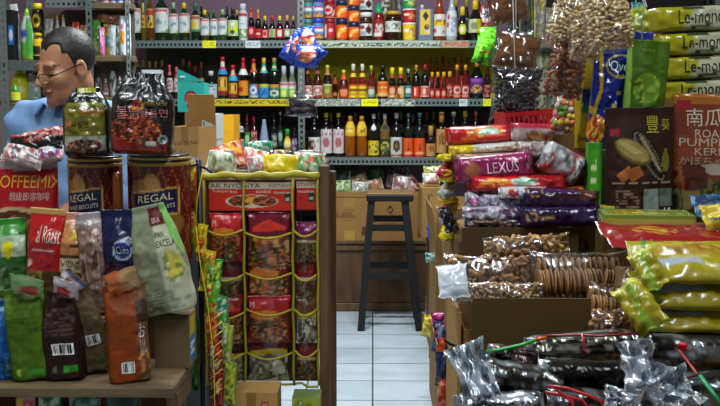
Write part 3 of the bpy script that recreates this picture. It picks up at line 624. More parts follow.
mid2 = [
    (303.4, 312, 66, 'sauce', '3a0f08', ('2a1c10', 70), [(70.5, 74, 'a8543c', 330), (85.5, 98, pk)], 'red-brown sauce bottle with pink label by the post'),
    (313, 322.2, 66, 'sauce', '3a0f08', ('2a1c10', 70), [(70.5, 74, '9a4a38', 330), (85.5, 98, pk)], 'red-brown sauce bottle with pink label'),
    (322.9, 332, 65, 'sauce', '160b06', ('c9c028', 69), [(69.5, 75, 'b87a50', 330), (84, 97.5, PT('9a6a34', ('e', .5, .55, .38, .3, '6a8a34'), ('e', .5, .5, .22, .18, 'c8a050'), ('r', 0, .86, 1, 1, 'c0b080')))], 'dark bottle with yellow cap and brown label'),
    (338.8, 348.6, 70, 'sauce', '4a1008', ('d6c01e', 73.5), [(74, 79.5, 'd2581c', 330), (86.5, 97.6, PT('b8301e', ('e', .5, .5, .36, .36, 'd8845c'), ('r', 0, .8, 1, 1, '6a1410')))], 'short red bottle with yellow cap and orange neck'),
    (349, 357.6, 64, 'sauce', '6a120a', ('d0d2b0', 71), [(73, 77, 'd8b81c', 330), (84, 97.6, hot)], 'hot sauce bottle with tall cream cap and yellow label'),
    (358.2, 366.6, 64, 'sauce', '6a120a', ('d0d2b0', 71), [(73, 77, 'd8b81c', 330), (84, 97.6, hot)], 'hot sauce bottle with tall cream cap, right one of its pair'),
    (367.4, 375.2, 65.6, 'sauce', '5a140c', ('b8c02a', 70), [(86.5, 97, PT('6c8a80', ('e', .5, .5, .3, .3, 'b8c4b0'), ('r', 0, .75, 1, 1, 'a05a4a')))], 'red bottle with lime cap and teal-grey label'),
    (377.4, 388.2, 65.5, 'soy', D, ('1a1614', 70), [(81.5, 96.5, PT('e0791c', ('r', .1, .45, .9, .85, 'c9561a'), ('t', .15, .5, .85, .8, 2, 'e8c890', 8), ('r', .1, .06, .9, .2, 'e8b070')))], 'black sauce bottle with orange label'),
    (388.8, 395.8, 67.6, 'sauce', D, ('eac81a', 74.5, .62), [(75, 78, 'b83a2a', 330), (86, 98, blk)], 'small black bottle with bright yellow cap'),
    (397, 404.6, 67.6, 'sauce', D, ('eac81a', 74.5, .62), [(75, 78, 'b83a2a', 330), (86, 98, PT('b03a28', ('r', .5, 0, 1, 1, 'c8a850'), ('e', .45, .6, .3, .28, 'd8b898')))], 'small black bottle with bright yellow cap and gold-red label'),
    (405.4, 411.4, 69, 'sauce', '14100e', ('aab0b0', 73), [(85.5, 97, PT('2c8a8c', ('r', .1, .4, .9, .7, 'c8d4c8')))], 'slim dark bottle with teal label'),
    (412, 420.4, 65, 'wine', '0a0b0a', ('cc8a2c', 70), [(86.5, 98.3, PT('b01c1c', ('r', .3, .2, .7, .9, 'd0402c'), ('r', .36, .3, .46, .8, 'e8d8c8')))], 'tall black bottle with orange cap and red label'),
    (421, 429.4, 64.5, 'wine', '0a0b0a', ('b81c38', 70), [(86, 97, PT('cfa08c', ('r', .15, .2, .85, .8, 'c84a2c'), ('r', .25, .3, .5, .7, 'e8c8b0')))], 'black bottle with crimson cap and peach label'),
    (430, 434.6, 72, 'sauce', '501008', ('d99a24', 77, .7), [(88.5, 97.5, smr)], 'small chilli sauce bottle with amber cap'),
    (435.2, 440.6, 72, 'sauce', '1a0a08', ('d8a020', 77, .7), [(88.5, 98, smr)], 'small dark sauce bottle with amber cap'),
    (441.2, 446.4, 72, 'sauce', '501008', ('d8a020', 77, .7), [(88.5, 98, smr)], 'small red sauce bottle with amber cap'),
    (447, 452.6, 71.6, 'sauce', '5a160c', ('dca422', 77, .7), [(84, 97.5, PT('8a2a1c', ('t', .1, .1, .9, .9, 5, 'c8988a', 7)))], 'small brown-red sauce bottle with amber cap'),
    (453.2, 461.2, 64.8, 'sauce', '5c130a', ('d89a28', 70), [(85, 97.8, tal)], 'tall chilli bottle with amber cap and white-red label'),
    (461.8, 469.4, 64.8, 'sauce', '5c130a', ('d89a28', 70), [(85, 97.8, tal)], 'tall chilli bottle with amber cap beside the purple label'),
    (470, 484, 61.6, 'soy', '0d0c10', ('c87a3c', 67, .32), [(78, 93.5, PT('5a2a78', ('ne', .45, .3, .4, .24, ['c8a02c', '7a4a1c', 'd8c070', '4a2068'], 6), ('r', .1, .74, .9, .9, '8a4aa0')))], 'wide black bottle with purple and yellow label'),
    (484.6, 491, 62, 'sauce', '2a0c0c', ('a82a30', 67), [(85, 97, PT('b86a5c', ('t', .1, .1, .9, .9, 4, '6a1a1c', 6)))], 'dark red bottle at the right end'),
]
shelfrow(mid2, Z2, 6.065, 'from left, middle right shelf')
for i, (p0, p1, yt, cc, gc) in enumerate(((134.5, 140, 60, 'a89a60', '1a140a'), (141, 146, 60, 'b0a060', '1a140a'), (147, 152.5, 61, 'a89858', '1a140a'), (153.5, 158.5, 61, 'a89050', '2a180c'), (159.5, 164.5, 60, '9a8a60', '2a180c'), (180.5, 186, 59, '8a6a58', '2a120c'), (187, 192, 61, 'b8443a', '2a0c0a'), (193, 197.6, 66, 'b8303a', '300c0a'), (199, 204, 62, 'c85a40', '300c0a'))):
    bottle('sauce_bottle', f'dark bottle behind the noodle packs and teal box, {ORD[i + 1]} from left there', 'bottle', p0, p1, yt, Z2, 6.22, 'sauce', gc, (cc, yt + 7, .55), [(yt + 16, yt + 30, PT('8a7a60', ('t', .1, .1, .9, .9, 4, '4a3020', 6)))])
for i, (p0, p1, yt, cc, gc) in enumerate(((332.6, 337.6, 71, 'c8b82a', '2a100a'), (369.5, 376, 71, 'a8302a', '3a0c08'), (404.5, 409.5, 69, 'b8c0c0', '1a1412'), (428, 433, 57, 'b8402c', '3a0d08'), (434, 439.6, 57, '4a8a3a', '2a0d08'), (440.4, 446, 56, 'b03a2c', '3a0d08'), (446.6, 452, 58, '5a9a40', '2a0d08'), (452.6, 458, 57, 'b8402c', '4a1208'), (459, 464.4, 55.5, 'c8762c', '4a1208'), (465, 470, 57, 'b83a2c', '4a1208'))):
    bottle('chili_sauce_bottle', f'slim red bottle in the rear row, {ORD[i + 1]} from left on middle right shelf', 'bottle', p0, p1, yt, Z2, 6.24, 'sauce', gc, (cc, yt + 4, .55), [(yt + 6, yt + 13, 'b83a26', 330), (yt + 20, 97, smr)])

# bottom shelf
kr = lambda: PT('b8894a', ('e', .5, .62, .22, .2, '8a5a28'), ('t', .15, .1, .85, .45, 4, '6a4420', 9))
syr = PT('cdbfbd', ('e', .5, .45, .26, .2, 'a85a5c'), ('t', .1, .72, .9, .9, 2, '9a6a6c', 9), ('t', .15, .1, .85, .25, 2, '8a8488', 9))
low = [
    (235.6, 243.6, 113, 'wine', '12100e', ('2a1a16', 117), [(126, 132, PT('c2c4c0', ('r', 0, .3, 1, .6, '8a8c88')), 230), (139, 150, PT('b8bcb8', ('t', .1, .1, .9, .9, 4, '4a4a48', 7)))], 'dark wine bottle with white labels'),
    (244.2, 250, 114, 'wine', '3a0c10', ('b01c2c', 122), [(132, 145, PT('2c7a3a', ('e', .5, .5, .3, .3, 'a8c080')))], 'dark red bottle with red cap and green label'),
    (250.6, 257, 116, 'wine', '2a0c10', ('a81c30', 124), [(130, 145, PT('8a2430', ('t', .1, .1, .9, .9, 4, 'c89a90', 7)))], 'dark bottle with tall crimson cap'),
    (257.6, 270.6, 119, 'cone', glass('93a0bd', .15, .2), None, [], 'pale blue-grey cone-shaped bottle'),
    (271.2, 277, 113, 'wine', '0e100e', ('1c1e1c', 119), [(133, 148, PT('40423c', ('t', .1, .1, .9, .9, 4, '9a9a90', 7)))], 'slim black bottle'),
    (277.6, 283, 112, 'wine', '0e140e', ('b8b2a0', 115), [(130, 146, PT('243a2c', ('e', .5, .6, .3, .3, '8aa890')))], 'black-green bottle with pale cap'),
    (283.6, 291, 129, 'sauce', 'b8901a', ('2c9a3a', 135.5, .6), [(138, 150, PT('d8b82a', ('e', .5, .5, .34, .3, 'e8dca0'), ('r', 0, 0, 1, .2, '9a7a1a')))], 'short yellow bottle with green cap', {'Y': 6.045}),
    (291.6, 297.4, 128, 'soy', '141018', ('20182a', 132), [(138, 152, PT('5a4a6c', ('t', .1, .1, .9, .9, 4, 'b0a4bc', 7)))], 'dark bottle with purple label by the post', {'Y': 6.045}),
]
shelfrow(low, Z3, 6.08, 'from left, lowest left shelf')
low2 = [
    (308.4, 320, 113, 'wine', D, ('1a1614', 118), [(137, 156.5, PT('cfcfc9', ('ne', .32, .58, .3, .3, ['4a3428', 'c2a890', '2a2018'], 6), ('r', 0, .05, 1, .25, 'b04a34'), ('e', .75, .8, .1, .1, '8a8a84')))], 'dark bottle with white and red picture label'),
    (320.6, 332, 113, 'wine', '170b0a', ('c9bc24', 117), [(129, 153, syr)], 'syrup bottle with yellow cap and pink-white label'),
    (333, 344, 113, 'wine', '170b0a', ('c9bc24', 117), [(129, 153, syr)], 'syrup bottle with pink-white label, right one of its pair'),
    (344.8, 355.6, 115.6, 'pet', glass('9a5208', .25, .1), ('c89030', 119.4), [(121.5, 136, PT('d9ae22', ('ne', .5, .5, .4, .3, ['d9ae22', 'e6cc5a', '9a6a14'], 6)))], 'amber juice bottle with yellow label'),
    (356.4, 367.2, 115.6, 'pet', glass('9a5208', .25, .1), ('c89030', 119.4), [(121.5, 136, PT('d9ae22', ('ne', .5, .5, .4, .3, ['e6cc5a', 'd9ae22', '9a6a14'], 6)))], 'amber juice bottle with yellow label, right one of its pair'),
    (368.2, 379.2, 114, 'wine', '160e0a', ('b9bdbb', 118.6), [(123, 131, PT('1a1412', ('e', .5, .5, .22, .4, 'd8d8d2')), 200), (140.5, 155, PT('d2b41c', ('ne', .5, .5, .4, .36, ['d2b41c', '3a5a1c', 'd8ca60', '2a2410'], 6)))], 'dark bottle with white cap and yellow label'),
    (379.8, 390, 114, 'wine', glass('7a5a2a', .15, .1), ('b9c0c0', 119), [(123, 131, PT('6a5a3c', ('e', .5, .5, .24, .4, '23281e')), 200), (139, 156.5, PT('262a1c', ('ne', .5, .5, .4, .36, ['c8b84a', '262a1c', '7a8a3a', '3a3a20'], 6)))], 'amber bottle with silver cap and black label'),
    (390.6, 402.4, 113, 'wine', '0d0c0b', ('b8bab4', 118), [(137, 157, PT('c5c6be', ('e', .5, .58, .24, .3, '3a2a1e'), ('e', .5, .58, .1, .14, '8a5a3c'), ('r', 0, .04, 1, .16, 'a83a2c')))], 'black bottle with white label and brown emblem'),
    (403.4, 413.4, 113, 'wine', '0a120e', ('5a8a8a', 117), [(138, 156.6, PT('d9521a', ('p', [(.42, .35), (.58, .35), (.52, .85)], '6a2410'), ('r', .2, .12, .8, .24, 'e8b090')))], 'dark green bottle with orange label'),
    (414, 425.4, 113, 'wine', '0a120e', ('5a8a8a', 117), [(138, 156.6, PT('d9521a', ('p', [(.42, .35), (.58, .35), (.52, .85)], '6a2410'), ('r', .2, .12, .8, .24, 'e8b090')))], 'dark green bottle with orange label, right one of its pair'),
    (426, 435.8, 125.8, 'soy', '1a120a', ('b8893c', 136, .5), [(143.4, 156, kr())], 'short bottle with kraft paper label and kraft cap'),
    (436.4, 447, 112, 'wine', '1a120a', ('a87a38', 122.5, .5), [(129, 152.6, kr())], 'tall bottle with kraft paper label and kraft neck'),
    (448.4, 459, 112, 'wine', '10140e', ('b0a890', 116, .4), [(130, 153, PT('b09040', ('t', .1, .1, .9, .9, 5, '5a4420', 7)))], 'dark bottle with beige cap behind the biscuit stack'),
    (460, 470.4, 111, 'wine', '0c160f', ('c8a82c', 117, .4), [(130, 153, PT('3a5a34', ('t', .1, .1, .9, .9, 5, '9aa880', 7)))], 'green bottle with gold cap behind the biscuit stack'),
    (471.4, 480, 111, 'wine', '10100e', ('a83a34', 117, .4), [(130, 153, PT('a09c8c', ('t', .1, .1, .9, .9, 5, '4a4a40', 7)))], 'dark bottle with red cap behind the biscuit stack'),
]
shelfrow(low2, Z3, 6.08, 'from left, lowest right shelf')
for i, (p0, p1, yt, cc, gc) in enumerate(((301.5, 307.5, 118, 'b8901c', '4a340a'), (313.6, 318.4, 112, '3a3430', '14100c'), (328, 334, 113, 'b8b030', '1c0e0a'), (341, 346, 115, '8a5a2a', '201008'), (352.6, 358.6, 113, 'b0842c', '3a1e08'), (376, 381, 112, '8a9294', '14120e'), (398, 404, 112, '9aa09c', '141210'), (410, 416, 114, '7aa0a0', '141a16'), (423, 430, 112, 'a87f40', '1e140a'), (430.4, 436.4, 111.6, 'b08a4a', '1e140a'))):
    bottle('sauce_bottle', f'dark bottle in the rear row, {ORD[i + 1]} from left on lowest shelf', 'bottle', p0, p1, yt, Z3, 6.26, 'wine', gc, (cc, yt + 8, .42), [(yt + 12, yt + 20, PT('8a7a58', ('t', .1, .1, .9, .9, 3, '3a2c1c', 6)))])
# ------------------------------------------------------------------ below the back shelf: cabinet, cartons, stool
WB = wood_mat('cabinet_wood', '3a2614', '6a4a2a', .6, 6, 6, 1.2)
WP = wood_mat('post_wood', '45301c', '74532f', .6, 10, 10, 1.5)
WD = wood_mat('plank_wood', '4c3c26', '7d6845', .7, 1.5, 10, 10)
YC = 5.94
zc = at(375, 241, YC).z
xa, xb = at(318, 240, YC).x, at(426, 240, YC).x
cab = tag(empty('low_cabinet', ((xa + xb) / 2, YC + .2, 0)), 'low brown wooden cabinet on the tiles behind the black stool', 'cabinet')
def cbox(name, x0, y0, z0, x1, y1, z1, mat, par=cab, col='6a4a2a'):
    o = make(name, [bbox(x0, y0, z0, x1, y1, z1, col)], mat, par, False); o.location = -Vector(par.location); return o
cbox('front_panel', xa, YC + .015, .05, xb, YC + .03, zc - .05, WB)
cbox('base_rail', xa, YC, 0, xb, YC + .03, .05, WP)
cbox('top_rail', xa, YC, zc - .06, xb, YC + .03, zc - .022, WP)
cbox('top_board', xa - .01, YC - .01, zc - .02, xb + .01, 6.36, zc, WB)
cbox('side_panel', xa, YC + .03, 0, xa + .02, 6.36, zc - .02, WB); cbox('side_panel', xb - .02, YC + .03, 0, xb, 6.36, zc - .02, WB)
def cart_rect(x0, y0, x1, y1, Y, d, zb=None, **kw):
    c, w, h = rp(x0, y0, x1, y1, Y); zb = c.z if zb is None else zb; h = at((x0 + x1) / 2, y0, Y).z - zb
    return (c.x, Y + d / 2, zb), w, d, h
kraft = '96703f'
def kprint(*L): return PT(kraft, *L)
l_, w, d, h = cart_rect(322, 197, 370.4, 240, 5.96, .36, zc)
tag(carton('cardboard_carton', l_, (0, 0, 0), w, d, h, kraft, {'front': kprint(('r', .45, 0, .68, .22, 'a98a3e'), ('r', .45, .8, .68, 1, '9c7c40'), ('t', .2, .42, .7, .72, 4, '7c5a34', 8), ('r', .82, .12, .96, .3, '5a3c22'))}), 'brown cardboard carton with faint print on the low cabinet, left of the stool', 'carton')
l_, w, d, h = cart_rect(371, 198, 426, 240, 5.96, .36, zc)
tag(carton('cardboard_carton', l_, (0, 0, 0), w, d, h, '8f693a', {'front': PT('8f693a', ('e', .35, .72, .045, .09, '2c1c10'), ('e', .35, .72, .022, .045, '8f693a'), ('t', .2, .35, .62, .6, 4, '6e4c2a', 9), ('r', .86, .1, .97, .3, '5a3c22'))}), 'brown cardboard carton with a small black ring mark behind the stool seat', 'carton')
ztop = zc + h
# tray of oddments on the cartons
tx0, tx1 = at(329, 190, 5.97).x, at(424, 190, 5.97).x
tray = tag(make('cardboard_tray', [boxc(tx0, 5.96, ztop + .002, tx1, 6.3, ztop + .006, '8a673a'), boxc(tx0, 5.96, ztop + .006, tx1, 5.964, ztop + .04, '94713f'), boxc(tx0, 6.296, ztop + .006, tx1, 6.3, ztop + .04, '94713f'), boxc(tx0, 5.964, ztop + .006, tx0 + .004, 6.296, ztop + .04, '8a673a'), boxc(tx1 - .004, 5.964, ztop + .006, tx1, 6.296, ztop + .04, '8a673a')], BOARD, None, False), 'shallow cardboard tray of oddments on the cartons under the bottom shelf', 'tray')
odds = [  # px0,py0,px1,py1,Y, base, cols, roll, desc
    (331, 172, 352, 196, 6.2, '1f3a24', ['1f3a24', '2c5a34', '142418'], 12, 'dark green plastic pack at the left of the cardboard tray'),
    (334, 186, 350, 197.5, 6.03, '7c9a58', ['7c9a58', 'b8c8a0', '4a6a3a'], 0, 'green and white flat packet at the front of the cardboard tray'),
    (352, 187, 367, 197.5, 6.03, 'b0aca4', ['c8c6c0', '8a8680', 'a89c90'], 3, 'whitish flat packet at the front of the cardboard tray'),
    (354, 177, 370, 187, 6.12, '9a7a54', ['b8966a', '7a5a38', 'c8b090'], -25, 'tan packet lying tilted in the cardboard tray'),
    (370, 170, 386, 182, 6.22, '24502a', ['2c6a34', '163a1c', '4a8a4a'], 0, 'round green packet at the back of the cardboard tray'),
    (370, 182, 384, 192, 6.08, 'a08a72', ['c8b8a4', '7a5a44', 'a87a5a'], -15, 'beige packet in the middle of the cardboard tray'),
    (384, 174, 398, 190, 6.18, '8a6a74', ['b098a4', '5a3a44', 'c8b8c0'], 20, 'mauve packet in the cardboard tray behind the stool'),
    (392, 179, 408, 193, 6.06, 'a49a98', ['d0c8c4', '7a6a6a', '9a5a54'], 8, 'grey-white packet in the cardboard tray above the stool seat'),
    (402, 170, 412, 186, 6.2, '7a8694', ['a8b4c0', '5a6470', '3a424c'], -10, 'blue-grey packet standing in the cardboard tray'),
    (405, 180, 424, 194, 6.1, '8a4a4a', ['b86a64', 'd0b8b0', '5a2a2c', '9a5a54'], -38, 'red and white striped packet leaning right in the cardboard tray'),
]
for (a, b_, c_, d_, Y, bs, cols, ro, ds) in odds:
    q, w, h = rp(a, b_, c_, d_, Y); p = Pack(w * 1.1, h * 1.35, .05, 'pillow', axis='x', wr=.007)
    o = tag(pack('snack_packet', (q.x, Y, max(q.z, ztop + .012)), (R(-12), R(ro), 0), p, PT(bs, ('n', .08, .05, .92, .95, cols, 5)), FILM, nl=20, nb=10), ds, 'packet')

# stool
YT = 5.46
sx0, sx1 = at(366.5, 195, YT).x, at(413.5, 195, YT).x
zs = at(390, 195, YT).z
BLK = flat_mat('worn_black_paint', '0c0d0f', .45, 0, .2, 60)
SEATM = attr_mat('stool_seat', .6, var=.2)
sc0 = Vector(((sx0 + sx1) / 2, YT + .13, 0))
st = tag(empty('bar_stool', sc0), 'tall black wooden bar stool standing on the tiles in the aisle', 'stool')
hw = (sx1 - sx0) / 2
seat = make('seat', [bbox(-hw, -.13, zs - .038, hw, .13, zs, '0d0e10', .006)], BLK, st, False)
make('seat_pad', [bbox(-hw + .003, -.127, zs + .0005, hw - .003, .127, zs + .008, '8a6c42', .004)], SEATM, seat, False)
fb = {}
tpl = {(-1, -1): (371.5, 361), (1, -1): (405.5, 419)}
for sx in (-1, 1):
    for sy in (-1, 1):
        tp, bt = tpl[(sx, -1)]
        xt = at(tp, 204, YT).x - sc0.x; xbm = at(bt, 326, YT).x - sc0.x
        A = Vector((xt, sy * .095, zs - .038)); B = Vector((xbm, sy * .155, 0))
        fb[(sx, sy)] = (A, B)
        hw2 = .02
        v = []; 
        for P in (B, A):
            for (ax, ay) in ((-1, -1), (1, -1), (1, 1), (-1, 1)): v.append((P.x + ax * hw2, P.y + ay * hw2 * .9, P.z))
        f = [(0, 3, 2, 1), (4, 5, 6, 7), (0, 1, 5, 4), (1, 2, 6, 5), (2, 3, 7, 6), (3, 0, 4, 7)]
        make('leg', [(np.array(v), f, '0d0e10')], BLK, st, False)
def legp(k, z): A, B = fb[k]; t = z / A.z; return B.lerp(A, t)
for (ka, kb, zf_) in (((-1, -1), (1, -1), .40), ((-1, -1), (1, -1), .755), ((-1, 1), (1, 1), .425), ((-1, 1), (1, 1), .79), ((-1, -1), (-1, 1), .6), ((1, -1), (1, 1), .6), ((-1, -1), (-1, 1), .24), ((1, -1), (1, 1), .24)):
    z = zf_ * zs; a, c = legp(ka, z), legp(kb, z)
    dv = (c - a).normalized(); sd = Vector((-dv.y, dv.x, 0)) * .009; up = Vector((0, 0, .018))
    a = a + dv * .016; c = c - dv * .016
    v = [(P + i * sd + j * up)[:] for P in (a, c) for (i, j) in ((-1, -1), (1, -1), (1, 1), (-1, 1))]
    make('stretcher', [(np.array(v), [(0, 3, 2, 1), (4, 5, 6, 7), (0, 1, 5, 4), (1, 2, 6, 5), (2, 3, 7, 6), (3, 0, 4, 7)], '0d0e10')], BLK, st, False)

# ------------------------------------------------------------------ grey counter behind, with cartons
CT = 1.03
ctr = tag(empty('service_counter', (-1.06, 4.4, 0)), 'long grey metal counter behind the front displays, with cartons on it', 'counter')
cbox('counter_top', -1.17, 3.7, CT - .03, -.58, 5.2, CT, flat_mat('counter_metal', '8a9296', .3, .6), ctr)
cbox('counter_body', -1.15, 3.74, 0, -.62, 5.17, CT - .03, flat_mat('counter_body_paint', '3a3c3c', .6), ctr)
l_, w, d, h = cart_rect(172.5, 127, 203, 165, 3.9, .26, CT)
c0 = tag(open_carton('open_carton', (l_[0], 4.03, CT + .001), (0, 0, R(-7)), w * .98, d, h, '9c7440', (None, -8, 105, None), fl=.13), 'open brown carton with black printed line on the grey counter', 'carton')
fr = facegrid(w * .98, d + .002, h, 'front', (40, 30), PT('a07845', ('r', .42, .62, .66, 1, '8a6434'), ('t', .12, .26, .5, .42, 2, '5a3c1c', 14), ('s', .6, .1, .96, .26, 22)))
make('printed_front', [fr] + [txt(boxS(w * .98, d + .002, h, 'front'), 'We Do Ship You?', .06, .5, .97, .62, '1c130a', .05, .0006)], BOARD, c0, False)
for (a, b_, c_, e, lab, zb) in ((203.6, 140, 214.6, 166, 'white carton with green marks, lower one beside the open carton', CT), (203.6, 113.5, 214.6, 139.6, 'white carton, upper one on another white carton beside the open carton', None)):
    l_, w, d, h = cart_rect(a, b_, c_, e, 4.15, .2, CT if zb else zwt)
    tag(carton('white_carton', l_, (0, 0, R(-4)), w, d, h - .002, 'b4bcbc', {'front': PT('b9c1c1', ('r', .1, .55, .25, .7, '4a9a5a'), ('r', .1, .25, .25, .4, '4a9a5a'), ('r', 0, .02, 1, .1, '9a8a7a'), ('t', .35, .3, .9, .7, 4, '8a9494', 8))}, mat=PAPER), lab, 'carton')
    zwt = CT + h
l_, w, d, h = cart_rect(177, 80, 203.4, 150, 4.25, .2, CT)
hb = at(190, 112, 4.42).z - CT
tag(carton('cardboard_carton', (l_[0], 4.5, CT), (0, 0, 0), w * .95, .18, hb, '8a6a40'), 'plain carton hidden under the turquoise box on the grey counter', 'carton')
l_, w, d, h = cart_rect(177, 82.5, 203.4, 112, 4.41, .16, CT + hb)
tq = tag(carton('turquoise_box', l_, (0, 0, R(2)), w, d, h, '22a396', {'front': PT('27a698', ('e', .5, .43, .25, .3, '17181a'), ('r', 0, 0, 1, .36, '27a698'), ('e', .5, .43, .21, .24, 'd0313c'), ('r', .2, .28, .8, .36, '27a698'), ('e', .38, .2, .04, .06, '17181a'), ('e', .64, .2, .04, .06, '17181a'))}, mat=PAPER), 'turquoise box with red watermelon-shaped mark, one lid flap up', 'box')
v = np.array([(-w / 2, -d / 2, h), (-w / 2, -d / 2 + .002, h), (w / 2, -d / 2 + .002, h + .006), (w / 2, -d / 2, h + .006), (-w / 2, -d / 2, h + .062), (-w / 2, -d / 2 + .002, h + .062)])
make('lid_flap', [(v, [(0, 3, 4), (1, 5, 2), (0, 4, 5, 1), (3, 2, 5, 4), (0, 1, 2, 3)], '1f9a90'), boxc(-w / 2 + .012, -d / 2 - .001, h + .022, -w / 2 + .035, -d / 2 - .0005, h + .03, 'cfe4e0')], PAPER, tq, False)
for (a, c_, Y, lab) in ((213.6, 221, 4.9, 'tall amber yellow box, left one of two on the grey counter'), (221.6, 235, 4.88, 'tall amber yellow box, right one of two on the grey counter')):
    l_, w, d, h = cart_rect(a, 115, c_, 160, Y, .16, CT)
    tag(carton('yellow_box', l_, (0, 0, R(-3)), w * .96, d, h, 'd79a14', {'front': PT('dc9f16', ('r', 0, 0, .05, 1, 'b8820e'))}, mat=PAPER), lab, 'box')
l_, w, d, h = cart_rect(148, 71, 166, 95, 5.2, .1, CT)
tag(carton('white_carton', (l_[0], 5.1, CT + .002), (0, 0, R(4)), w, d, h, 'a4a8ac', {'front': PT('a8acb0', ('r', .06, .05, .94, .95, '9ea4a8'))}, mat=PAPER), 'pale grey-white tall carton behind the black noodle pack', 'carton')

# ------------------------------------------------------------------ centre rack with clear pockets
YR = 3.0
rk = tag(empty('pocket_rack', (at(262, 200, YR).x, YR, 0)), 'wooden rack hung with a yellow-edged clear pocket organizer and red header cards', 'rack')
RO = Vector(rk.location)
def rpart(name, chunks, mat, smooth=False):
    o = make(name, chunks, mat, rk, smooth); o.location = -RO; return o
def X_(px, Y=YR): return at(px, 250, Y).x
def Z_(py, Y=YR): return at(265, py, Y).z
zt = Z_(176)
YEL = 'a89a20'
YM = attr_mat('yellow_trim', .6, var=.22, bump=.3, bs=120)
for (pa, pb, nm) in ((319.5, 329.5, 'post'),):
    rpart('post', [bbox(X_(pa), YR - .02, 0, X_(pb), YR + .03, Z_(165), '5a3a20')], WP)
rpart('post', [bbox(X_(205), YR + .02, 0, X_(211), YR + .05, zt - .01, '5a3a20')], WP)
for xx in (X_(207), X_(322)): rpart('post', [bbox(xx, YR + .36, 0, xx + .03, YR + .39, zt - .01, '5a3a20')], WP)
rpart('tray_board', [bbox(X_(206), YR + .0, zt - .025, X_(319), YR + .4, zt - .008, '7a5a34')], WD)
rpart('tray_side', [bbox(X_(319.4), YR + .035, zt - .03, X_(323.5), YR + .4, zt + .03, '6a4a28')], WP)
rpart('backing_board', [bbox(X_(206), YR + .034, Z_(384), X_(318), YR + .04, zt - .03, '28241c')], PAPER)
# thick fuzzy yellow edge along the top
rpart('yellow_edge', [tubec([(X_(203 + 117 * i / 24), YR - .012 + .003 * math.sin(i * 2.1), Z_(175.5 + 1.0 * math.sin(i * .9) - (0 if i < 15 else 1))) for i in range(25)], [.011 + .002 * math.sin(i * 1.7) for i in range(25)], YEL, 10)], YM, True)
# header cards
HC = PT('c0281a', ('r', 0, .76, 1, .98, 'b9b49c'), ('r', 0, 0, 1, .04, '7a1812'), ('e', .5, .34, .31, .23, 'c9b9a0'), ('ne', .36, .34, .13, .18, ['3a1c10', 'a04a1a', '5a2a14', '2a140c'], 14), ('ne', .5, .4, .1, .16, ['d87a2a', 'b8501c', 'e8a04a'], 12), ('ne', .65, .34, .14, .18, ['3a1c10', '8a4a24', '5a2a14', 'b8683a'], 14), ('r', .885, .3, .955, .62, '14342c'), ('r', .9, .36, .94, .46, '9ab0a0'))
def card(pa, pb, ya, yb, Y, paint, n, writing=()):
    c, w, h = rp(pa, ya, pb, yb, Y)
    o = carton('header_card', (c.x - RO.x, Y - RO.y, c.z), (0, 0, 0), w, .002, h, 'b3261a', {'front': paint}, mat=PAPER, parent=rk, n=n, writing=writing)
    return o
wcol = 'e3cfc0'
h1 = card(209, 294.5, 182, 211, YR - .006, HC, (90, 44), [('front', 'AK NYONYA', .015, .8, .6, .95, '2a2c20'), ('front', 'INSTANT', .7, .82, .97, .93, 'a8322a'), ('front', 'Tumpers', .04, .62, .26, .73, wcol), ('front', 'sos', .25, .62, .33, .7, wcol), ('front', 'sambal', .55, .62, .72, .74, wcol), ('front', 'masakan', .76, .6, .95, .7, wcol)])
h2 = card(296.5, 318, 181, 210, YR - .004, PT('b3261a', ('r', 0, .76, 1, .98, 'b9b49c'), ('r', .55, .3, .82, .62, '14342c'), ('r', .6, .36, .76, .46, '9ab0a0'), ('r', 0, 0, 1, .04, '7a1812')), (24, 40), [('front', 'STANT', .06, .82, .9, .93, 'a8322a'), ('front', 'masakan', .06, .6, .82, .7, wcol)])
# pockets: vertical trims, sagging pocket mouths, clear vinyl fronts
cols = [(207, 244), (246, 292), (294.5, 317)]
mouths = [(229, 232, 230), (274, 272, 273.5), (311.5, 308, 308), (350, 351, 349)]
for k, px in enumerate((205.5, 244.8, 293.4, 318.2)):
    rpart('vertical_trim', [tubec([(X_(px) + .0015 * math.sin(i * 1.3 + k), YR - .014, Z_(178 + (384 - 178) * i / 18)) for i in range(19)], .0042, YEL, 8)], YM, True)
for j, row in enumerate(mouths):
    for k, (pa, pb) in enumerate(cols):
        y0 = row[k]
        if k == 0 and j == 3: y0 = 352
        rpart('pocket_edge', [tubec([(X_(pa + (pb - pa) * i / 12), YR - .018 - .03 * math.sin(math.pi * i / 12), Z_(y0 + 4.5 * math.sin(math.pi * i / 12))) for i in range(13)], .0036, YEL, 8)], YM, True)
        yb_ = [270, 308, 347, 383][j]
        zb, zt_ = Z_(yb_), Z_(y0)
        def fn(u, v, pa=pa, pb=pb, zb=zb, y0=y0):
            z = zb + (np.array([Z_(y0)])[0] - .012 * np.sin(np.pi * u) - zb) * v
            return np.stack([X_(pa) + (X_(pb) - X_(pa)) * u, YR - .032 - .028 * np.sin(np.pi * u) * (.55 + .45 * v) - .004 * vn(u * 5 + j * 3, v * 5 + k * 7), z], -1)
        rpart('clear_pocket', [gridc(fn, 12, 12, 'fff')], VINYL, True)
rpart('bottom_edge', [tubec([(X_(207 + 111 * i / 20), YR - .012, Z_(382.5 + (3 if i > 17 else .8 * math.sin(i)))) for i in range(21)], .004, YEL, 8)], YM, True)
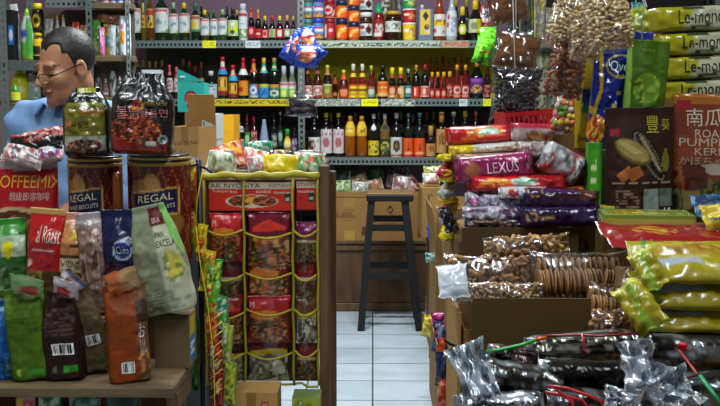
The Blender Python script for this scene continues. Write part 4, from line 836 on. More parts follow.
# sauce pouches in the pockets
food = ['5a1c0c', 'a84a1c', 'b8783c', '2a120a', '3c4a1a', '8a3414', 'c8945a']
dfood = ['3a200f', '6a4426', '1c120a', '8a6640', '343c1c']
def pouch(pa, pb, ya, yb, top, style, lab, k, wr=()):
    c, w, h = rp(pa, ya, pb, yb, YR - .010 + (.014 if (k // 3) % 2 else 0))
    p = Pack(w, h, .022, 'pillow', n=2.2, wr=.004, fr=3)
    if style == 0: pt = PT('7a1014', ('r', 0, .66, 1, 1, top), ('ne', .5, .36, .46, .34, food, 7), ('e', .4, .6, .36, .1, 'd8782a'), ('r', .06, .7, .3, .9, 'c83a34'))
    elif style == 1: pt = PT('5c0c18', ('r', 0, .6, 1, 1, top), ('n', 0, 0, 1, .56, food, 7), ('p', [(.1, .72), (.5, .86), (.95, .72), (.9, .66), (.1, .64)], 'c83020'))
    elif style == 2: pt = PT('3a2a1c', ('r', 0, .55, 1, 1, top), ('n', .04, .02, .96, .52, dfood, 7), ('r', 0, .5, 1, .56, 'b8a890'))
    else: pt = PT('3c3a30', ('n', 0, 0, 1, .6, ['5a5648', 'a8a494', '7a7666', '3a382c', 'c4c0b0'], 5), ('r', 0, .62, 1, 1, top), ('w', .55, .66, .03, 5, 'b89a24'))
    o = pack('sauce_pouch', c, (R(-2), 0, 0), p, pt, FILM, wr, nl=46, nb=22)
    return tag(o, lab, 'pouch')
PD = [
    (209, 243, 213, 262, 'b81c24', 0, 'red sauce pouch in the left top pocket of the rack', [('M', .08, .74, .2, .86, 'e0c0b8')]),
    (247, 291, 212, 266, '6a0c24', 1, 'crimson sauce pouch in the centre top pocket of the rack', ()),
    (296, 317, 222, 262, '6a1040', 2, 'purple-topped sauce pouch in the right top pocket of the rack', ()),
    (210, 243, 255, 304, '54101c', 2, 'dark red sauce pouch in the left second pocket of the rack', ()),
    (247, 291, 251.5, 304, 'b0101c', 0, 'bright red sauce pouch in the centre second pocket of the rack', [('for Nyonya', .1, .66, .92, .75, 'e6dcc8')]),
    (296, 317, 256, 303, '7a1018', 2, 'dark red sauce pouch in the right second pocket of the rack', ()),
    (212, 243, 295, 344, '8a1018', 1, 'red sauce pouch in the left third pocket of the rack', ()),
    (247, 291, 296, 343, 'a8141c', 0, 'red sauce pouch with white corner mark in the centre third pocket', [('M', .05, .76, .15, .88, 'e6d0c8')]),
    (296, 317, 297, 343, '5c3a20', 3, 'brown and white sauce pouch in the right third pocket of the rack', ()),
    (214, 243, 338, 380, '3a1418', 3, 'dark pouch in the left bottom pocket of the rack', ()),
    (248, 289, 333, 380, '6a1018', 3, 'dark red and silver pouch leaning in the centre bottom pocket', ()),
    (296, 317, 338, 380, '7a1420', 2, 'maroon pouch in the right bottom pocket of the rack', ()),
]
for k, q in enumerate(PD): pouch(*q[:7], k, q[7])
# snack packs heaped on top of the rack
sn = [
    (206, 158, 233, 178, 3.08, 'c8ccb8', ['c8ccb8', 'a8b48a', 'd8d8c8', '6a8a4a'], 10, 'pale green snack pack at the left end on top of the rack', ()),
    (216, 152, 247, 178, 3.1, 'c8341c', ['c8341c', 'd88a5a', 'e0d0c0', 'b82a1c', 'e8a83a'], -18, 'red and orange snack pack with blue lettering on top of the rack', [('Vicnie', .3, .4, .75, .62, '2438a0')]),
    (240, 155, 262, 176, 3.14, 'd0c4b8', ['d8d0c8', 'c84a34', 'e8e0d8', 'd88a6a'], 14, 'white and red snack pack between the orange and yellow packs', ()),
    (250, 162, 270, 179, 3.06, 'c4c2c4', ['d8d8dc', 'a8a8b0', 'c86a5a', 'e8e8e8'], -12, 'small white snack pack left of the yellow pack on the rack', ()),
    (261, 159.5, 296, 179, 3.05, 'dcc50e', ['dcc50e', 'dcc50e', 'dcc50e', 'e8d83a', 'c87a2a'], 0, 'bright yellow snack pack lying on top of the rack', ()),
    (294, 160, 322, 180, 3.07, 'a8bca0', ['c8d8c0', '4a9a5a', 'd86a3a', 'e0e4d8', '7ab07a'], 3, 'green and white snack pack at the right end on top of the rack', ()),
    (266, 152, 296, 164, 3.24, '1c1e2c', ['1c1e2c', '3a3a54', 'b89a4a', '141420'], 6, 'dark navy snack packs behind the yellow pack on the rack', ()),
    (225, 149, 246, 158, 3.3, 'b05a34', ['c86a44', 'd8c8b8', '8a3a24', '6a7a3a'], 0, 'brown and white snack pack at the back of the rack top', ()),
    (243, 143, 271, 156, 3.32, '2c9a6a', ['2c9a6a', 'd8dcd8', '1c7a54', '2c9a6a'], -4, 'green and white snack pack at the back of the rack top', ()),
    (298, 152, 318, 164, 3.3, '8c8a7c', ['a8a89a', '6a6a5c', 'c8c4b4'], 0, 'grey-beige snack pack behind the green one on the rack', ()),
]
ztray = zt - .008
for (a, b_, c_, d_, Y, bs, cs, ro, ds, wr) in sn:
    q, w, h = rp(a, b_, c_, d_, Y); p = Pack(w * 1.12, h * 1.2, .06, 'pillow', axis='x', wr=.007)
    o = tag(pack('snack_pack', (q.x, Y, max(q.z, ztray + .004 + abs(math.sin(R(ro))) * w * .4)), (R(-25), R(ro), 0), p, PT(bs, ('n', .07, .06, .93, .94, cs, 4)), FILM, [(t[0], *t[1:]) for t in wr], nl=26, nb=12), ds, 'snack pack')
# cartons under the rack
cz = at(256, 381, 2.82).z
l_, w, d, h = cart_rect(234, 381, 277.5, 430, 2.8, .12, .26); h = at(256, 381, 2.92).z - .26
tag(carton('cardboard_carton', l_, (0, 0, 0), w, d, h, 'b08a4e', {'front': PT('b28c50', ('r', .28, 0, .5, 1, '8f6c38'), ('r', .62, .5, .8, .86, 'b03a2c'), ('r', .65, .54, .77, .82, 'c8946a'), ('r', .68, .58, .74, .78, 'b03a2c'))}), 'light brown taped carton with red stamp under the pocket rack', 'carton')
l2, w2, d2, h2 = cart_rect(236, 430, 280, 470, 2.8, .16, 0)
tag(carton('cardboard_carton', (l_[0], l_[1], 0), (0, 0, 0), w * 1.02, d, .258, '8a683a'), 'brown carton on the floor under the stamped carton', 'carton')
l_, w, d, h = cart_rect(292, 389, 320, 415, 2.84, .09, .3); h = at(306, 389, 2.93).z - .3
tag(carton('green_box', (l_[0], l_[1], .3), (0, 0, 0), w, d, h, '8c9a2e', {'front': PT('98a436', ('r', .4, .45, .72, .68, '5a3020'), ('ne', .3, .8, .4, .14, ['b8bc8a', '6a7a2a', '98a436'], 7)), 'top': '6a7a44'}, mat=PAPER, writing=[('front', 'Sedap', .44, .5, .68, .62, 'd8d0b0')]), 'yellow-green box with a dark brown name plate beneath the rack', 'box')
tag(carton('cardboard_carton', (l_[0], l_[1], 0), (0, 0, 0), w * 1.05, d * 1.2, .298, '7a5a34'), 'carton on the floor beneath the yellow-green box', 'carton')

# ------------------------------------------------------------------ strip of hanging sachets left of the rack
hp = tag(empty('display_pole', (at(201.5, 300, 2.9).x, 2.9, 0)), 'black metal pole left of the rack that carries hanging sachets', 'pole')
make('pole', [tubec([(0, 0, 0), (0, 0, .7), (0, 0, at(200, 160, 2.9).z)], .0085, '0e0f10', 12)], flat_mat('black_metal', '0c0d0e', .4, .4), hp)
make('foot', [lathec([(.045, 0), (.045, .008), (.015, .02)], '0e0f10', 20)], flat_mat('black_metal_foot', '0c0d0e', .4, .4), hp)
make('hook_arm', [tubec([(0, 0, at(200, 166, 2.9).z), (.03, -.04, at(200, 168, 2.9).z), (.05, -.09, at(200, 170, 2.9).z)], .004, '0e0f10', 8)], flat_mat('black_wire', '0c0d0e', .4, .4), hp)
make('hook_arm', [tubec([(0, 0, at(200, 164, 2.9).z), (-.02, -.03, at(200, 165, 2.9).z), (-.035, -.06, at(200, 166, 2.9).z)], .004, '0e0f10', 8)], flat_mat('black_wire_arm', '0c0d0e', .4, .4), hp)
def hang_pack(a, b_, c_, d_, Y, bs, cs, ro, rz, ds, name='snack_sachet', cat='sachet', th=.03, prof='pillow', wr=(), mat=None, layers=()):
    q, w, h = rp(a, b_, c_, d_, Y); p = Pack(w, h, th, prof, wr=.005)
    return tag(pack(name, q, (R(-2), R(ro), R(rz)), p, PT(bs, ('n', .06, .07, .94, .93, cs, 4), *layers), mat or FILM, wr, nl=24, nb=12), ds, cat)
strip = [
    (193, 224, 207, 262, 'd8c01a', ['d8c01a', 'c83a1c', 'e0d040', 'b8a018'], 4, 'yellow sachet at the top of the hanging strip'),
    (197, 250, 213, 292, 'c8b022', ['d8c42a', 'c84a1c', '4a9a2c', 'e8d860'], 6, 'yellow and red sachet second from top of the hanging strip'),
    (206, 258, 221, 300, '3f9a2c', ['4fae34', 'd8d83a', '2c7a2a', 'c8d8b0'], 5, 'green sachet with white swirl on the hanging strip'),
    (203, 282, 219, 318, '5ab02c', ['5ab02c', 'c8342c', 'd8e04a', '3a8a24'], 4, 'lime green sachet with red mark on the hanging strip'),
    (213, 296, 229, 336, '3a9a4c', ['3a9a4c', '2c7a8a', 'd8d8c0', '5ab04a'], 3, 'teal-green sachet in the middle of the hanging strip'),
    (206, 314, 220, 352, 'b8401c', ['c8501c', 'd88a2a', '9a2a1c', 'e0b04a'], -4, 'orange-red sachet in the middle of the hanging strip'),
    (218, 324, 232, 368, '9ab83a', ['b0c84a', 'd8d8b0', '6a9a2c', 'a8b060'], 4, 'pale lime sachet in a clear sleeve on the hanging strip'),
    (208, 344, 222, 382, '9a241c', ['a82a1c', 'c85a2a', '6a1414', 'd8c0a8'], 2, 'dark red sachet near the foot of the hanging strip'),
    (210, 370, 226, 412, '8a1c1c', ['8a1c1c', 'b83a24', '5a1010', 'd8a85a'], -2, 'maroon sachet at the foot of the hanging strip'),
    (222, 362, 236, 404, '7a8a24', ['8a9a2c', 'b8b03a', '5a6a1c'], 3, 'olive sachet at the right foot of the hanging strip'),
]
for i, (a, b_, c_, d_, bs, cs, ro, ds) in enumerate(strip): hang_pack(a, b_, c_, d_, 2.86 - i * .018, bs, cs, ro, (-25 if i % 2 else -35), ds, th=.02)
tw = []
zt0 = at(208, 170, 2.75)
pts = [at(196, 226, 2.83), at(200, 262, 2.8), at(207, 300, 2.74), at(212, 340, 2.68), at(214, 372, 2.65), at(215, 420, 2.62)]
tw.append(tubec(pts, .0016, 'c8b03a', 6))
for i in range(9):
    y = 318 + i * 9.5; tw.append(tubec([at(210 + (i % 2), y + 4, 2.66), at(216, y - 1, 2.645), at(222, y - 6, 2.66)], .0014, 'd0b848', 6))
tw.append(tubec([at(203, 169, 2.83), at(197, 200, 2.83), at(196, 226, 2.83)], .0016, 'c8b03a', 6))
tag(make('yellow_twine', tw, CLOTH), 'yellow twine tying the strip of hanging sachets together', 'twine')
hang_pack(184, 166, 200, 216, 2.94, 'c8501c', ['d8a81c', 'c8341c', 'e0c83a', '8a2a14'], -4, -25, 'red and yellow snack bag hanging behind the biscuit tin', 'snack_bag', 'snack bag', .04)
hang_pack(183, 160, 194, 180, 2.9, 'd8c41c', ['d8c41c', 'd8c41c', 'e8d840'], 4, -20, 'small yellow packet sticking up behind the right biscuit tin', 'snack_packet', 'packet', .02)
hang_pack(187, 212, 198, 252, 2.9, 'b8a81c', ['c8b82a', '4a8a2c', 'b8381c'], -4, -25, 'yellow-green snack bag hanging below the red and yellow one', 'snack_bag', 'snack bag', .04)
hang_pack(187, 318, 200, 390, 2.86, '1c4a1c', ['1c4a1c', '2a6a24', '143414'], 0, -20, 'dark green bag hanging beside the small cardboard box', 'snack_bag', 'snack bag', .04)

# ------------------------------------------------------------------ things hung in front of the back shelf
def string(pts, r, col, label, cat='string', name='hanging_string'):
    return tag(make(name, [tubec(pts, r, col, 6)], CLOTH), label, cat)
bl = ['1c3a9a', '2a5ac0', 'c86a2a', 'd8b08a', 'a83a24', '16286a', 'e0d8d0']
bunch = [(276, 35, 294, 61, 34, 4.62, 0), (286, 31, 304, 60, 14, 4.56, 1), (300, 27, 319, 57, -8, 4.5, 2), (312, 34, 331, 60, -46, 4.58, 3), (294, 45, 317, 68, 4, 4.42, 4)]
for i, (a, b_, c_, d_, ro, Y, k) in enumerate(bunch):
    q, w, h = rp(a, b_, c_, d_, Y); p = Pack(w, h, .05, 'pillow', wr=.007)
    lay = [('p', [(.0, .5), (.5, .95), (1, .7), (.9, .45), (.4, .7)], 'd8d8dc'), ('ne', .5, .45, .36, .22, ['c8703a', 'e0b080', 'a8482a', 'd8a060'], 5), ('r', 0, .62, 1, .72, 'b83a2c')]
    if k == 3: lay = [('ne', .5, .5, .36, .3, ['c8c03a', '3a9ad0', 'd8d850', '2a5ac0'], 6)]
    tag(pack('snack_pack', q, (0, R(ro), R([15, 5, -8, -20, 0][i])), p, PT('1d3fa8', *lay), FILM, nl=26, nb=12), 'blue snack pack in the bunch hanging before the shelf post, ' + ['leftmost', 'second from left', 'third from left', 'rightmost with yellow picture', 'lowest in the middle'][i], 'snack pack', 'blue snack packs hanging in a bunch')
string([at(303, 34, 4.52), at(303, 5, 4.52), at(303, -60, 4.52), (at(303, -60, 4.52).x, 4.52, ZC)], .002, '9a9a94', 'thin string holding up the bunch of blue snack packs')
def clear_bag(a, b_, c_, d_, Y, th, ro, label, name='clear_bag', cat='bag', prof='hang', film=None, rz=0, tilt=-2):
    q, w, h = rp(a, b_, c_, d_, Y); p = Pack(w, h, th, prof, wr=.008, fr=5)
    t = tag(empty(name, q, (R(tilt), R(ro), R(rz))), label, cat)
    return t, p
def film_of(t, p, mat=CLEAR, nl=26, nb=14): return make('film', [p.body('fff', nl, nb)], mat, t)
t, p = clear_bag(284, 91, 318, 117, 5.7, .06, 4, 'clear bag of dark dried fruit hanging from the middle shelf edge', prof='pillow')
film_of(t, p, CLEAR)
p2 = Pack(p.w * .8, p.h * .62, .03, 'pillow', wr=.01, fr=6); o = make('dried_fruit', [p2.body(PT('1c1416', ('n', 0, 0, 1, 1, ['1c1416', '2c2024', '120c0e'], 9)), 20, 12)], SATIN, t); o.location = (0, 0, .008)
string([at(301, 93, 5.7), at(301, 88, 5.72), at(301, 52, 5.95), at(301, 46, 6.005)], .0018, 'b0b0a8', 'short string by which the clear bag hangs from the top shelf edge')
gc = ['5ab820', '6ac82c', '3a8a18', '8ad040', '2a6a14']
for (a, b_, c_, d_, ro, Y, lab) in ((471, 36, 490, 64, 14, 4.7, 'bright green leaf-print pack hanging by the red pouch, left of a pair'), (481, 27, 499, 60, -4, 4.8, 'bright green pack hanging by the red pouch, right of a pair')):
    hang_pack(a, b_, c_, d_, Y, '56b41e', gc, ro, 8, lab, 'green_pack', 'snack pack', .05, layers=(('p', [(.2, .4), (.5, .5), (.9, .46), (.5, .38)], 'a85a2a'), ('p', [(.35, 0), (.5, 0), (.62, .36), (.5, .36)], '1c3a10')))
string([at(488, 30, 4.75), at(489, 8, 4.75), (at(489, 8, 4.75).x, 4.75, ZC)], .0018, '8a8a80', 'thin string holding the bright green packs')
# ------------------------------------------------------------------ left front stepped display
BX0, BX1 = -1.42, -.5
ZB = .583
dsp = tag(empty('display_rack', ((BX0 + BX1) / 2, 2.7, 0)), 'old wooden stepped display with plank shelf carrying the coffee bags and biscuit tins', 'display rack')
def dpart(name, *a, mat=WD, col='8a744c'): return cbox(name, *a, mat, dsp, col)
dpart('shelf_plank', BX0, 2.4, ZB - .026, BX1, 2.66, ZB)
dpart('front_edge', BX0, 2.392, ZB - .03, BX1, 2.4, ZB - .004, mat=WD)
dpart('step_board', BX0, 2.66, .68, BX1 - .14, 2.79, .70); dpart('riser', BX0, 2.652, ZB, BX1 - .14, 2.66, .69, mat=WB)
dpart('step_board', BX0, 2.79, .80, BX1 - .08, 3.0, .82); dpart('riser', BX0, 2.782, .7, BX1 - .08, 2.79, .81, mat=WB)
dpart('lower_shelf', BX0, 2.44, .30, BX1 - .085, 2.98, .32)
for x, x2 in ((BX0, BX0), (BX1 - .03, BX1 - .115)):
    dpart('leg', x, 2.43, 0, x + .03, 2.47, ZB - .03, mat=WP); dpart('leg', x2, 2.95, 0, x2 + .03, 2.98, .8, mat=WP)
dpart('side_rail', BX1 - .03, 2.47, ZB - .09, BX1 - .005, 2.66, ZB - .03, mat=WP)
dpart('back_board', BX0, 2.985, .32, BX1 - .085, 2.995, .8, mat=WB)
SH = R(-2)
def bag(name, a, b_, c_, d_, Y, th, ro, rz, paint, label, zb=None, prof='block', n=5, writing=(), mat=SATIN, fold=None, wr=.005, rx=0, nl=64, nb=26, cat='coffee bag', fr=4, bars=None):
    q, w, h = rp(a, b_, c_, d_, Y)
    if zb is not None: h = h + (q.z - zb); q.z = zb + abs(math.sin(R(ro))) * w * .5
    p = Pack(w, h, th, prof, n=n, wr=wr, fold=fold, fr=fr)
    return tag(pack(name, q, (R(rx), R(ro), R(rz)), p, paint, mat, writing, nl=nl, nb=nb, extra=[sticker(p, *bars, BARS(16), 48, 6)] if bars else ()), label, cat), p
small = lambda u0, v0, u1, v1, n, c, f=10: ('t', u0, v0, u1, v1, n, c, f)
BZ = ZB + .001
# front row
bag('coffee_bag', -8, 300, 15, 388, 2.47, .07, 0, 8, PT('1c5a9a', ('n', .1, .02, .9, .3, ['1c5a9a', '17406a', '2a6ab0', '3a5a4a'], 4), ('r', .1, .86, .9, .92, '8ab0d0')), 'blue coffee bag cut off by the left edge, front row on the plank', BZ)
g, pg = bag('coffee_bag', 14, 289, 51, 386, 2.46, .075, -5, 6, PT('4a6612', ('r', .02, .8, .98, .84, '5a7422'), small(.12, .5, .85, .78, 7, '3d5a10'), ('r', .5, .05, .9, .12, '3f8a2a'), ('e', .25, .1, .06, .04, '9ab050'), ('e', .45, .9, .1, .06, '34430f')), 'olive green coffee bag with white barcode, front row on the plank', BZ)
def flap_top(parent, p, w, h, col_layers, base, ang=-35, off=(0, 0), roll=0, th=.02):
    """bag mouth folded over: a part of its bag"""
    f = Pack(w, h, th, 'pillow', n=2.4, wr=.005, fr=4)
    return pack('folded_top', (off[0], off[1] - .01, p.h * .93), (R(ang), R(roll), 0), f, PT(base, *col_layers), FILM, parent=parent, nl=20, nb=10)
flap_top(g, pg, .09, .075, [('e', .6, .35, .3, .28, 'c03a34'), ('r', 0, .7, 1, 1, '9ac078')], '8ab06a', 40, (.012, 0), 18)
g, pg = bag('coffee_bag', 47, 291, 85, 386, 2.465, .075, -4, 4, PT('2a1713', ('r', 0, .84, 1, .88, '35201a'), small(.12, .5, .85, .8, 7, '4e3830'), ('r', .55, .09, .88, .16, '3aa02c'), ('e', .3, .12, .07, .04, '6a5a54'), ('e', .4, .92, .12, .05, '4a3a34')), 'dark brown coffee bag with white barcode, front row on the plank', BZ, bars=(.28, .29, .85, .42), prof='taper')
flap_top(g, pg, .07, .07, [('p', [(.1, .1), (.8, .2), (.6, .8), (.2, .6)], 'c02a34'), ('r', 0, .75, 1, 1, 'd8c8c8')], 'd0b8b8', 42, (.02, 0), 20)
g, pg = bag('coffee_bag', 78, 286, 112, 384, 2.52, .055, -11, 12, PT('5c4c30', small(.1, .45, .8, .85, 9, '564a30'), ('r', .6, .1, .85, .16, '5a7a3a')), 'tan coffee bag leaning left with red-striped top, front row', BZ, bars=(.45, .3, .85, .42), prof='taper')
flap_top(g, pg, .05, .085, [('r', .35, 0, .7, 1, 'd8d4d0'), ('r', .42, .2, .62, .8, 'c8342c'), ('r', .7, 0, .8, 1, '3a5a9a')], '6a5c44', 35, (.012, 0), -28)
g, pg = bag('coffee_bag', 109, 284, 149, 390, 2.45, .08, -2, 20, PT('86380c', ('r', .7, 0, 1, 1, '6a4a30'), ('p', [(.72, .62), (1, .62), (1, .84), (.72, .84)], '3a2a20'), ('ne', .86, .2, .14, .14, ['b8703a', '6a4a30', 'd89a5a'], 6), small(.06, .42, .66, .84, 12, '7a3a10')), 'orange-brown coffee bag with white brush writing at the right of the front row', BZ, writing=[('お', .74, .46, .9, .6, 'dcd6cc'), ('いし', .76, .3, .92, .45, 'dcd6cc')], bars=(.28, .1, .6, .22))
flap_top(g, pg, .085, .07, [('r', .4, 0, 1, 1, 'b88a5a'), ('n', .45, .1, .95, .9, ['b88a5a', 'c89a6a', '9a6a3a'], 5)], 'c8642a', 30, (.0, 0), -14)
# small carton and the grey-green bag on it
cz1 = at(172, 316, 2.62).z
cx = at(172, 340, 2.56).x
l_, w, d, h = cart_rect(155, 316, 192, 364, 2.56, .10, ZB)
tag(carton('small_carton', (l_[0] - .004, l_[1], BZ), (0, 0, 0), w * .94, d, h, '6c5a3c', {'front': PT('6e5c3e', ('r', 0, .93, 1, 1, '5a4a30')), 'right': PT('7a6a44', ('r', .1, .1, .75, .55, '2a6ab0'), ('r', .1, .58, .75, .95, 'b89a24'), ('t', .2, .2, .7, .45, 3, 'c8d8e0', 6))}), 'small plain brown carton at the right end of the plank', 'carton')
zbx = ZB + h + .002
bag('coffee_bag', 146, 208, 197, 312, 2.56, .085, -12, 3, PT('7c8468', ('p', [(.52, .0), (1.02, .0), (1.02, .3), (.86, .82), (.52, .82)], 'b4b69a'), ('p', [(.5, .80), (.88, .80), (.84, .97), (.5, .97)], '5a1c1c'), ('p', [(.86, .7), (1.02, .5), (1.02, 1), (.82, 1)], '7ab05a'), ('ne', .76, .42, .2, .15, ['a4aa7a', 'c8b84a', '7a8a4a', 'c8c4a0'], 6), small(.1, .02, .45, .24, 7, '5c5a44', 9), small(.55, .02, .95, .16, 4, '8a8c78', 9)), 'grey-green coffee bag with dark red top patch standing on the small carton', zbx, writing=[('BRIA', .54, .83, .74, .88, 'd8b8b0'), ('IMAN', .54, .7, .74, .75, '33342c'), ('EXCELA', .54, .61, .94, .67, '33342c')], mat=SATIN, wr=.006, prof='taper')
# second row on the first step
Z2s = .701
bag('coffee_bag', -4, 219, 31, 292, 2.72, .06, -3, 8, PT('2c5a1c', ('e', .5, .92, .5, .1, '3a8a2c'), ('r', .3, .6, .98, .82, 'a8b898'), ('e', .5, .68, .16, .09, 'd8c81c'), ('n', .02, .05, .5, .5, ['2c4a1c', '4a6a3c', '1c3414'], 5), small(.1, .1, .4, .5, 6, '6a8a5a')), 'dark green coffee bag with yellow round mark, left end of the second row', Z2s, mat=FILM)
bag('coffee_bag', 26, 209, 60, 292, 2.715, .07, 4, -6, PT('7a6428', ('r', 0, .42, 1, 1, 'b01a1c'), ('n', .0, .0, 1, .42, ['8a7430', '6a4c1c', '9a8440', '4a3414'], 5), ('r', .2, .6, .85, .62, 'd8b0a8'), ('e', .12, .48, .06, .04, 'd8c0b8'), ('r', 0, .95, 1, 1, 'c8a060')), 'red topped coffee bag with gold base, second row', Z2s, writing=[('al Roast', .3, .68, .98, .84, 'e0cfc0')], mat=FILM)
bag('coffee_bag', 58, 213, 92, 292, 2.72, .065, 2, 4, PT('4a3420', ('r', 0, .58, 1, 1, 'c0804a'), ('p', [(.35, .74), (.65, .95), (1, .8), (1, .72)], 'd8b81c'), ('r', .05, .42, .95, .56, 'c8b48c'), ('r', .35, .66, .9, .7, '4a2a14'), ('r', 0, .92, 1, 1, 'c88a6a')), 'orange-brown coffee bag with pale band in the second row', Z2s, writing=[('VIENNA', .1, .47, .9, .53, '4a3018')], mat=FILM)
bag('coffee_bag', 84, 213, 108, 292, 2.70, .055, -4, 12, PT('8a7a70', ('r', 0, .9, 1, 1, 'a89a98'), ('n', .0, .05, 1, .85, ['8a6a5c', '7a5a50', 'a08a80', '5a4038'], 4)), 'clear-sided bag with brown powder between the orange-brown and navy bags', Z2s, mat=FILM)
bag('coffee_bag', 106, 210, 142, 296, 2.71, .065, -2, -4, PT('12193f', ('e', .62, .62, .27, .1, 'b8c4d8'), ('e', .62, .62, .24, .082, '1c3a8a'), ('r', .3, .2, .75, .31, '8a2a54'), ('ne', .35, .4, .2, .12, ['12193f', '4a5a8a', '101430'], 6), ('p', [(0, .5), (.6, .5), (.3, .35)], '4a1c2c')), 'navy blue coffee bag with oval white emblem in the second row', Z2s, writing=[('Chito', .45, .585, .8, .66, 'e0e6f0'), ('mini', .38, .225, .68, .285, 'd8b0c0')], mat=FILM)
# blue and clear things peeping between the rows
bag('coffee_bag', 2, 278, 20, 300, 2.62, .03, 70, 0, PT('1c6ab0', ('r', .2, .2, .8, .8, '2a8ad0')), 'bright blue packet lying between the two rows of coffee bags', .74, prof='pillow', mat=FILM, cat='packet')
# big red coffee sack
bag('coffee_mix_bag', -14, 160, 59, 236, 2.86, .12, 0, 0, PT('a8141c', ('e', .45, .3, .5, .26, 'b89a70'), ('e', .45, .32, .42, .2, '4a2412'), ('ne', .46, .34, .34, .14, ['5a2c14', '8a5a2c', '3a1a0c'], 5), ('w', .92, .99, .02, 5, 'a89a98')), 'large red coffee mix bag at the left of the biscuit tins', .821, prof='standup', n=3, writing=[('COFFEEMIX', .11, .735, 1.05, .855, 'e0a02a'), ('超級即溶咖啡', .38, .615, .92, .695, 'd9b8a4')], mat=FILM, wr=.004)
# biscuit tins
def tin(px0, px1, ytop, ylow, Y, zb, label, turn=0):
    q, w, h = rp(px0, ytop, px1, ylow, Y); H = at((px0 + px1) / 2, ytop, Y).z - zb; r = w / 2
    t = tag(empty('biscuit_tin', (q.x, Y + r, zb), (0, 0, turn)), label, 'tin')
    def lab(U, V):
        c = PT('5e1011', ('x', 0, 0, 1, 1, 7, 3.6, .022, 'a86c34'), ('r', .03, .03, .06, .97, '5e1011'))(U, V)
        for (cu, cv, ru, rv, col) in ((.45, .74, .13, .2, 'a87a40'), (.28, .68, .13, .2, '95682f'), (.3, .42, .26, .12, 'a0722e'), (.62, .42, .26, .13, '8a5f2a')):
            m = ((U - cu) / ru) ** 2 + ((V - cv) / rv) ** 2 <= 1; c[m] = hx(col)
            e = (((U - cu) / ru) ** 2 + ((V - cv) / rv) ** 2 <= 1) & (((U - cu) / ru) ** 2 + ((V - cv) / rv) ** 2 > .86); c[e] = hx('7a5222')
        m = (U > .2) & (U < .78) & (np.abs(V - .63 - .1 * (U - .5)) < .115); c[m] = hx('0f1f45')
        m = (U > .2) & (U < .78) & (np.abs(V - .63 - .1 * (U - .5)) < .14) & (np.abs(V - .63 - .1 * (U - .5)) > .125); c[m] = hx('c9a24a')
        m = (U > .78) & (U < .81) & (np.abs(V - .63 - .1 * (U - .5)) < .14); c[m] = hx('c9a24a')
        return c
    z0, z1 = .008, H * .9
    rf = lambda z: r * .985
    def S(u, v, off):
        a = np.radians(-90 + (np.asarray(u) - .5) * 150); rr = r * .985 + .001 + off
        return np.stack([rr * np.cos(a), rr * np.sin(a), z0 + (z1 - z0) * np.asarray(v)], -1)
    make('can', [lathec([(r * .985, 0), (r * .985, H * .92)], '6a1414', 48)], TIN, t)
    make('printed_wrap', [bandc(rf, z0, z1, lab, 300, 150, 60), txt(S, 'REGAL', .28, .625, .72, .7, 'd8c49a', .045, .0008), txt(S, 'MARIE BISCUITS', .25, .54, .74, .585, 'd0c4a0', .048, .0008)], TIN, t)
    make('rim', [lathec([(r * .99, H * .9), (r * 1.005, H * .905), (r * 1.005, H * .93), (r * .99, H * .935)], 'a8823a', 48), lathec([(r * .99, H * .955), (r * 1.01, H * .96), (r * 1.01, H * .975), (r * .99, H * .98)], 'b8924a', 48)], TIN, t)
    make('lid', [lathec([(r * .985, H * .935), (r * .985, H * .955)], '14100c', 48), lathec([(r * .985, H * .98), (r * .99, H * .995), (r * .95, H), (r * .3, H)], '1a1410', 48)], TIN, t)
    return H + zb
zA = tin(61, 116, 157, 262, 2.8, .821, 'dark red biscuit tin with blue band, left one of two', R(-16))
zT = tin(121, 185, 155.5, 264, 2.76, .821, 'dark red biscuit tin with blue band, right one of two', R(4))
l_, w, _ = rp(113, 165, 121, 240, 2.76)
tag(make('copper_tin', [lathec([(.011, 0), (.0125, .004), (.0125, .25), (.011, .27), (.006, .275)], '9a5a34', 20)], attr_mat('copper_foil', .3, metal=.7)), 'narrow copper-coloured tube between the two biscuit tins', 'tube').location = (l_.x, 2.765, .821)
# noodle packs on the tins
JJ = PT('0d100e', ('r', .09, .28, .93, .78, '6f6a1c'), ('r', .09, .1, .93, .3, '9a9888'), ('ne', .5, .16, .36, .1, ['3a1a10', '7a4a30', '2a120c', '9a6a4c', '1a0c08'], 12), ('r', .12, .45, .22, .53, 'b04a3a'), ('r', .2, .93, .9, .99, '9a9420'), small(.2, .36, .7, .42, 2, '4a4a18', 14), small(.14, .6, .9, .68, 2, '8a4a20', 14))
bag('noodle_multipack', 65, 88, 112, 153, 2.78, .11, -1, 3, JJ, 'black noodle multipack with olive label on the left biscuit tin', zA + .002, prof='multi', n=3.4, writing=[('CHAJANGMIUN', .12, .66, .92, .74, '1c1c10'), ('짜팔면', .25, .42, .6, .52, '14140c')], mat=FILM, wr=.008, cat='noodle pack', nl=90, nb=44)
BD = PT('0c0d0d', ('ne', .42, .3, .42, .2, ['5a1a0c', '9a3a14', '2a0c08', 'c86a2c', '7a2410', '3a1008'], 12), ('p', [(.05, .02), (.95, .02), (.95, .2), (.5, .13), (.05, .24)], '7a1a10'), ('e', .86, .2, .07, .055, '9aa4a0'), ('e', .86, .2, .05, .038, '2a4a44'), ('r', .58, .12, .76, .17, 'b8b4ac'), ('ne', .45, .6, .1, .07, ['c8502a', 'd89a3a', '7a1c10'], 8))
bag('noodle_multipack', 112, 74, 172, 155, 2.73, .12, 2, 4, BD, 'black spicy noodle multipack with red Korean letters on the right biscuit tin', zT + .002, prof='multi', n=3.2, writing=[('불닭', .12, .44, .5, .6, 'c07a74'), ('볶음면', .48, .47, .93, .57, 'b8706a'), ('까르보맛', .56, .61, .93, .66, 'b89a3a')], mat=FILM, wr=.010, cat='noodle pack', nl=90, nb=44)
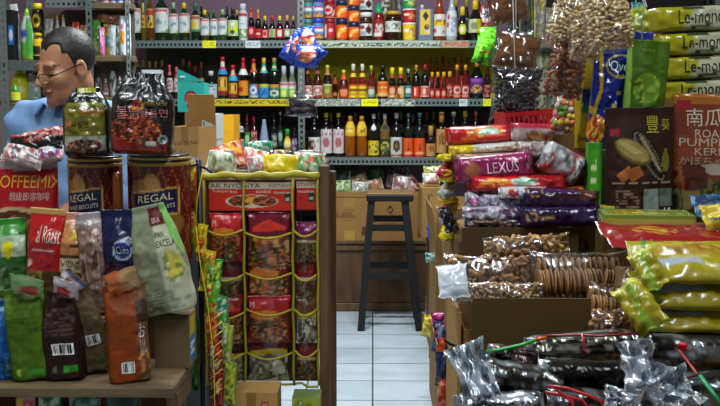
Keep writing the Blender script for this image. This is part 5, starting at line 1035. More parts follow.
# packs flung on the coffee mix bag
nz = at(30, 163, 2.86).z
for (a, b_, c_, d_, Y, bs, lay, ro, rx, ds, wr) in (
        (10, 131, 64, 150, 2.93, 'b06a64', [('n', .05, .05, .95, .95, ['b03a38', 'c8a098', 'd0b8b0', '8a2428', 'b86a5c'], 5)], -12, -30, 'red and white noodle packet lying at the back on the coffee mix bag', ()),
        (8, 135, 62, 151, 2.84, '15110f', [('r', .3, .3, .7, .7, '7a2420'), ('r', 0, .85, 1, 1, 'b84a40')], -3, -35, 'black noodle packet with red print lying on the coffee mix bag', [('辛辣', .36, .36, .64, .64, 'd89a8a')]),
        (-2, 146, 40, 165, 2.81, 'c4b4b0', [('n', .05, .05, .95, .95, ['d8d0cc', 'c8a49a', '4a4a64', 'e0dcd8', 'b85a54'], 4)], 14, -40, 'white crumpled packet with grey print at the front of the coffee mix bag', ()),
        (34, 147, 64, 162, 2.82, 'c8a8b0', [('n', .05, .05, .95, .95, ['d8ccd0', '3a4a9a', 'c85a6a', 'e4dcde'], 4)], -14, -45, 'pinkish white packet with blue print beside the left biscuit tin', ())):
    q, w, h = rp(a, b_, c_, d_, Y); p = Pack(w, h * 1.2, .045, 'pillow', axis='x', wr=.008)
    tag(pack('noodle_packet', q, (R(rx), R(ro), 0), p, PT(bs, *lay), FILM, wr, nl=28, nb=14), ds, 'noodle packet')
# packets on the lower shelf under the plank
for i, (a, c_, bs, cs, ds) in enumerate(((14, 34, 'c88a9a', ['d8c0c8', 'c83a4a', 'd8c82a'], 'pink and yellow packet under the plank'), (36, 60, '2c7a3a', ['2c7a3a', 'b8c8a8', '1c5a2a'], 'green packet under the plank'), (66, 100, '3a6a5c', ['3a6a5c', '8ab0a0', '24483c'], 'teal packet under the plank'), (104, 140, '20342c', ['20342c', '3a5a4a', '14241c'], 'dark packet under the plank near its right end'))):
    q, w, h = rp(a, 396, c_, 460, 2.5); h = .535 - .321
    p = Pack(w, h, .04, 'pillow', wr=.005)
    tag(pack('snack_packet', (q.x, 2.52, .322), (0, 0, 0), p, PT(bs, ('n', .05, .05, .95, .95, cs, 4)), FILM, nl=20, nb=10), ds, 'packet')

# ------------------------------------------------------------------ left shelf units behind the man
YA = 4.8
la = tag(empty('metal_shelf', (at(45, 60, YA).x, YA + .2, 0)), 'grey slotted steel shelf unit of cleaning products behind the man', 'shelf')
def lpart(o): o.parent = la; o.location = -Vector(la.location); return o
ax0, ax1 = at(-2, 60, YA).x, at(92.5, 60, YA).x
lpart(upright(None, at(1, 60, YA).x, YA - .01, 2.3, .036)); lpart(upright(None, at(87, 40, YA).x, YA - .01, 2.3, .03, col=STD))
lpart(upright(None, at(1, 60, YA).x, YA + .38, 2.3, .036))
za, zb2, zc2 = at(25, 60, YA).z, at(25, 101, YA).z, at(60, 3, YA).z
lpart(make('shelf_board', [bbox(ax0, YA, za - .02, ax1, YA + .36, za, '7a5636')], WD, None, False))
lpart(make('shelf_board', [bbox(ax0, YA, zb2 - .02, ax1, YA + .36, zb2, '7a5636')], WD, None, False))
lpart(make('shelf_lip', [boxc(ax0, YA - .004, za - .05, ax1, YA - .001, za - .002, STD)], STEEL, None, False))
lpart(shelf_board(None, at(44, 0, YA).x, ax1, YA + .02, YA + .38, zc2 + .02, .04, STC))
lpart(make('back_panel', [boxc(ax0, YA + .37, zb2, ax1, YA + .375, zc2, '54483e')], PAPER, None, False))
def box_item(name, a, b_, c_, d_, Y, dd, paint, base, label, zb, ro=0, writing=(), cat='box'):
    l_, w, d, h = cart_rect(a, b_, c_, d_, Y, dd, zb)
    return tag(carton(name, (l_[0], l_[1], zb + .001 + abs(math.sin(R(ro))) * w / 2), (0, R(ro), 0), w, d, h, base, {'front': paint}, mat=PAPER, n=(16, 24), writing=writing), label, cat)
box_item('black_box', 7, 10, 13.5, 60, YA + .02, .08, PT('15181a', ('r', .2, .3, 1, .68, '2a6ab0'), ('e', .6, .5, .3, .1, 'c8d0d8')), '15181a', 'black box with blue panel beside the left shelf post', za)
pb = lambda w, h, th, prof='standup': Pack(w, h, th, prof, wr=.003)
def pouch_item(name, a, b_, c_, d_, Y, th, paint, label, zb, ro=0, cat='pouch', prof='standup', mat=FILM, rz=0):
    q, w, h = rp(a, b_, c_, d_, Y); h = at((a + c_) / 2, b_, Y).z - zb
    p = Pack(w, h, th, prof, wr=.004)
    return tag(pack(name, (q.x, Y, zb + .001), (0, R(ro), R(rz)), p, paint, mat, nl=22, nb=10), label, cat)
pouch_item('detergent_pouch', 17, 4, 25, 58, YA + .1, .05, PT('b4bcc0', ('r', .1, .35, .6, .7, '6a8a9a'), ('r', 0, .9, 1, 1, 'd0d4d4')), 'tall white refill pouch leaning left on the shelf behind the man', za, -7)
bottle('detergent_bottle', 'pale green and white detergent bottle on the shelf behind the man', 'bottle', 20.5, 33, 8.5, za, YA + .07, 'squeeze', glass('7aa83c', .1, .3), ('9ad03a', 13, .4), [(16, 56, PT('b9c4b4', ('r', 0, 0, 1, .35, '5aa02c'), ('r', .55, .1, .9, .9, '3a8a34'), ('e', .4, .55, .25, .1, '3a4a9a'), ('t', .15, .35, .6, .5, 3, '5a6a7a', 7)))], sq=3)
yb_ = PT('15130f', ('r', .15, .75, .85, 1, 'd8b81c'), ('r', .2, .05, .8, .7, '1c1a14'), ('e', .5, .35, .28, .26, 'd0a81c'), ('e', .5, .35, .16, .16, '2a2210'))
yz = at(37, 31.5, YA + .07).z
bottle('polish_bottle', 'black and yellow bottle, lower of two stacked behind the man', 'bottle', 31.6, 43, 32.5, za, YA + .08, 'can', '12100c', ('d8ba1c', 36, .8), [(38, 56, PT('d8a818', ('r', .2, .1, .8, .5, '1c180c')))])
bottle('polish_bottle', 'black and yellow bottle, upper of two stacked behind the man', 'bottle', 31.6, 43, 3.5, at(37, 32.2, YA + .08).z, YA + .08, 'can', '12100c', ('e0c01c', 9.5, .8), [(12, 30, PT('15130f', ('e', .5, .5, .3, .36, 'd0a81c'), ('e', .5, .5, .16, .2, '2a2210'), ('r', 0, 0, .12, 1, 'd0a81c')))])
pouch_item('white_carton_pack', 44, 19, 54, 58, YA + .1, .05, PT('a8a49c', ('r', .2, .3, .8, .6, '7a7a80')), 'greyish white pack behind the man\'s head, left one', za, 0, 'pack')
bottle('white_bottle', 'small white bottle with amber nozzle behind the man\'s head, left of a pair', 'bottle', 54.5, 60, 14, za, YA + .1, 'squeeze', glass('b8b4aa', 0, .4), ('d09a2c', 20, .5), [])
bottle('white_bottle', 'small white bottle with amber nozzle behind the man\'s head, right of a pair', 'bottle', 60.5, 66, 14, za, YA + .1, 'squeeze', glass('b8b4aa', 0, .4), ('d09a2c', 20, .5), [])
pouch_item('red_pouch', 73, 22, 80, 58, YA + .1, .04, PT('b82a1c', ('n', .1, .1, .9, .9, ['c83a24', 'e08a3a', 'a01a14', '3a8a3a'], 4)), 'red and green pouch beside the man\'s ear on the shelf', za)
pouch_item('orange_pouch', 79, 25, 88, 58, YA + .13, .04, PT('c8702a', ('n', .1, .1, .9, .9, ['d88a2a', 'e0b05a', 'b84a1c'], 4)), 'orange pouch beside the man\'s ear on the shelf', za)
bottle('yellow_bottle', 'large yellow bottle on the lower shelf left of the man', 'bottle', 11, 28, 68, zb2, YA + .09, 'squeeze', glass('c8c41c', .1, .25), ('d8d42a', 74, .5), [(82, 98, PT('ccc624', ('e', .5, .5, .34, .3, 'd8d8a0')))])
bottle('yellow_bottle', 'small yellow bottle with green cap left of the man', 'bottle', 10, 20, 84, zb2, YA + .02, 'squeeze', glass('b8b81c', .1, .25), ('3aa82c', 92, .6), [(93, 100, PT('c8c43a'))])
pouch_item('white_pack', 27, 82, 41, 100, YA + .1, .06, PT('b8bcb8', ('r', .2, .1, .5, .8, '8aa0a8'), ('r', .6, .2, .85, .5, '4a7a4a')), 'white pack with grey print left of the man\'s chin', zb2, 0, 'pack')
# second unit
YD = 4.85
lc = tag(empty('wooden_shelf', (at(112, 60, YD).x, YD + .2, 0)), 'shelf unit with brown boards and pouches between the man and the bottle wall', 'shelf')
def mpart(o): o.parent = lc; o.location = -Vector(lc.location); return o
dx0, dx1 = at(93, 58, YD).x, at(131, 58, YD).x
zd1, zd0, zd2 = at(113, 55.5, YD).z, at(113, 2.6, YD).z, at(113, 97, YD).z
for z in (zd1, zd0, zd2): mpart(make('shelf_board', [bbox(dx0, YD, z - .03, dx1, YD + .13, z, '8a5f38')], WD, None, False))
mpart(upright(None, dx1 - .02, YD - .012, 2.3, .02)); mpart(upright(None, dx1 - .06, YD + .14, 2.3, .02))
mpart(make('back_panel', [boxc(dx0, YD + .132, zd2, dx1 - .01, YD + .136, zd0 + .2, '5a4f44')], PAPER, None, False))
for (a, b_, c_, Y, bs, lay, ds) in (
        (93, 20, 101, YD + .08, '4a9a2c', [('r', .1, .75, .9, 1, '5ac03a'), ('n', .1, .1, .9, .7, ['3a7a2c', 'a8c08a', '4a9a2c'], 4)], 'green refill pouch on the upper brown board'),
        (99.5, 27, 105, YD + .05, 'c86aa0', [('n', .1, .1, .9, .9, ['d88ab8', 'c84a8a', 'd8c0d0'], 4)], 'slim pink pouch on the upper brown board'),
        (104, 24, 112, YD + .09, 'd8cc1c', [('e', .5, .45, .3, .2, '3ab0a0'), ('r', .1, .8, .9, .95, 'd86a1c')], 'yellow and teal pouch on the upper brown board'),
        (109, 25, 116, YD + .05, 'c0c8cc', [('r', .3, .1, .6, .8, 'a0b4c0')], 'plain white pouch on the upper brown board'),
        (114, 26, 120.5, YD + .08, 'b0bcb0', [('n', .1, .1, .9, .9, ['c0ccc0', '5a8a4a', '8a9a90'], 4)], 'white and green pouch on the upper brown board'),
        (119.5, 16, 126, YD + .05, 'c4c8cc', [('r', .2, .3, .8, .6, 'd88a1c'), ('r', .3, .65, .7, .8, 'b84a6a')], 'white pouch with orange patch on the upper brown board'),
        (125, 14, 131, YD + .08, 'ccd2d8', [('r', .2, .1, .5, .9, '8aa0c0')], 'white and blue pouch at the right end of the upper brown board')):
    pouch_item('detergent_pouch', a, b_, c_, 56, Y, .035, PT(bs, *lay), ds, zd1)
q, w, h = rp(97, 11, 119, 22, YD + .085); 
tag(pack('brown_pouch', (q.x, YD + .085, at(108, 24, YD + .085).z), (0, R(6), 0), Pack(w, h, .04, 'pillow', axis='x', wr=.005), PT('8a5a3c', ('n', .1, .1, .9, .9, ['9a6a48', '7a4a2c', 'a87a58'], 3)), FILM), 'brown pouch lying on top of the upright refill pouches', 'pouch')
for i, (a, c_, cc, ds) in enumerate(((102, 109, 'b83a2c', 'red'), (110, 116, '2a4ab0', 'blue'), (117, 123, '2a5ac0', 'bright blue'), (124, 130, 'a82a5a', 'crimson'))):
    bottle('small_jar', f'{ds} lidded jar on the topmost brown board', 'jar', a, c_, -9, zd0, YD + .08, 'jar', 'b8b4b0', (cc, -4), [(-3, 1, PT(cc))], capname='lid')
for i, (a, b_, c_, cc, ds) in enumerate(((95, 72, 102, '6a7270', 'grey'), (102.5, 78, 109, '8a5a4c', 'brownish'), (109.5, 66, 116, '9aa49c', 'pale grey'), (116.5, 76, 123, '3a4a44', 'dark green'), (123.5, 70, 130, '7a847c', 'grey-green'))):
    bottle('cleaner_bottle', f'{ds} bottle on the lower brown board behind the black noodle packs', 'bottle', a, c_, b_, zd2, YD + .08, 'squeeze', glass(cc, 0, .35), ('b8bcb8' if i % 2 else '2a2c2c', b_ + 5, .5), [(b_ + 10, 95, PT(cc, ('n', .1, .1, .9, .9, [cc, 'b0b4b0', '4a4a48'], 4)))])
# ------------------------------------------------------------------ the man at the counter (one continuous body surface from a distance field)
class Field:
    def __init__(s, lo, hi, h):
        s.lo = np.array(lo, float); s.h = h; s.n = np.ceil((np.array(hi) - s.lo) / h).astype(int) + 1
        s.D = np.full(s.n, .2, np.float32)
    def sub(s, c, r):
        i0 = np.maximum(0, ((c - r - s.lo) / s.h).astype(int)); i1 = np.minimum(s.n, ((c + r - s.lo) / s.h).astype(int) + 2)
        ax = [s.lo[i] + s.h * np.arange(i0[i], i1[i]) for i in range(3)]
        return tuple(slice(a, b) for a, b in zip(i0, i1)), np.stack(np.meshgrid(*ax, indexing='ij'), -1)
    def add(s, prim, k=.012, op='u'):
        fn, c, r = prim; sl, P = s.sub(np.array(c), r + .06)
        d = fn(P).astype(np.float32); a = s.D[sl]
        if op == 'u': h = np.clip(.5 + .5 * (a - d) / k, 0, 1); s.D[sl] = a * (1 - h) + d * h - k * h * (1 - h)
        else: d = -d; h = np.clip(.5 - .5 * (a - d) / k, 0, 1); s.D[sl] = a * (1 - h) + d * h + k * h * (1 - h)
    def points(s):
        ax = [s.lo[i] + s.h * np.arange(s.n[i]) for i in range(3)]
        return np.stack(np.meshgrid(*ax, indexing='ij'), -1)
    def mesh(s):
        D = s.D; I = D < 0; n = np.array(D.shape)
        c = np.zeros(n - 1, np.int8)
        for dx in (0, 1):
            for dy in (0, 1):
                for dz in (0, 1): c += I[dx:n[0] - 1 + dx, dy:n[1] - 1 + dy, dz:n[2] - 1 + dz]
        act = np.argwhere((c > 0) & (c < 8)); idx = -np.ones(n - 1, np.int64); idx[tuple(act.T)] = np.arange(len(act))
        acc = np.zeros((len(act), 3)); cnt = np.zeros(len(act))
        for ax in range(3):
            o = [i for i in range(3) if i != ax]
            for p in (0, 1):
                for q in (0, 1):
                    a = act.copy(); a[:, o[0]] += p; a[:, o[1]] += q; b = a.copy(); b[:, ax] += 1
                    da, db = D[tuple(a.T)], D[tuple(b.T)]; m = (da < 0) != (db < 0)
                    t = np.where(m, da / np.where(m, da - db, 1), 0); e = (a - act).astype(float); e[:, ax] += t
                    acc[m] += e[m]; cnt[m] += 1
        V = s.lo + s.h * (act + acc / cnt[:, None])
        Fc = []
        for ax in range(3):
            o = [(ax + 1) % 3, (ax + 2) % 3]
            sl0 = [slice(None)] * 3; sl1 = [slice(None)] * 3; sl0[ax] = slice(0, n[ax] - 1); sl1[ax] = slice(1, n[ax])
            ch = np.argwhere(I[tuple(sl0)] != I[tuple(sl1)]); ch = ch[(ch[:, o[0]] > 0) & (ch[:, o[1]] > 0) & (ch[:, o[0]] < n[o[0]] - 1) & (ch[:, o[1]] < n[o[1]] - 1)]
            q = []
            for (p, r) in ((-1, -1), (0, -1), (0, 0), (-1, 0)):
                w = ch.copy(); w[:, o[0]] += p; w[:, o[1]] += r; q.append(idx[tuple(w.T)])
            q = np.stack(q, 1); fl = ~I[tuple(ch.T)]; q[fl] = q[fl][:, ::-1]; Fc.append(q)
        Fc = np.concatenate(Fc); Fc = Fc[(Fc >= 0).all(1)]
        return V, Fc.tolist()
def frame(M):
    A = np.array(M.to_3x3()); t = np.array(M.translation); return lambda P: (P - t) @ A, lambda c: A @ np.array(c) + t
def ell(fr, c, r):
    inv, fwd = fr; c = np.array(c); r = np.array(r)
    def f(P):
        q = inv(P) - c; k0 = np.linalg.norm(q / r, axis=-1); k1 = np.linalg.norm(q / r ** 2, axis=-1) + 1e-9; return k0 * (k0 - 1) / k1
    return f, fwd(c), float(max(r))
def capsule(fr, a, b, r1, r2):
    inv, fwd = fr; a = np.array(a, float); b = np.array(b, float)
    def f(P):
        p = inv(P) - a; d = b - a; t = np.clip((p @ d) / (d @ d), 0, 1); return np.linalg.norm(p - t[..., None] * d, axis=-1) - (r1 + (r2 - r1) * t)
    return f, fwd((a + b) / 2), float(np.linalg.norm(b - a) / 2 + max(r1, r2))
hc = at(66, 68, 3.36)
MO = Vector((hc.x - .03, hc.y + .13, 0))
BODY = frame(Matrix.Rotation(R(-24), 4, 'Z'))
hl = hc - MO
HM = Matrix.Translation(hl) @ Matrix.Rotation(R(-40), 4, 'Z') @ Matrix.Rotation(R(14), 4, 'X') @ Matrix.Rotation(R(3), 4, 'Y')
HEAD = frame(HM); ID = frame(Matrix.Identity(4))
B2 = lambda c: BODY[1](c)
fld = Field((-.62, -.66, 0), (.5, .42, 1.62), .0045)
U = fld.add
# head
HP = [(ell(HEAD, (0, .018, .045), (.075, .096, .088)), .012), (ell(HEAD, (0, -.03, -.022), (.063, .066, .088)), .02), (ell(HEAD, (0, -.04, -.078), (.052, .048, .036)), .02), (ell(HEAD, (0, -.076, -.1), (.022, .018, .016)), .018)]
for s_ in (-1, 1): HP += [(ell(HEAD, (s_ * .04, -.062, -.024), (.026, .026, .024)), .02), (ell(HEAD, (s_ * .03, -.083, .024), (.026, .014, .01)), .012)]
for p, k in HP: U(p, k)
for s_ in (-1, 1): U(ell(HEAD, (s_ * .032, -.104, .002), (.021, .018, .014)), .012, 's')
for s_ in (-1, 1): U(ell(HEAD, (s_ * .031, -.077, .002), (.016, .013, .012)), .004)
U(capsule(HEAD, (0, -.092, .016), (0, -.116, -.028), .0075, .0125), .01)
for s_ in (-1, 1): U(ell(HEAD, (s_ * .0125, -.106, -.034), (.0095, .011, .008)), .006)
U(ell(HEAD, (0, -.094, -.059), (.025, .0115, .006)), .005); U(ell(HEAD, (0, -.091, -.0695), (.021, .011, .0065)), .004)
for s_ in (-1, 1):
    U(ell(HEAD, (s_ * .079, .008, -.004), (.011, .021, .034)), .005); U(ell(HEAD, (s_ * .09, .004, .002), (.007, .012, .02)), .005, 's')
nb_ = B2((0, -.02, 1.27)); nbl = np.array(nb_)
def wc(a, b, r1, r2): return capsule(ID, a, b, r1, r2)
U(wc(HEAD[1]((0, .03, -.06)), nbl, .056, .06), .03)
# trunk and limbs (body frame: facing -y)
ch = B2((0, -.03, 1.1)); 
U(ell(BODY, (0, -.02, 1.1), (.165, .11, .19)), .05); U(ell(BODY, (0, .0, .92), (.15, .105, .16)), .06); U(ell(BODY, (0, .01, .82), (.16, .11, .1)), .05)
arm = {}
for s_ in (-1, 1):
    sh_ = np.array((s_ * .185, -.02, 1.215)); el = np.array((s_ * .26, .03, .97)); wr_ = np.array((s_ * .14, -.14, .93))
    arm[s_] = (sh_, el, wr_)
    U(capsule(BODY, (s_ * .08, -.02, 1.25), sh_, .055, .06), .04); U(capsule(BODY, sh_, el, .052, .042), .03); U(capsule(BODY, el, wr_, .041, .027), .015)
    dr = (wr_ - el) / np.linalg.norm(wr_ - el); sdv = np.cross(dr, (0, 0, 1)); sdv /= np.linalg.norm(sdv); up_ = np.cross(sdv, dr)
    pc = wr_ + dr * .055
    U(capsule(BODY, wr_, wr_ + dr * .03, .026, .028), .01)
    for q in (-1.2, -.4, .4, 1.2): U(capsule(BODY, wr_ + dr * .03 + sdv * q * .011, wr_ + dr * .088 + sdv * q * .019, .015, .012), .01)
    for q, L in ((-1.5, .062), (-.5, .074), (.5, .07), (1.5, .054)):
        k0 = wr_ + dr * .09 + sdv * q * .0155; k1 = k0 + dr * L * .5 - up_ * L * .15; k2 = k1 + dr * L * .32 - up_ * L * .38
        U(capsule(BODY, k0, k1, .0088, .0082), .004); U(capsule(BODY, k1, k2, .0082, .0068), .003)
    t0 = wr_ + dr * .028 - sdv * s_ * .024; t1 = t0 + dr * .032 - sdv * s_ * .026 - up_ * .008; t2 = t1 + dr * .03 - sdv * s_ * .004 - up_ * .01
    U(capsule(BODY, t0, t1, .013, .0105), .008); U(capsule(BODY, t1, t2, .0105, .008), .004)
    hip = np.array((s_ * .085, .01, .8)); kn = np.array((s_ * .1, -.02, .43)); an = np.array((s_ * .11, .03, .07))
    U(capsule(BODY, hip, kn, .082, .055), .03); U(capsule(BODY, kn, an, .055, .036), .02); U(capsule(BODY, an + (0, .02, -.035), an + (0, -.14, -.045), .033, .026), .02)
Vb, Fb = fld.mesh()
hl_ = HEAD[0](Vb); X_h, Y_h, Z_h = hl_.T
cb = np.tile(hx('b27d5b'), (len(Vb), 1)); nrm = vn(Vb[:, 0] * 60, Vb[:, 2] * 60 + Vb[:, 1] * 40); cb *= (1 + .1 * (nrm - .5))[:, None]
front = Y_h < -.05
def stain(m, col, w=1): cb[m] = cb[m] * (1 - w) + hx(col) * w
stain(front & ((((np.abs(X_h) - 0) / .024) ** 2 + ((Z_h + .064) / .011) ** 2) < 1) & (Y_h < -.085), '8a4c42', .7)
stain(front & (np.abs(Z_h + .0645) < .0018) & (np.abs(X_h) < .026) & (Y_h < -.08), '3a1c18', .8)
bx = (np.abs(X_h) - .033) / .024; stain(front & (bx ** 2 + ((Z_h - .027 + .1 * (np.abs(X_h) - .03) ** 1) / .0055) ** 2 < 1), '2a1c14', .75)
bx = (np.abs(X_h) - .031) / .0165; stain(front & (bx ** 2 + ((Z_h + .004) / .0034) ** 2 < 1), '15100c', .9)
stain(front & (Z_h < -.088) & (Y_h < -.04) & (np.abs(X_h) < .05), '8a6a54', .25)
man = make('person', [(Vb, Fb, cb)], SKIN); man.location = MO
tag(man, 'man in glasses and light blue shirt bowing his head behind the biscuit tins', 'person')
def childfield(name, lo, hi, h, prims, cut, mat, col, infl=0, disp=None):
    f = Field(lo, hi, h)
    for p, k in prims: f.add(p, k)
    P = f.points(); f.D -= infl
    if disp is not None: f.D += disp(P).astype(np.float32)
    for c in cut: f.D = np.maximum(f.D, c(P).astype(np.float32))
    V, Fc = f.mesh(); return make(name, [(V, Fc, col(V))], mat, man)
# hair: short, thinning and receding, greying at the sides
def haircut(P):
    q = HEAD[0](P); x, y, z = q[..., 0], q[..., 1], q[..., 2]
    top = y + .068 - .9 * np.clip(np.abs(x) - .015, 0, .035) - .2 * np.clip(z - .09, -1, .0)
    side = np.minimum(y + .012 + .35 * (z - .02), z + .055 - .0 * y)
    back = np.where(y < .022, z - .012 + .9 * np.clip(y + .02, 0, 1) * 0, z + .07)
    low = np.where(np.abs(x) > .045, np.minimum(side, back + .01), back)
    keep = np.where(z > .06, np.minimum(top, .2), np.minimum(low, top + .01 * 0))
    return -keep * .7
def hd(P): return -.0015 * vn(P[..., 0] * 160 + P[..., 1] * 90, P[..., 2] * 150 + P[..., 1] * 60)
hcol = lambda V: (lambda q: hx('1a1714') * (1 + .9 * vn(V[:, 0] * 330, V[:, 2] * 330 + V[:, 1] * 250))[:, None] + hx('3a3630') * (np.clip((.03 - q[:, 2]) * 9, 0, .5))[:, None] * vn(V[:, 1] * 500, V[:, 2] * 500)[:, None])(HEAD[0](V))
hcn = HEAD[1]((0, .0, .03))
hair = childfield('hair', hcn - .15, hcn + .15, .0035, [(ell(HEAD, (0, .018, .045), (.075, .096, .088)), .012), (ell(HEAD, (0, -.03, -.022), (.063, .066, .088)), .02)], [haircut], attr_mat('hair', .5, bump=.35, bs=300, spec=.4), hcol, .0035, hd)
# glasses
def hw3(c): return HEAD[1](c)
gl_ = []
for s_ in (-1, 1):
    rim = []
    for i in range(25):
        a = 2 * math.pi * i / 24; ca, sa = math.cos(a), math.sin(a); q = (abs(ca) ** 3.2 + abs(sa) ** 3.2) ** (-1 / 3.2)
        rim.append(hw3((s_ * (.034 + 0) + .0255 * ca * q, -.112 + .35 * (abs(.034 * s_ + .0255 * ca * q) - .03) * .5, -.012 + .0165 * sa * q)))
    gl_.append(tubec(rim, .0016, '1a1716', 6))
    gl_.append(tubec([hw3((s_ * .0595, -.104, -.004)), hw3((s_ * .074, -.085, .0)), hw3((s_ * .082, -.02, .012)), hw3((s_ * .084, .006, .016)), hw3((s_ * .083, .022, .0))], .0022, '100e0e', 8))
gl_.append(tubec([hw3((-.009, -.115, -.006)), hw3((0, -.119, -.003)), hw3((.009, -.115, -.006))], .0014, '4a4644', 6))
gla = make('glasses', gl_, flat_mat('glasses_frame', '141212', .3, .3), man)
for s_ in (-1, 1):
    pts = [hw3((s_ * .034, -.1125, -.012))]
    for i in range(24):
        a = 2 * math.pi * i / 24; ca, sa = math.cos(a), math.sin(a); q = (abs(ca) ** 3.2 + abs(sa) ** 3.2) ** (-1 / 3.2)
        pts.append(hw3((s_ * .034 + .0252 * ca * q, -.112, -.012 + .0162 * sa * q)))
    make('lens', [(np.array(pts), [(0, 1 + i, 1 + (i + 1) % 24) for i in range(24)], 'fff')], VINYL, gla)
# shirt and trousers
sp = [(ell(BODY, (0, -.02, 1.1), (.165, .11, .19)), .05), (ell(BODY, (0, .0, .92), (.15, .105, .16)), .06), (ell(BODY, (0, .01, .82), (.16, .11, .1)), .05)]
for s_ in (-1, 1):
    a, e, w = arm[s_]; sp += [(capsule(BODY, (s_ * .08, -.02, 1.25), a, .055, .062), .04), (capsule(BODY, a, e, .056, .05), .03), (capsule(BODY, e, e + (w - e) * .3, .05, .046), .012)]
def neckcut(P):
    q = BODY[0](P); return np.maximum(.066 - np.hypot(q[..., 0], q[..., 1] + .045), -(q[..., 2] - 1.19)) if False else .058 - np.hypot(q[..., 0], q[..., 1] + .03) - np.clip(1.2 - q[..., 2], 0, 1) * 1.5
def folds(P):
    q = BODY[0](P); return .026 * (vn(q[..., 0] * 8 + q[..., 2] * 6, q[..., 1] * 9 + q[..., 2] * 14) - .5) + .006 * (vn(q[..., 0] * 22 + q[..., 2] * 18 + 5, q[..., 1] * 24) - .5)
def shcol(V):
    q = BODY[0](V); c = np.tile(hx('86addb'), (len(V), 1))
    st = (np.abs((q[:, 0] * 26) % 1 - .5) < .07) | (np.abs((q[:, 2] * 26) % 1 - .5) < .05); c[st] = hx('7fa6d4'); return c
lowcut = lambda P: .74 - P[..., 2]
childfield('shirt', (-.55, -.5, .68), (.45, .36, 1.36), .0055, sp, [neckcut, lowcut], attr_mat('shirt_cloth', .9, bump=.25, bs=240, spec=.15), shcol, .012, folds)
# collar
col_ = []
cpts = []
for i in range(21):
    a = R(-60 + 300 * i / 20 + 0); cpts.append(a)
cv, cf = [], []
for j, (r, z) in enumerate(((.066, 1.25), (.070, 1.30), (.076, 1.306), (.100, 1.262))):
    for i in range(21):
        a = R(-90 + 22 + 316 * i / 20); fx = 0
        q = B2((r * math.cos(a), -.03 + r * 1.02 * math.sin(a) , z - .02 * (1 if math.sin(a) < -.3 else 0) - (fx * 2 if j == 3 else 0))); cv.append(q)
for j in range(3):
    for i in range(20): cf.append((j * 21 + i, j * 21 + i + 1, (j + 1) * 21 + i + 1, (j + 1) * 21 + i))
co = make('collar', [(np.array(cv), cf, '4f6f9c')], CLOTH, man)
md = co.modifiers.new('thick', 'SOLIDIFY'); md.thickness = .003
tp_ = [(ell(BODY, (0, .01, .82), (.16, .11, .1)), .05)]
for s_ in (-1, 1):
    hip = np.array((s_ * .085, .01, .8)); kn = np.array((s_ * .1, -.02, .43)); an = np.array((s_ * .11, .03, .07)); tp_ += [(capsule(BODY, hip, kn, .086, .062), .03), (capsule(BODY, kn, an, .062, .052), .02)]
childfield('trousers', (-.35, -.35, .03), (.35, .35, .95), .009, tp_, [lambda P: P[..., 2] - .86, lambda P: .06 - P[..., 2]], CLOTH, lambda V: np.tile(hx('23262e'), (len(V), 1)), .008)
for s_ in (-1, 1):
    an = np.array((s_ * .11, .03, .07)); a0 = B2(an + (0, .03, -.02)); 
    childfield('shoe', np.array(a0) - .3, np.array(a0) + .3, .007, [(capsule(BODY, an + (0, .02, -.03), an + (0, -.15, -.04), .04, .036), .02)], [lambda P: .002 - P[..., 2]], PLAS, lambda V: np.tile(hx('1a1614'), (len(V), 1)), .004)
# ------------------------------------------------------------------ right display: supports
def riser(x0, x1, y0, y1, z0, z1, label, col='7f5f36', paints=None, name='cardboard_carton'):
    return tag(carton(name, ((x0 + x1) / 2, (y0 + y1) / 2, z0), (0, 0, 0), x1 - x0, y1 - y0, z1 - z0, col, paints), label, 'carton')
def xat(px, Y): return at(px, 250, Y).x
def zat(py, Y): return at(500, py, Y).z
# front carton bed for the foil packs
ZF = .70
riser(.19, .62, 1.38, 1.92, 0, ZF, 'big brown carton under the foil packs, nearest the aisle'); riser(.63, 1.12, 1.38, 1.9, 0, ZF, 'big brown carton under the foil packs at the right')
# cookie carton
bx0, bx1 = xat(473, 2.0), xat(592, 2.0)
zfl = at(530, 298, 2.0).z
riser(.183, bx1 + .02, 2.0, 2.33, 0, .5, 'lower brown carton beneath the open carton of cookie bags')
ck = open_carton('open_carton', ((.19 + bx1) / 2, 2.165, .502), (0, 0, 0), bx1 - .19, .32, at(460, 330, 2.0).z - .502, '806038', (None, None, None, None))
tag(ck, 'open brown carton filled with clear bags of cookies and nuts', 'carton')
fh = zfl - .66
fp = make('front_flap', [boxc(bx0, 2.0 - .005, .66, bx1, 2.0, zfl, '54421f')], BOARD, ck, False); fp.location = -Vector(ck.location)
bfz = at(520, 227, 2.36).z
bpn = make('back_flap', [boxc(xat(461, 2.36), 2.345, .72, xat(577, 2.36), 2.35, bfz, '4f3c20')], BOARD, ck, False); bpn.location = -Vector(ck.location)
lfp = make('left_flap', [boxc(.178, 2.01, .55, .185, 2.31, zat(314, 2.0), 'a07c48')], BOARD, ck, False); lfp.location = -Vector(ck.location)
# biscuit stack carton and others behind
riser(.235, .535, 2.42, 2.93, 0, .62, 'lower brown carton beneath the stack of biscuit packs'); riser(.215, .535, 2.44, 2.9, .622, .945, 'upper brown carton beneath the stack of biscuit packs')
riser(.54, 1.12, 2.36, 2.95, 0, 1.0, 'tall brown carton beneath the standing seed pouches')
riser(.565, 1.3, 2.1, 2.34, 0, .995, 'brown carton beneath the yellow-green biscuit box')
riser(.52, 1.12, 1.93, 2.08, 0, .945, 'brown carton beneath the long red pack')
riser(.685, 1.3, 2.5, 2.8, 1.002, 1.3, 'brown carton holding up the lemon biscuit packs')
riser(1.14, 1.7, 2.36, 2.9, 0, 1.0, 'tall brown carton at the far right of the display'); riser(1.135, 1.6, 1.4, 2.08, 0, .8, 'brown carton at the front right of the display')

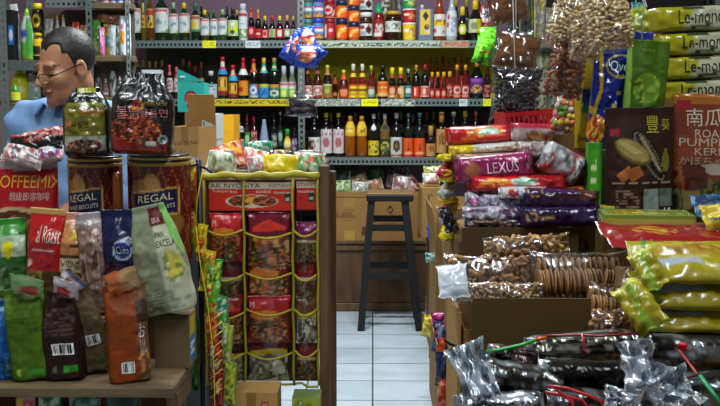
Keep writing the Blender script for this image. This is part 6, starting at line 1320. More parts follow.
# cookies and nuts
def nut_mesh(rx, ry, rz, col, bent=0):
    v, f = [], []
    n, m = 8, 6
    for j in range(m + 1):
        a = math.pi * j / m
        for i in range(n):
            b_ = 2 * math.pi * i / n; w = 1 - bent * math.exp(-(math.cos(a) / .4) ** 2)
            v.append((rx * math.sin(a) * math.cos(b_) * w, ry * math.sin(a) * math.sin(b_) * w, rz * math.cos(a)))
    for j in range(m):
        for i in range(n): f.append((j * n + i, (j + 1) * n + i, (j + 1) * n + (i + 1) % n, j * n + (i + 1) % n))
    return np.array(v), f, col
def fill(t, p, name, size, cols, ninst=100, nst=260, bent=.25, v0=.05, v1=.72, umin=.06, inset=.006, shape=(.75, .75, 1.25), side=1):
    protos = []
    for c in cols:
        o = make(name, [nut_mesh(size / 2 * shape[0], size / 2 * shape[1], size / 2 * shape[2], c, bent)], RUB, t); protos.append(o)
    pts = []
    cand = rng.random((12000, 2)); cand[:, 0] = umin + (1 - 2 * umin) * cand[:, 0]; cand[:, 1] = v0 + (v1 - v0) * cand[:, 1]
    P = p.S(cand[:, 0], cand[:, 1], -inset); keep = []
    for i in range(len(P)):
        if all((P[i] - P[j]) @ (P[i] - P[j]) > (size * .72) ** 2 for j in keep[-400:]):
            keep.append(i)
        if len(keep) >= ninst + nst: break
    V, Fc, K = [], [], []
    for k, i in enumerate(keep):
        rot = Euler((rng.random() * 3, rng.random() * 3, rng.random() * 3)); s = .85 + .3 * rng.random()
        if k < ninst:
            q = protos[k % len(protos)] if k < len(protos) else protos[k % len(protos)].copy()
            if k >= len(protos): COL.objects.link(q)
            q.parent = t; q.location = P[i]; q.rotation_euler = rot; q.scale = (s, s, s)
        else:
            V.append((P[i], rot, s))
    if len(keep) < len(protos):
        for o in protos[len(keep):]: bpy.data.objects.remove(o)
    # the rest, and the deeper layer behind
    ch = []
    deep = rng.random((160, 2)); D = p.S(umin + (1 - 2 * umin) * deep[:, 0], v0 + (v1 - v0) * deep[:, 1], -inset - size * .8)
    for k, (pp, rot, s) in enumerate(V + [(d, Euler((rng.random() * 3, rng.random() * 3, 0)), 1) for d in D]):
        nm = nut_mesh(size / 2 * shape[0] * s, size / 2 * shape[1] * s, size / 2 * shape[2] * s, cols[k % len(cols)], bent); M = rot.to_matrix().to_4x4(); M.translation = Vector(pp); ch.append(xf(nm, M))
    core = Pack(p.w * .86, p.h * (v1 - v0) * .96, max(.01, p.d - 4 * inset - size * 1.6), 'brick', n=2.4, axis=p.axis, wr=.002)
    o = make(name + '_filling', ch, RUB, t); o['kind'] = 'stuff'
    return core
pn = ['c4a470', 'd0b482', 'b4905a', 'd6bf92']
al = ['9a5a2c', '8a4a20', 'a86a38', '7a3e1a']
wal = ['7a4e28', '8a5a30', '6a4020', '9a6a3c']
def nutbag(a, b_, c_, d_, Y, th, ro, label, cols, size, prof='hang', v1=.72, rz=0, name='nut_bag', item='peanut', tilt=-3, film=CLEAR, **kw):
    t, p = clear_bag(a, b_, c_, d_, Y, th, ro, label, name, 'nut bag', prof, rz=rz, tilt=tilt)
    film_of(t, p, film); fill(t, p, item, size, cols, v1=v1, **kw); return t, p
nutbag(541, -28, 578, 48, 2.42, .075, 14, 'clear bag of pale peanuts hanging at the top, leftmost of three', pn, .0125)
nutbag(568, -20, 602, 62, 2.32, .075, 4, 'clear bag of pale peanuts hanging at the top, middle of three', pn, .0125)
nutbag(588, -30, 637, 53, 2.22, .085, -8, 'clear bag of pale peanuts hanging at the top, rightmost of three', pn, .0125)
nutbag(541, 38, 581, 98, 2.41, .07, 10, 'clear bag of brown almonds hanging under the pale peanuts', al, .0155, item='almond', v1=.95, prof='pillow')
nutbag(556, 40, 584, 76, 2.47, .06, -4, 'clear bag of brown nuts half hidden behind the almond bag', wal, .013, item='nut', v1=.95, prof='pillow', ninst=60, nst=80)
# hanging rail
rl = tag(empty('hanging_rail', (.5, 2.42, 0)), 'steel rail under the ceiling from which the nut and snack bags hang', 'rail')
def rlp(name, ch): o = make(name, ch, STEEL, rl); o.location = -Vector(rl.location)
rlp('rod', [tubec([(.2, 2.42, 1.75), (1.3, 2.42, 1.75)], .008, '8a9090', 10)]); rlp('rod', [tubec([(.2, 2.95, 1.72), (.9, 2.95, 1.72)], .008, '8a9090', 10)])
for x, y, z in ((.25, 2.42, 1.75), (1.25, 2.42, 1.75), (.25, 2.95, 1.72), (.85, 2.95, 1.72)): rlp('hanger_wire', [tubec([(x, y, z), (x, y, ZC)], .003, '6a7070', 6)])
def hook(px, py, Y, ry=2.42, rzv=1.75): 
    a = at(px, py, Y); tag(make('bag_string', [tubec([a, a.lerp(Vector((a.x, ry, rzv)), .6), (a.x, ry, rzv)], .0015, 'c8c8c0', 6)], CLOTH), HL.pop(0), 'string')
HL = ['string tying the leftmost peanut bag to the rail', 'string tying the middle peanut bag to the rail', 'string tying the rightmost peanut bag to the rail', 'string tying the almond bag to the rail', 'string tying the hidden nut bag to the rail', 'string tying the upper brown bag to the rear rail', 'string tying the lower brown bag to the rear rail', 'string tying the grey dried fruit bag to the rear rail', 'string tying the green pouch to the rail']
hook(572, -27, 2.42); hook(589, -20, 2.32); hook(607, -29, 2.22); hook(568, 39, 2.41); hook(571, 41, 2.47)
# brown bags and the grey one
for (a, b_, c_, d_, ro, Y, lab, rz) in ((489, -22, 534, 24, -14, 2.98, 'clear bag of brown powder hanging at the top, upper of two', 10), (489, 27, 538, 70, 12, 2.92, 'clear bag of brown powder hanging below another brown bag', 0)):
    t, p = clear_bag(a, b_, c_, d_, Y, .06, ro, lab, 'powder_bag', prof='standup', rz=rz); film_of(t, p, CLEAR)
    p2 = Pack(p.w * .9, p.h * .8, .045, 'pillow', wr=.006, fr=4); make('powder', [p2.body(PT('6f4626', ('n', 0, 0, 1, 1, ['6f4626', '7a5230', '5f3c20'], 12)), 24, 14)], CLOTH, t).location = (0, 0, .006)
hook(509, -20, 2.98, 2.95, 1.72); hook(516, 29, 2.92, 2.95, 1.72)
t, p = clear_bag(488, 66, 542, 126, 2.84, .06, 3, 'clear bag of dark greyish dried fruit hanging above the red crate', 'dried_fruit_bag', prof='pillow'); film_of(t, p, CLEAR)
fill(t, p, 'dried_fruit', .014, ['2a2428', '3c3238', '4a4048', '1c181c'], ninst=80, nst=150, bent=0, v1=.95)
hook(515, 68, 2.84, 2.95, 1.72)
t, p = clear_bag(549, 95, 582, 131, 2.6, .05, 10, 'clear bag of red, yellow and green sweets above the red crate', 'sweet_bag', prof='pillow'); film_of(t, p, CLEAR)
fill(t, p, 'sweet', .017, ['c83a34', 'd8b83a', 'd87a4a', '7ab04a', 'd8c8b8', 'd88a8a'], ninst=60, nst=60, bent=0, v1=.92, shape=(1, .8, 1))
riser(.47, .575, 2.57, 2.75, 1.06, at(566, 132, 2.6).z - .006, 'carton holding up the bag of sweets behind the snack packs', '6a4c2a')
# ------------------------------------------------------------------ stack of biscuit packs
def lay(name, a, b_, c_, d_, Y, th, ro, paint, label, writing=(), prof='slug', mat=FILM, n=3.0, rz=0, rx=0, cat='biscuit pack', wr=.005, fr=3, nl=44, nb=14):
    q, w, h = rp(a, b_, c_, d_, Y); p = Pack(w, h, th, prof, n=n, axis='x', wr=wr, fr=fr)
    return tag(pack(name, (q.x, Y + th / 2, q.z), (R(rx), R(ro), R(rz)), p, paint, mat, writing, nl=nl, nb=nb), label, cat)
RP = PT('b01822', ('n', .14, .3, .86, .92, ['c8541c', 'd8a02c', 'b02a1c', '7a8a2c', 'e0c070'], 5), ('ne', .68, .62, .22, .3, ['8ab08a', 'c8d8c0', '5a8a5a', 'd8e0d0'], 8), ('r', 0, .0, 1, .2, '8a1018'), ('r', .3, .32, .8, .42, 'd8a0a0'))
lay('biscuit_pack', 447, 126, 514, 146, 2.55, .09, -3, PT('b81620', ('p', [(.2, .35), (.42, .95), (.85, .9), (.85, .45)], 'd8641c'), ('ne', .44, .62, .14, .22, ['e0902a', 'd8502a', 'e8b84a'], 6), ('ne', .64, .7, .16, .2, ['9ac0a0', 'd8e4d4', '5a9a6a'], 8), ('r', 0, 0, 1, .24, '8a0f18')), 'red biscuit pack with orange and green picture, topmost of the stack by the aisle')
lay('biscuit_pack', 451, 144, 522, 153.5, 2.52, .08, -4, PT('d8b41c', ('r', .3, 0, 1, 1, 'c4c4b8'), ('r', .12, .1, .34, .9, 'dcc422'), ('n', .4, .2, .95, .8, ['d0d0c8', 'c8b48a', 'd8d8d0', 'b8503a'], 8)), 'yellow and white biscuit pack, second from the top of the stack')
lay('biscuit_pack', 455, 153.5, 520, 162, 2.5, .08, -2, PT('b89a78', ('n', .05, .1, .95, .9, ['c8a888', '8a5a3a', 'd0b89c', 'a87a54', 'b84a3a'], 10)), 'tan cracker pack with biscuit picture above the magenta pack')
lay('biscuit_pack', 457, 155, 536, 181, 2.42, .07, -5.5, PT('8a1a50', ('p', [(.1, .5), (.22, .9), (.34, .5), (.22, .1)], '9a5a3a'), ('e', .9, .55, .05, .2, '5a1030'), ('e', .93, .45, .03, .13, '9a7a88'), ('r', 0, .0, 1, .1, '6a123c')), 'magenta biscuit pack with pale lettering in the stack', [('LEXUS', .4, .3, .8, .72, 'd9c0c8')])
lay('biscuit_pack', 468, 176, 572, 193, 2.4, .09, -1, PT('b0141e', ('p', [(.05, .3), (.2, .9), (.48, .85), (.45, .3)], 'd8551c'), ('ne', .28, .6, .15, .26, ['e08a2a', 'd8402a', 'e8b04a'], 7), ('ne', .55, .66, .13, .24, ['9ac0a0', 'd0e0d0', '4a8a5a'], 9), ('r', 0, 0, 1, .28, '8c0f1a'), ('r', .6, .3, .9, .4, 'c83a3a')), 'long red biscuit pack below the magenta pack')
lay('biscuit_pack', 500, 188, 548, 199, 2.36, .06, -1, PT('c0c2c6', ('r', .1, .3, .9, .6, '8a9ab8'), ('n', .1, .1, .4, .9, ['d87a3a', 'c8c8d0', 'b83a5a'], 6)), 'silver white biscuit pack under the long red pack', mat=FILM)
lay('biscuit_pack', 540, 186, 592, 197, 2.44, .05, 1, PT('c8581c', ('n', .1, .1, .95, .9, ['d8701c', 'e0a02a', 'b8401c'], 6)), 'orange snack pack behind the purple pack')
sv = ['b8b4c0', '8a8490', 'd4d0dc', '7a4a70', '3a3440']
for (a, b_, c_, d_, Y, ro, bs, cs, ds) in (
        (466, 194, 502, 209, 2.4, 2, 'b8b0bc', sv + ['d86aa0'], 'silver biscuit pack with pink mark at the left of the stack'),
        (498, 198, 528, 211, 2.39, -3, 'a8acb8', ['b8bcc8', '4a6ab0', 'd0d4dc', '8a5a5a'], 'silver biscuit pack with blue mark beside the purple pack'),
        (464, 207, 524, 222, 2.37, -2, 'b0a8b4', sv, 'silver mauve clear-wrapped biscuit pack with dark filling'),
        (466, 219, 526, 230, 2.365, 0, '4a3430', ['4a3430', '6a4a3a', '2a1c1c', 'a09aa4'], 'brown biscuit pack at the bottom of the stack')):
    lay('biscuit_pack', a, b_, c_, d_, Y, .08, ro, PT(bs, ('n', .04, .05, .96, .95, cs, 5)), ds, mat=FILM, wr=.007)
PU = ('p', [(.05, .2), (.15, .1), (.5, .38), (.5, .46), (.12, .34)], '8a6a3a')
lay('purple_pack', 522, 190, 602, 209, 2.34, .07, 2, PT('2a1038', ('r', 0, .82, 1, 1, '3c1a50'), ('e', .16, .85, .1, .3, 'a8823a'), ('e', .16, .85, .085, .24, '3c1a44'), ('r', .3, .5, .95, .8, '3a1410'), ('p', [(.7, 1), (.72, .6), (.9, .56), (.95, 1)], '5a2a1c')), 'dark purple pack with gold ring, upper of two', n=3.4)
lay('purple_pack', 520, 207, 604, 228, 2.32, .08, -1, PT('24103a', ('r', 0, 0, 1, .12, '1a0a28'), ('e', .15, .52, .075, .22, 'b08a44'), ('e', .15, .52, .055, .16, '2a1038'), ('p', [(.2, .4), (.46, .52), (.46, .6), (.2, .5)], 'a8843e'), ('r', .55, .3, .95, .75, '2e1446')), 'dark purple pack with gold key shape, lower of two', n=3.4)
lay('cracker_pack', 512, 124, 578, 146, 2.6, .08, 2, PT('c8b8b8', ('r', 0, .78, 1, 1, 'c8304a'), ('ne', .35, .42, .14, .26, ['b8703a', 'd8a46a', 'a85a2a'], 6), ('ne', .6, .4, .12, .24, ['9a4a24', 'c8804a', '7a3418'], 6), ('e', .82, .42, .06, .2, 'b8322c'), ('r', 0, 0, 1, .12, 'b0a0a4')), 'pink and white cracker pack with round biscuit picture below the red crate', n=3.2)
lay('biscuit_pack', 518, 142, 548, 158, 2.5, .06, -2, PT('b8a8a0', ('n', .05, .05, .95, .95, ['c8bcb8', '9a7a6a', 'd8d0cc', 'a85a50'], 6)), 'grey-white crumpled pack below the cracker pack', wr=.008)
lay('wrapped_pack', 534, 146, 578, 178, 2.42, .07, 28, PT('a8a8ac', ('n', .03, .03, .97, .97, ['d0d0d4', '8a8a90', 'b8483c', 'e0e0e4', '5a5a60'], 4)), 'silver wrapped pack tilted across the magenta pack', mat=FILM, wr=.012, prof='slug', n=2.4)
for (a, b_, c_, d_, Y, ds) in ((565, 153, 596, 167, 2.5, 'dark red-brown box, upper of two under the blue bag'), (566, 169, 596, 184, 2.5, 'dark red-brown box, lower of two under the blue bag')):
    l_, w, d, h = cart_rect(a, b_, c_, d_, Y, .1)
    tag(carton('brown_box', l_, (0, 0, 0), w, d, h, '5a1414', {'front': PT('5a1418', ('n', .12, .08, .98, .92, ['3a1c10', '5a3018', '2a140c', '6a3c20'], 10), ('r', 0, .92, 1, 1, '7a1c20'))}, mat=PAPER), ds, 'box')
zz_ = at(580, 184, 2.5).z
riser(xat(560, 2.5), xat(606, 2.5), 2.48, 2.62, 1.002, zz_ - .002, 'small carton under the dark red-brown boxes', '6a4c2a')
# red plastic crate
cr = tag(empty('plastic_crate', (xat(530, 2.7), 2.78, zat(132, 2.7))), 'red slatted plastic crate behind the biscuit stack', 'crate')
cw, chh, cdp = xat(561, 2.7) - xat(503, 2.7), zat(111, 2.7) - zat(132, 2.7), .14
def crp(name, ch): make(name, ch, flat_mat('red_plastic', 'b3121c', .35), cr, False)
for sy in (-cdp / 2, cdp / 2 - .006):
    crp('rim', [boxc(-cw / 2, sy, chh - .012, cw / 2, sy + .006, chh, 'b01820')]); crp('bottom_rail', [boxc(-cw / 2, sy, 0, cw / 2, sy + .006, .01, 'b01820')])
    crp('slats', [boxc(-cw / 2 + i * cw / 12 - .0035 + (.0035 if i == 0 else 0) - (.0035 if i == 12 else 0), sy + .001, .01, -cw / 2 + i * cw / 12 + .0035 + (.0035 if i == 0 else 0) - (.0035 if i == 12 else 0), sy + .005, chh - .012, 'b01820') for i in range(13)])
for sx in (-cw / 2, cw / 2 - .006): crp('end_panel', [boxc(sx, -cdp / 2 + .006, 0, sx + .006, cdp / 2 - .006, chh, 'b01820')])
crp('base', [boxc(-cw / 2 + .006, -cdp / 2 + .006, 0, cw / 2 - .006, cdp / 2 - .006, .004, '9a141c')])
cr.rotation_euler = (0, R(-4), R(6))
riser(xat(500, 2.7), xat(557, 2.7), 2.7, 2.88, .948, zat(132, 2.7) - .012, 'carton under the red plastic crate', '6a4c2a')
# yellow twisted packs along the aisle side of the stack
for i in range(8):
    y0 = 157 + i * 10.4; cs = [['ecd01c', 'f4e04a', 'd8b814'], ['e8cc1c', 'c8342c', 'f0dc4a'], ['b81c3a', 'e8cc1c', 'e8cc1c'], ['a8b0a8', 'd8d8d0', '7a8a7a']][(0, 2, 0, 3, 0, 2, 3, 0)[i]]
    q, w, h = rp(444 + (i % 3), y0, 458, y0 + 8.2, 2.5 + .012 * i)
    tag(pack('snack_pack', (q.x, 2.62 + .006 * i, q.z), (0, R(5 * (-1) ** i), R(80)), Pack(.2, h, .035, 'slug', axis='x', wr=.006), PT(cs[0], ('n', 0, 0, 1, 1, cs, 5)), FILM, nl=26, nb=10), ['yellow', 'yellow and red', 'yellow and crimson', 'pale silver', 'bright yellow', 'crimson and yellow', 'silver grey', 'plain yellow'][i] + f' twisted pack end facing the aisle, {ORD[i + 1]} from top of its pile', 'snack pack', None)
q, w, h = rp(447, 206, 460, 233, 2.44)
tag(pack('black_bag', (q.x, 2.46, q.z), (0, R(-20), 0), Pack(w, h, .05, 'pillow', wr=.01), PT('0e0e12', ('n', 0, 0, 1, 1, ['0e0e12', '1c1c24'], 5)), FILM), 'small black plastic bag at the left corner of the stack', 'bag')
q, w, h = rp(438, 263, 470, 296, 2.02)
tag(pack('silver_bag', (q.x, 2.0, q.z), (R(-35), R(-4), R(0)), Pack(w, h * 1.1, .02, 'pillow', wr=.004, fr=4), PT('c4cad0', ('r', .05, .3, .95, .34, 'a2aab2'), ('r', .05, .62, .95, .66, 'a2aab2')), FILM, nl=30), 'silver striped foil bag hanging over the left edge of the cookie carton', 'bag')

# ------------------------------------------------------------------ bags of cookies in the open carton
def disc_cookie(r, th, col):
    return lathec([(r * .85, -th / 2), (r, -th / 4), (r, th / 4), (r * .85, th / 2)], col, 14)
def cookie_rows(t, pos, proto_ch, name='cookie'):
    first = None
    for (P, rot) in pos[:100]:
        if first is None: first = make(name, [proto_ch], RUB, t); o = first
        else: o = first.copy(); COL.objects.link(o); o.parent = t
        o.location = P; o.rotation_euler = rot
ckc = '94693a'
def cookiebag(a, b_, c_, d_, Y, th, ro, rx, label, mode, cols=wal, size=.02):
    q, w, h = rp(a, b_, c_, d_, Y); p = Pack(w, h * 1.05, th, 'pillow', axis='x', wr=.007, fr=4)
    t = tag(empty('cookie_bag', q, (R(rx), R(ro), 0)), label, 'cookie bag')
    make('film', [p.body('fff', 30, 14)], CLEAR2, t)
    if mode == 'disc':
        pos = []; r = h * .29
        for row, z in ((0, h * .36),):
            n = int(w * .86 / .0062)
            for i in range(n):
                x = -w * .43 + w * .86 * i / (n - 1); seg = int(i / 7) % 4
                wob = rng.random() * .16 - .08
                pos.append(((x, -.018 + .004 * math.sin(i * 2), z + .003 * math.sin(i * 3.3)), (0, R(90) + wob + (0 if seg != 3 else .3), (rng.random() - .5) * .25)))
            for i in range(n // 2): pos.append(((-w * .42 + w * .84 * i / (n // 2), .014, h * .62), (0, R(90) + rng.random() * .2, 0)))
        cookie_rows(t, pos, disc_cookie(r, .0052, ckc))
    else: fill(t, p, 'nut', size, cols, bent=.3, v0=.08, v1=.92, umin=.06, ninst=90, nst=140, shape=(.6, .6, 1.2))
    return t, p
cookiebag(485, 236, 572, 264, 2.24, .09, -4, -14, 'clear bag of twisted cookies at the back of the open carton', 'n', ['9a6a34', 'b8884a', '8a5a2a', 'c89a5c'], .02)
cookiebag(532, 253, 634, 300, 2.12, .09, -1, -12, 'clear bag of round cookies in rows at the right of the open carton', 'disc')
cookiebag(442, 257, 530, 296, 2.1, .08, 2, -14, 'clear bag of brown crackers at the left of the open carton', 'n', ['8a5a2c', '9a6a38', '7a4a20', 'b0804a'], .022)
cookiebag(452, 283, 544, 306, 2.035, .06, 1, -10, 'clear bag of pale nuts at the front of the open carton', 'n', ['b08a58', 'a07a48', 'c09a68'], .014)
cookiebag(586, 285, 640, 318, 2.02, .06, 6, -8, 'clear bag of dark biscuits beside the front flap of the open carton', 'disc')
cookiebag(590, 312, 636, 340, 1.955, .05, 4, -8, 'clear bag of curled brown snacks below the dark biscuits', 'n', ['8a5a34', 'b88a54', '6a4020'], .02)
# crumpled film ends
def crumple(a, b_, c_, d_, Y, ro, label, mat=None, name='film_wrapper', rx=-15, seed=0, col='c4ccd4'):
    q, w, h = rp(a, b_, c_, d_, Y); s = rng.random() * 50
    def fn(u, v): return np.stack([(u - .5) * w * (.55 + .45 * np.abs(2 * v - 1) ** .6), -.03 * vn(u * 6 + s, v * 5) + .022 * np.sin(u * 16 + 4 * vn(v * 3, u + s)) * (.4 + .6 * v), v * h + .012 * vn(u * 8 + s, v * 4)], -1)
    o = make(name, [gridc(fn, 36, 30, col)], mat or CLEAR2); o.location = (q.x, Y, q.z); o.rotation_euler = (R(rx), R(ro), 0)
    return tag(o, label, 'film')
crumple(612, 238, 634, 292, 1.98, 28, 'crumpled clear film end beside the long red pack')
crumple(612, 296, 636, 318, 1.94, 20, 'small crumpled mauve film end below the cookie bag')

# ------------------------------------------------------------------ right pile: lemon packs, seed pouches, boxes, red and yellow packs
LM = PT('98940f', ('p', [(.24, 0), (1, 0), (1, 1), (.34, 1)], 'a6a888'), ('r', .0, .0, .2, 1, '94900f'), ('r', .2, .0, 1, .06, '77772c'), ('p', [(.3, .06), (.46, .2), (.48, .34), (.31, .2)], '1d3a1c'), ('r', .26, .88, .4, .98, '2a3a24'))
for i, (y0, y1) in enumerate(((1, 27), (28, 51), (52, 75.5), (76.5, 98))):
    dx = (0, 6, 9, 4)[i]
    q, w, h = rp(652 + dx * .6, y0 + 4, 790 + dx, y1 + 4, 2.5); p = Pack(w, h, .1, 'slug', n=5, axis='x', wr=.004)
    tag(pack('biscuit_pack', (q.x, 2.58, q.z + .004), (0, R(-2.2), R(2)), p, LM, FILM, [('Le-mond', .215, .3, .545, .84, '141a10', .02)], nl=50, nb=14), 'yellow lemon biscuit pack with dark lettering, ' + ('topmost of the four stacked at the right', 'second from top of the four', 'third from top of the four', 'lowest of the four stacked at the right')[i], 'biscuit pack')
# standing seed pouches
P1 = PT('2c1a12', ('r', 0, .0, 1, .34, '2c1a12'), ('er', .62, .58, .27, .09, -56, '0f0a06', .71), ('er', .615, .575, .25, .075, -56, '6a6248', .71), ('er', .62, .58, .235, .06, -56, '1c140c', .71), ('er', .635, .6, .2, .02, -56, '8a8264', .71), ('er', .38, .62, .2, .095, -24, '5a4a22', .71), ('er', .375, .63, .18, .075, -24, '8a7a42', .71), ('er', .36, .645, .13, .03, -24, 'a8985c', .71), ('er', .5, .575, .05, .03, -24, '9a7a4a', .71), ('p', [(.12, .42), (.3, .5), (.36, .42), (.2, .36)], '9a5a2c'), ('p', [(.24, .46), (.46, .5), (.52, .42), (.34, .36)], '8a4a24'), ('e', .86, .53, .055, .09, '6a6024'), ('r', .83, .6, .89, .64, '6a6024'), ('r', .06, .76, .2, .82, '8a1c2c'),
        ('t', .06, .33, .94, .36, 1, '8a7a60', 22), ('r', .1, .05, .46, .3, '3a241a'), ('t', .12, .07, .44, .29, 8, '7a6650', 20), ('r', .5, .0, .74, .3, '7c8a80'), ('r', .77, .14, .96, .3, '5c6a60'), ('s', .8, .05, .94, .13, 20))
bag('seed_pouch', 605, 108, 676, 208, 2.4, .055, -1, 4, P1, 'dark brown seed pouch with picture of open pod and white panels', 1.0, prof='standup', n=2.6, writing=[('豐', .58, .78, .76, .93, 'a89a2c'), ('葵', .8, .8, .92, .9, '9a8c28')], mat=SATIN, wr=.004, nl=130, nb=70, cat='seed pouch')
P2 = PT('6a2c14', ('r', 0, .94, 1, 1, '9a5a1c'), ('r', 0, .38, 1, .7, '7a3a1c'), ('n', .0, .0, 1, .34, ['1c2412', '3a441c', '5a5a24', '2a2c14', '6a5a2c'], 7), ('e', .62, .42, .4, .045, 'a8988c'), ('r', .02, .9, .2, .96, '8a1c2c'), ('ne', .2, .36, .2, .12, ['6a2414', '8a4a24', '4a2010'], 5))
bag('seed_pouch', 671, 97, 756, 208, 2.42, .06, 1, -4, P2, 'red-brown pumpkin seed pouch with pale lettering at the right edge', 1.0, prof='standup', n=2.6, writing=[('南瓜籽', .14, .76, .78, .9, 'b4a890'), ('ROASTED', .24, .67, .84, .735, 'b0a088'), ('PUMPKIN', .06, .6, .8, .665, 'b0a088'), ('KERNELS', .24, .53, .84, .59, 'b0a088'), ('かぼちゃの種', .06, .45, .86, .52, 'a09078')], mat=FILM, wr=.004, nl=100, nb=56, cat='seed pouch')
carton_or = cart_rect(675, 94, 716, 110, 2.46, .03, None)
tag(pack('orange_packet', (carton_or[0][0] + .0, 2.475, 1.003), (0, R(1), 0), Pack(carton_or[1], carton_or[3] + carton_or[0][2] - 1.002, .02, 'pillow', wr=.004), PT('9a5a1c', ('n', .05, .05, .95, .95, ['a8641c', '8a4a14'], 4)), FILM), 'orange packet edge above the pumpkin seed pouch', 'packet')
# green pouch, blue and yellow bag
bag('green_pouch', 621, 40, 664, 128, 2.43, .03, 4, 6, PT('3d5a10', ('ne', .5, .45, .32, .18, ['5a7a1c', '8a9a3a', '3a5410', '6a8a2a'], 5), ('r', .3, .86, .7, .91, '2a4410'), ('r', .2, .14, .8, .2, '3a5a10'), ('r', 0, .0, .1, 1, '7aa03a')), 'olive green pouch standing behind the brown seed pouch', None, prof='standup', writing=[('GOLD', .32, .87, .66, .905, '8aa04a')], mat=SATIN, cat='pouch')
hook(642, 41, 2.43)
bag('blue_bag', 585, 30, 640, 150, 2.5, .055, 5, -4, PT('121f6e', ('p', [(0, .3), (.1, .26), (.2, .5), (.16, .8), (.06, .9), (0, .9)], 'a4880f'), ('p', [(0, .36), (.06, .34), (.14, .5), (.1, .74), (0, .84)], '121f6e'), ('ne', .14, .16, .16, .13, ['c8641c', 'd89a2c', 'a8341c', 'd8b84a'], 8), ('e', .5, .7, .28, .1, '9a8a2c'), ('e', .5, .7, .25, .085, '13205a'), ('e', .5, .48, .035, .02, 'b8a83a'), ('e', .62, .52, .04, .025, 'b8a83a'), ('e', .42, .36, .04, .03, 'b8a83a'), ('r', .64, .3, .98, .4, '8a8a24'), ('p', [(.62, .0), (1, .1), (1, .2), (.7, .16)], 'a4880f')), 'shiny navy blue snack bag with yellow swirl behind the green pouch', None, prof='standup', writing=[('Ovez', .3, .66, .7, .745, 'b8d4cc'), ('mini', .42, .6, .66, .64, 'c8b43c')], mat=FILM, wr=.007, nl=120, nb=64, cat='snack bag')
for (a, b_, c_, d_, Y, bs, lay_, ds, nm) in ((588, 143, 602, 200, 2.42, '3a8a1c', [('r', .15, .2, .7, .9, '4a9a24'), ('t', .2, .45, .6, .8, 4, 'd8e0a0', 5), ('e', .4, .25, .3, .06, 'd8a03a')], 'narrow green box standing between purple pack and seed pouch', 'green_box'), (601, 150, 606, 206, 2.44, 'a8b0a8', [], 'thin white box edge left of the brown seed pouch', 'white_box'), (605, 160, 611, 207, 2.47, 'c8861c', [('r', 0, .6, 1, 1, 'b85a1c')], 'thin orange box edge behind the brown seed pouch', 'orange_box')):
    l_, w, d, h = cart_rect(a, b_, c_, d_, Y, .035, 1.002)
    tag(carton(nm, l_, (0, 0, 0), w, d, h, bs, {'front': PT(bs, *lay_)}, mat=PAPER), ds, 'box')
l_, w, d, h = cart_rect(575, 56, 601, 148, 2.57, .04)
tag(carton('yellow_card_box', l_, (0, 0, R(3)), w, d, h, 'a4880f', {'front': PT('ac8f12', ('e', .42, .6, .2, .05, '16264a'), ('e', .42, .51, .2, .05, '1c3a6a'), ('e', .42, .42, .2, .05, '2a6a5a'), ('t', .1, .78, .8, .9, 3, '6a5408', 8), ('t', .1, .03, .8, .16, 3, '6a5408', 8))}, mat=PAPER), 'mustard yellow box with three round dots behind the blue bag', 'box')
riser(xat(574, 2.57), xat(603, 2.57), 2.56, 2.615, zz_ + .0, l_[2] - .002, 'narrow carton under the mustard yellow box', '6a4c2a') if l_[2] - zz_ > .02 else None
# cardboard sheet leaning beside the aisle
riser(.25, .52, 2.95, 3.18, 0, .6, 'brown carton behind the biscuit stack carrying a cardboard sheet')
o = make('cardboard_sheet', [boxc(-.002, -.1, 0, .002, .1, .36, '9a784a'), boxc(-.0025, -.1, .355, .0025, .1, .36, 'b89868')], BOARD, None, False); o.location = (.262, 3.065, .602); o.rotation_euler = (0, R(-9), 0)
tag(o, 'flat cardboard sheet standing on edge beside the biscuit stack', 'cardboard')
# yellow-green box with window
q, w, h = rp(611, 217, 702, 236, 2.14)
tag(carton('biscuit_box', (q.x, 2.23, .997), (0, 0, R(-7)), w, .13, at(655, 217, 2.14).z - .997, '8a8a24', {'front': PT('a89a3c', ('r', 0, .86, 1, 1, '7a8a24'), ('r', .1, .2, .7, .8, 'b0a048')), 'left': PT('7a9a34', ('ne', .5, .5, .4, .4, ['a8c05a', '5a7a1c', 'c8c86a'], 5)), 'top': PT('6a8a3c', ('x', .02, .05, .98, .95, 30, 4, .12, 'b8b890'), ('r', .06, .2, .94, .9, '7a8a34'), ('ne', .3, .55, .22, .3, ['c8a41c', 'd8b83a', '9a7a14'], 5), ('n', .5, .25, .9, .85, ['8a9a3c', '5a7034', 'b0a048'], 5))}, mat=FILM, n=(60, 30)), 'flat yellow-green biscuit box with dotted top in front of the seed pouches', 'box')
l_, w, d, h = cart_rect(596, 207, 616, 226, 2.36, .06, 1.0)
tag(carton('yellow_box', (l_[0], 2.385, 1.0), (0, 0, R(-8)), w, .05, h, 'b8a82a', {'front': PT('c0b02c', ('r', .1, .1, .9, .5, '8a9a2c'))}, mat=PAPER), 'small yellow box behind the left end of the biscuit box', 'box')
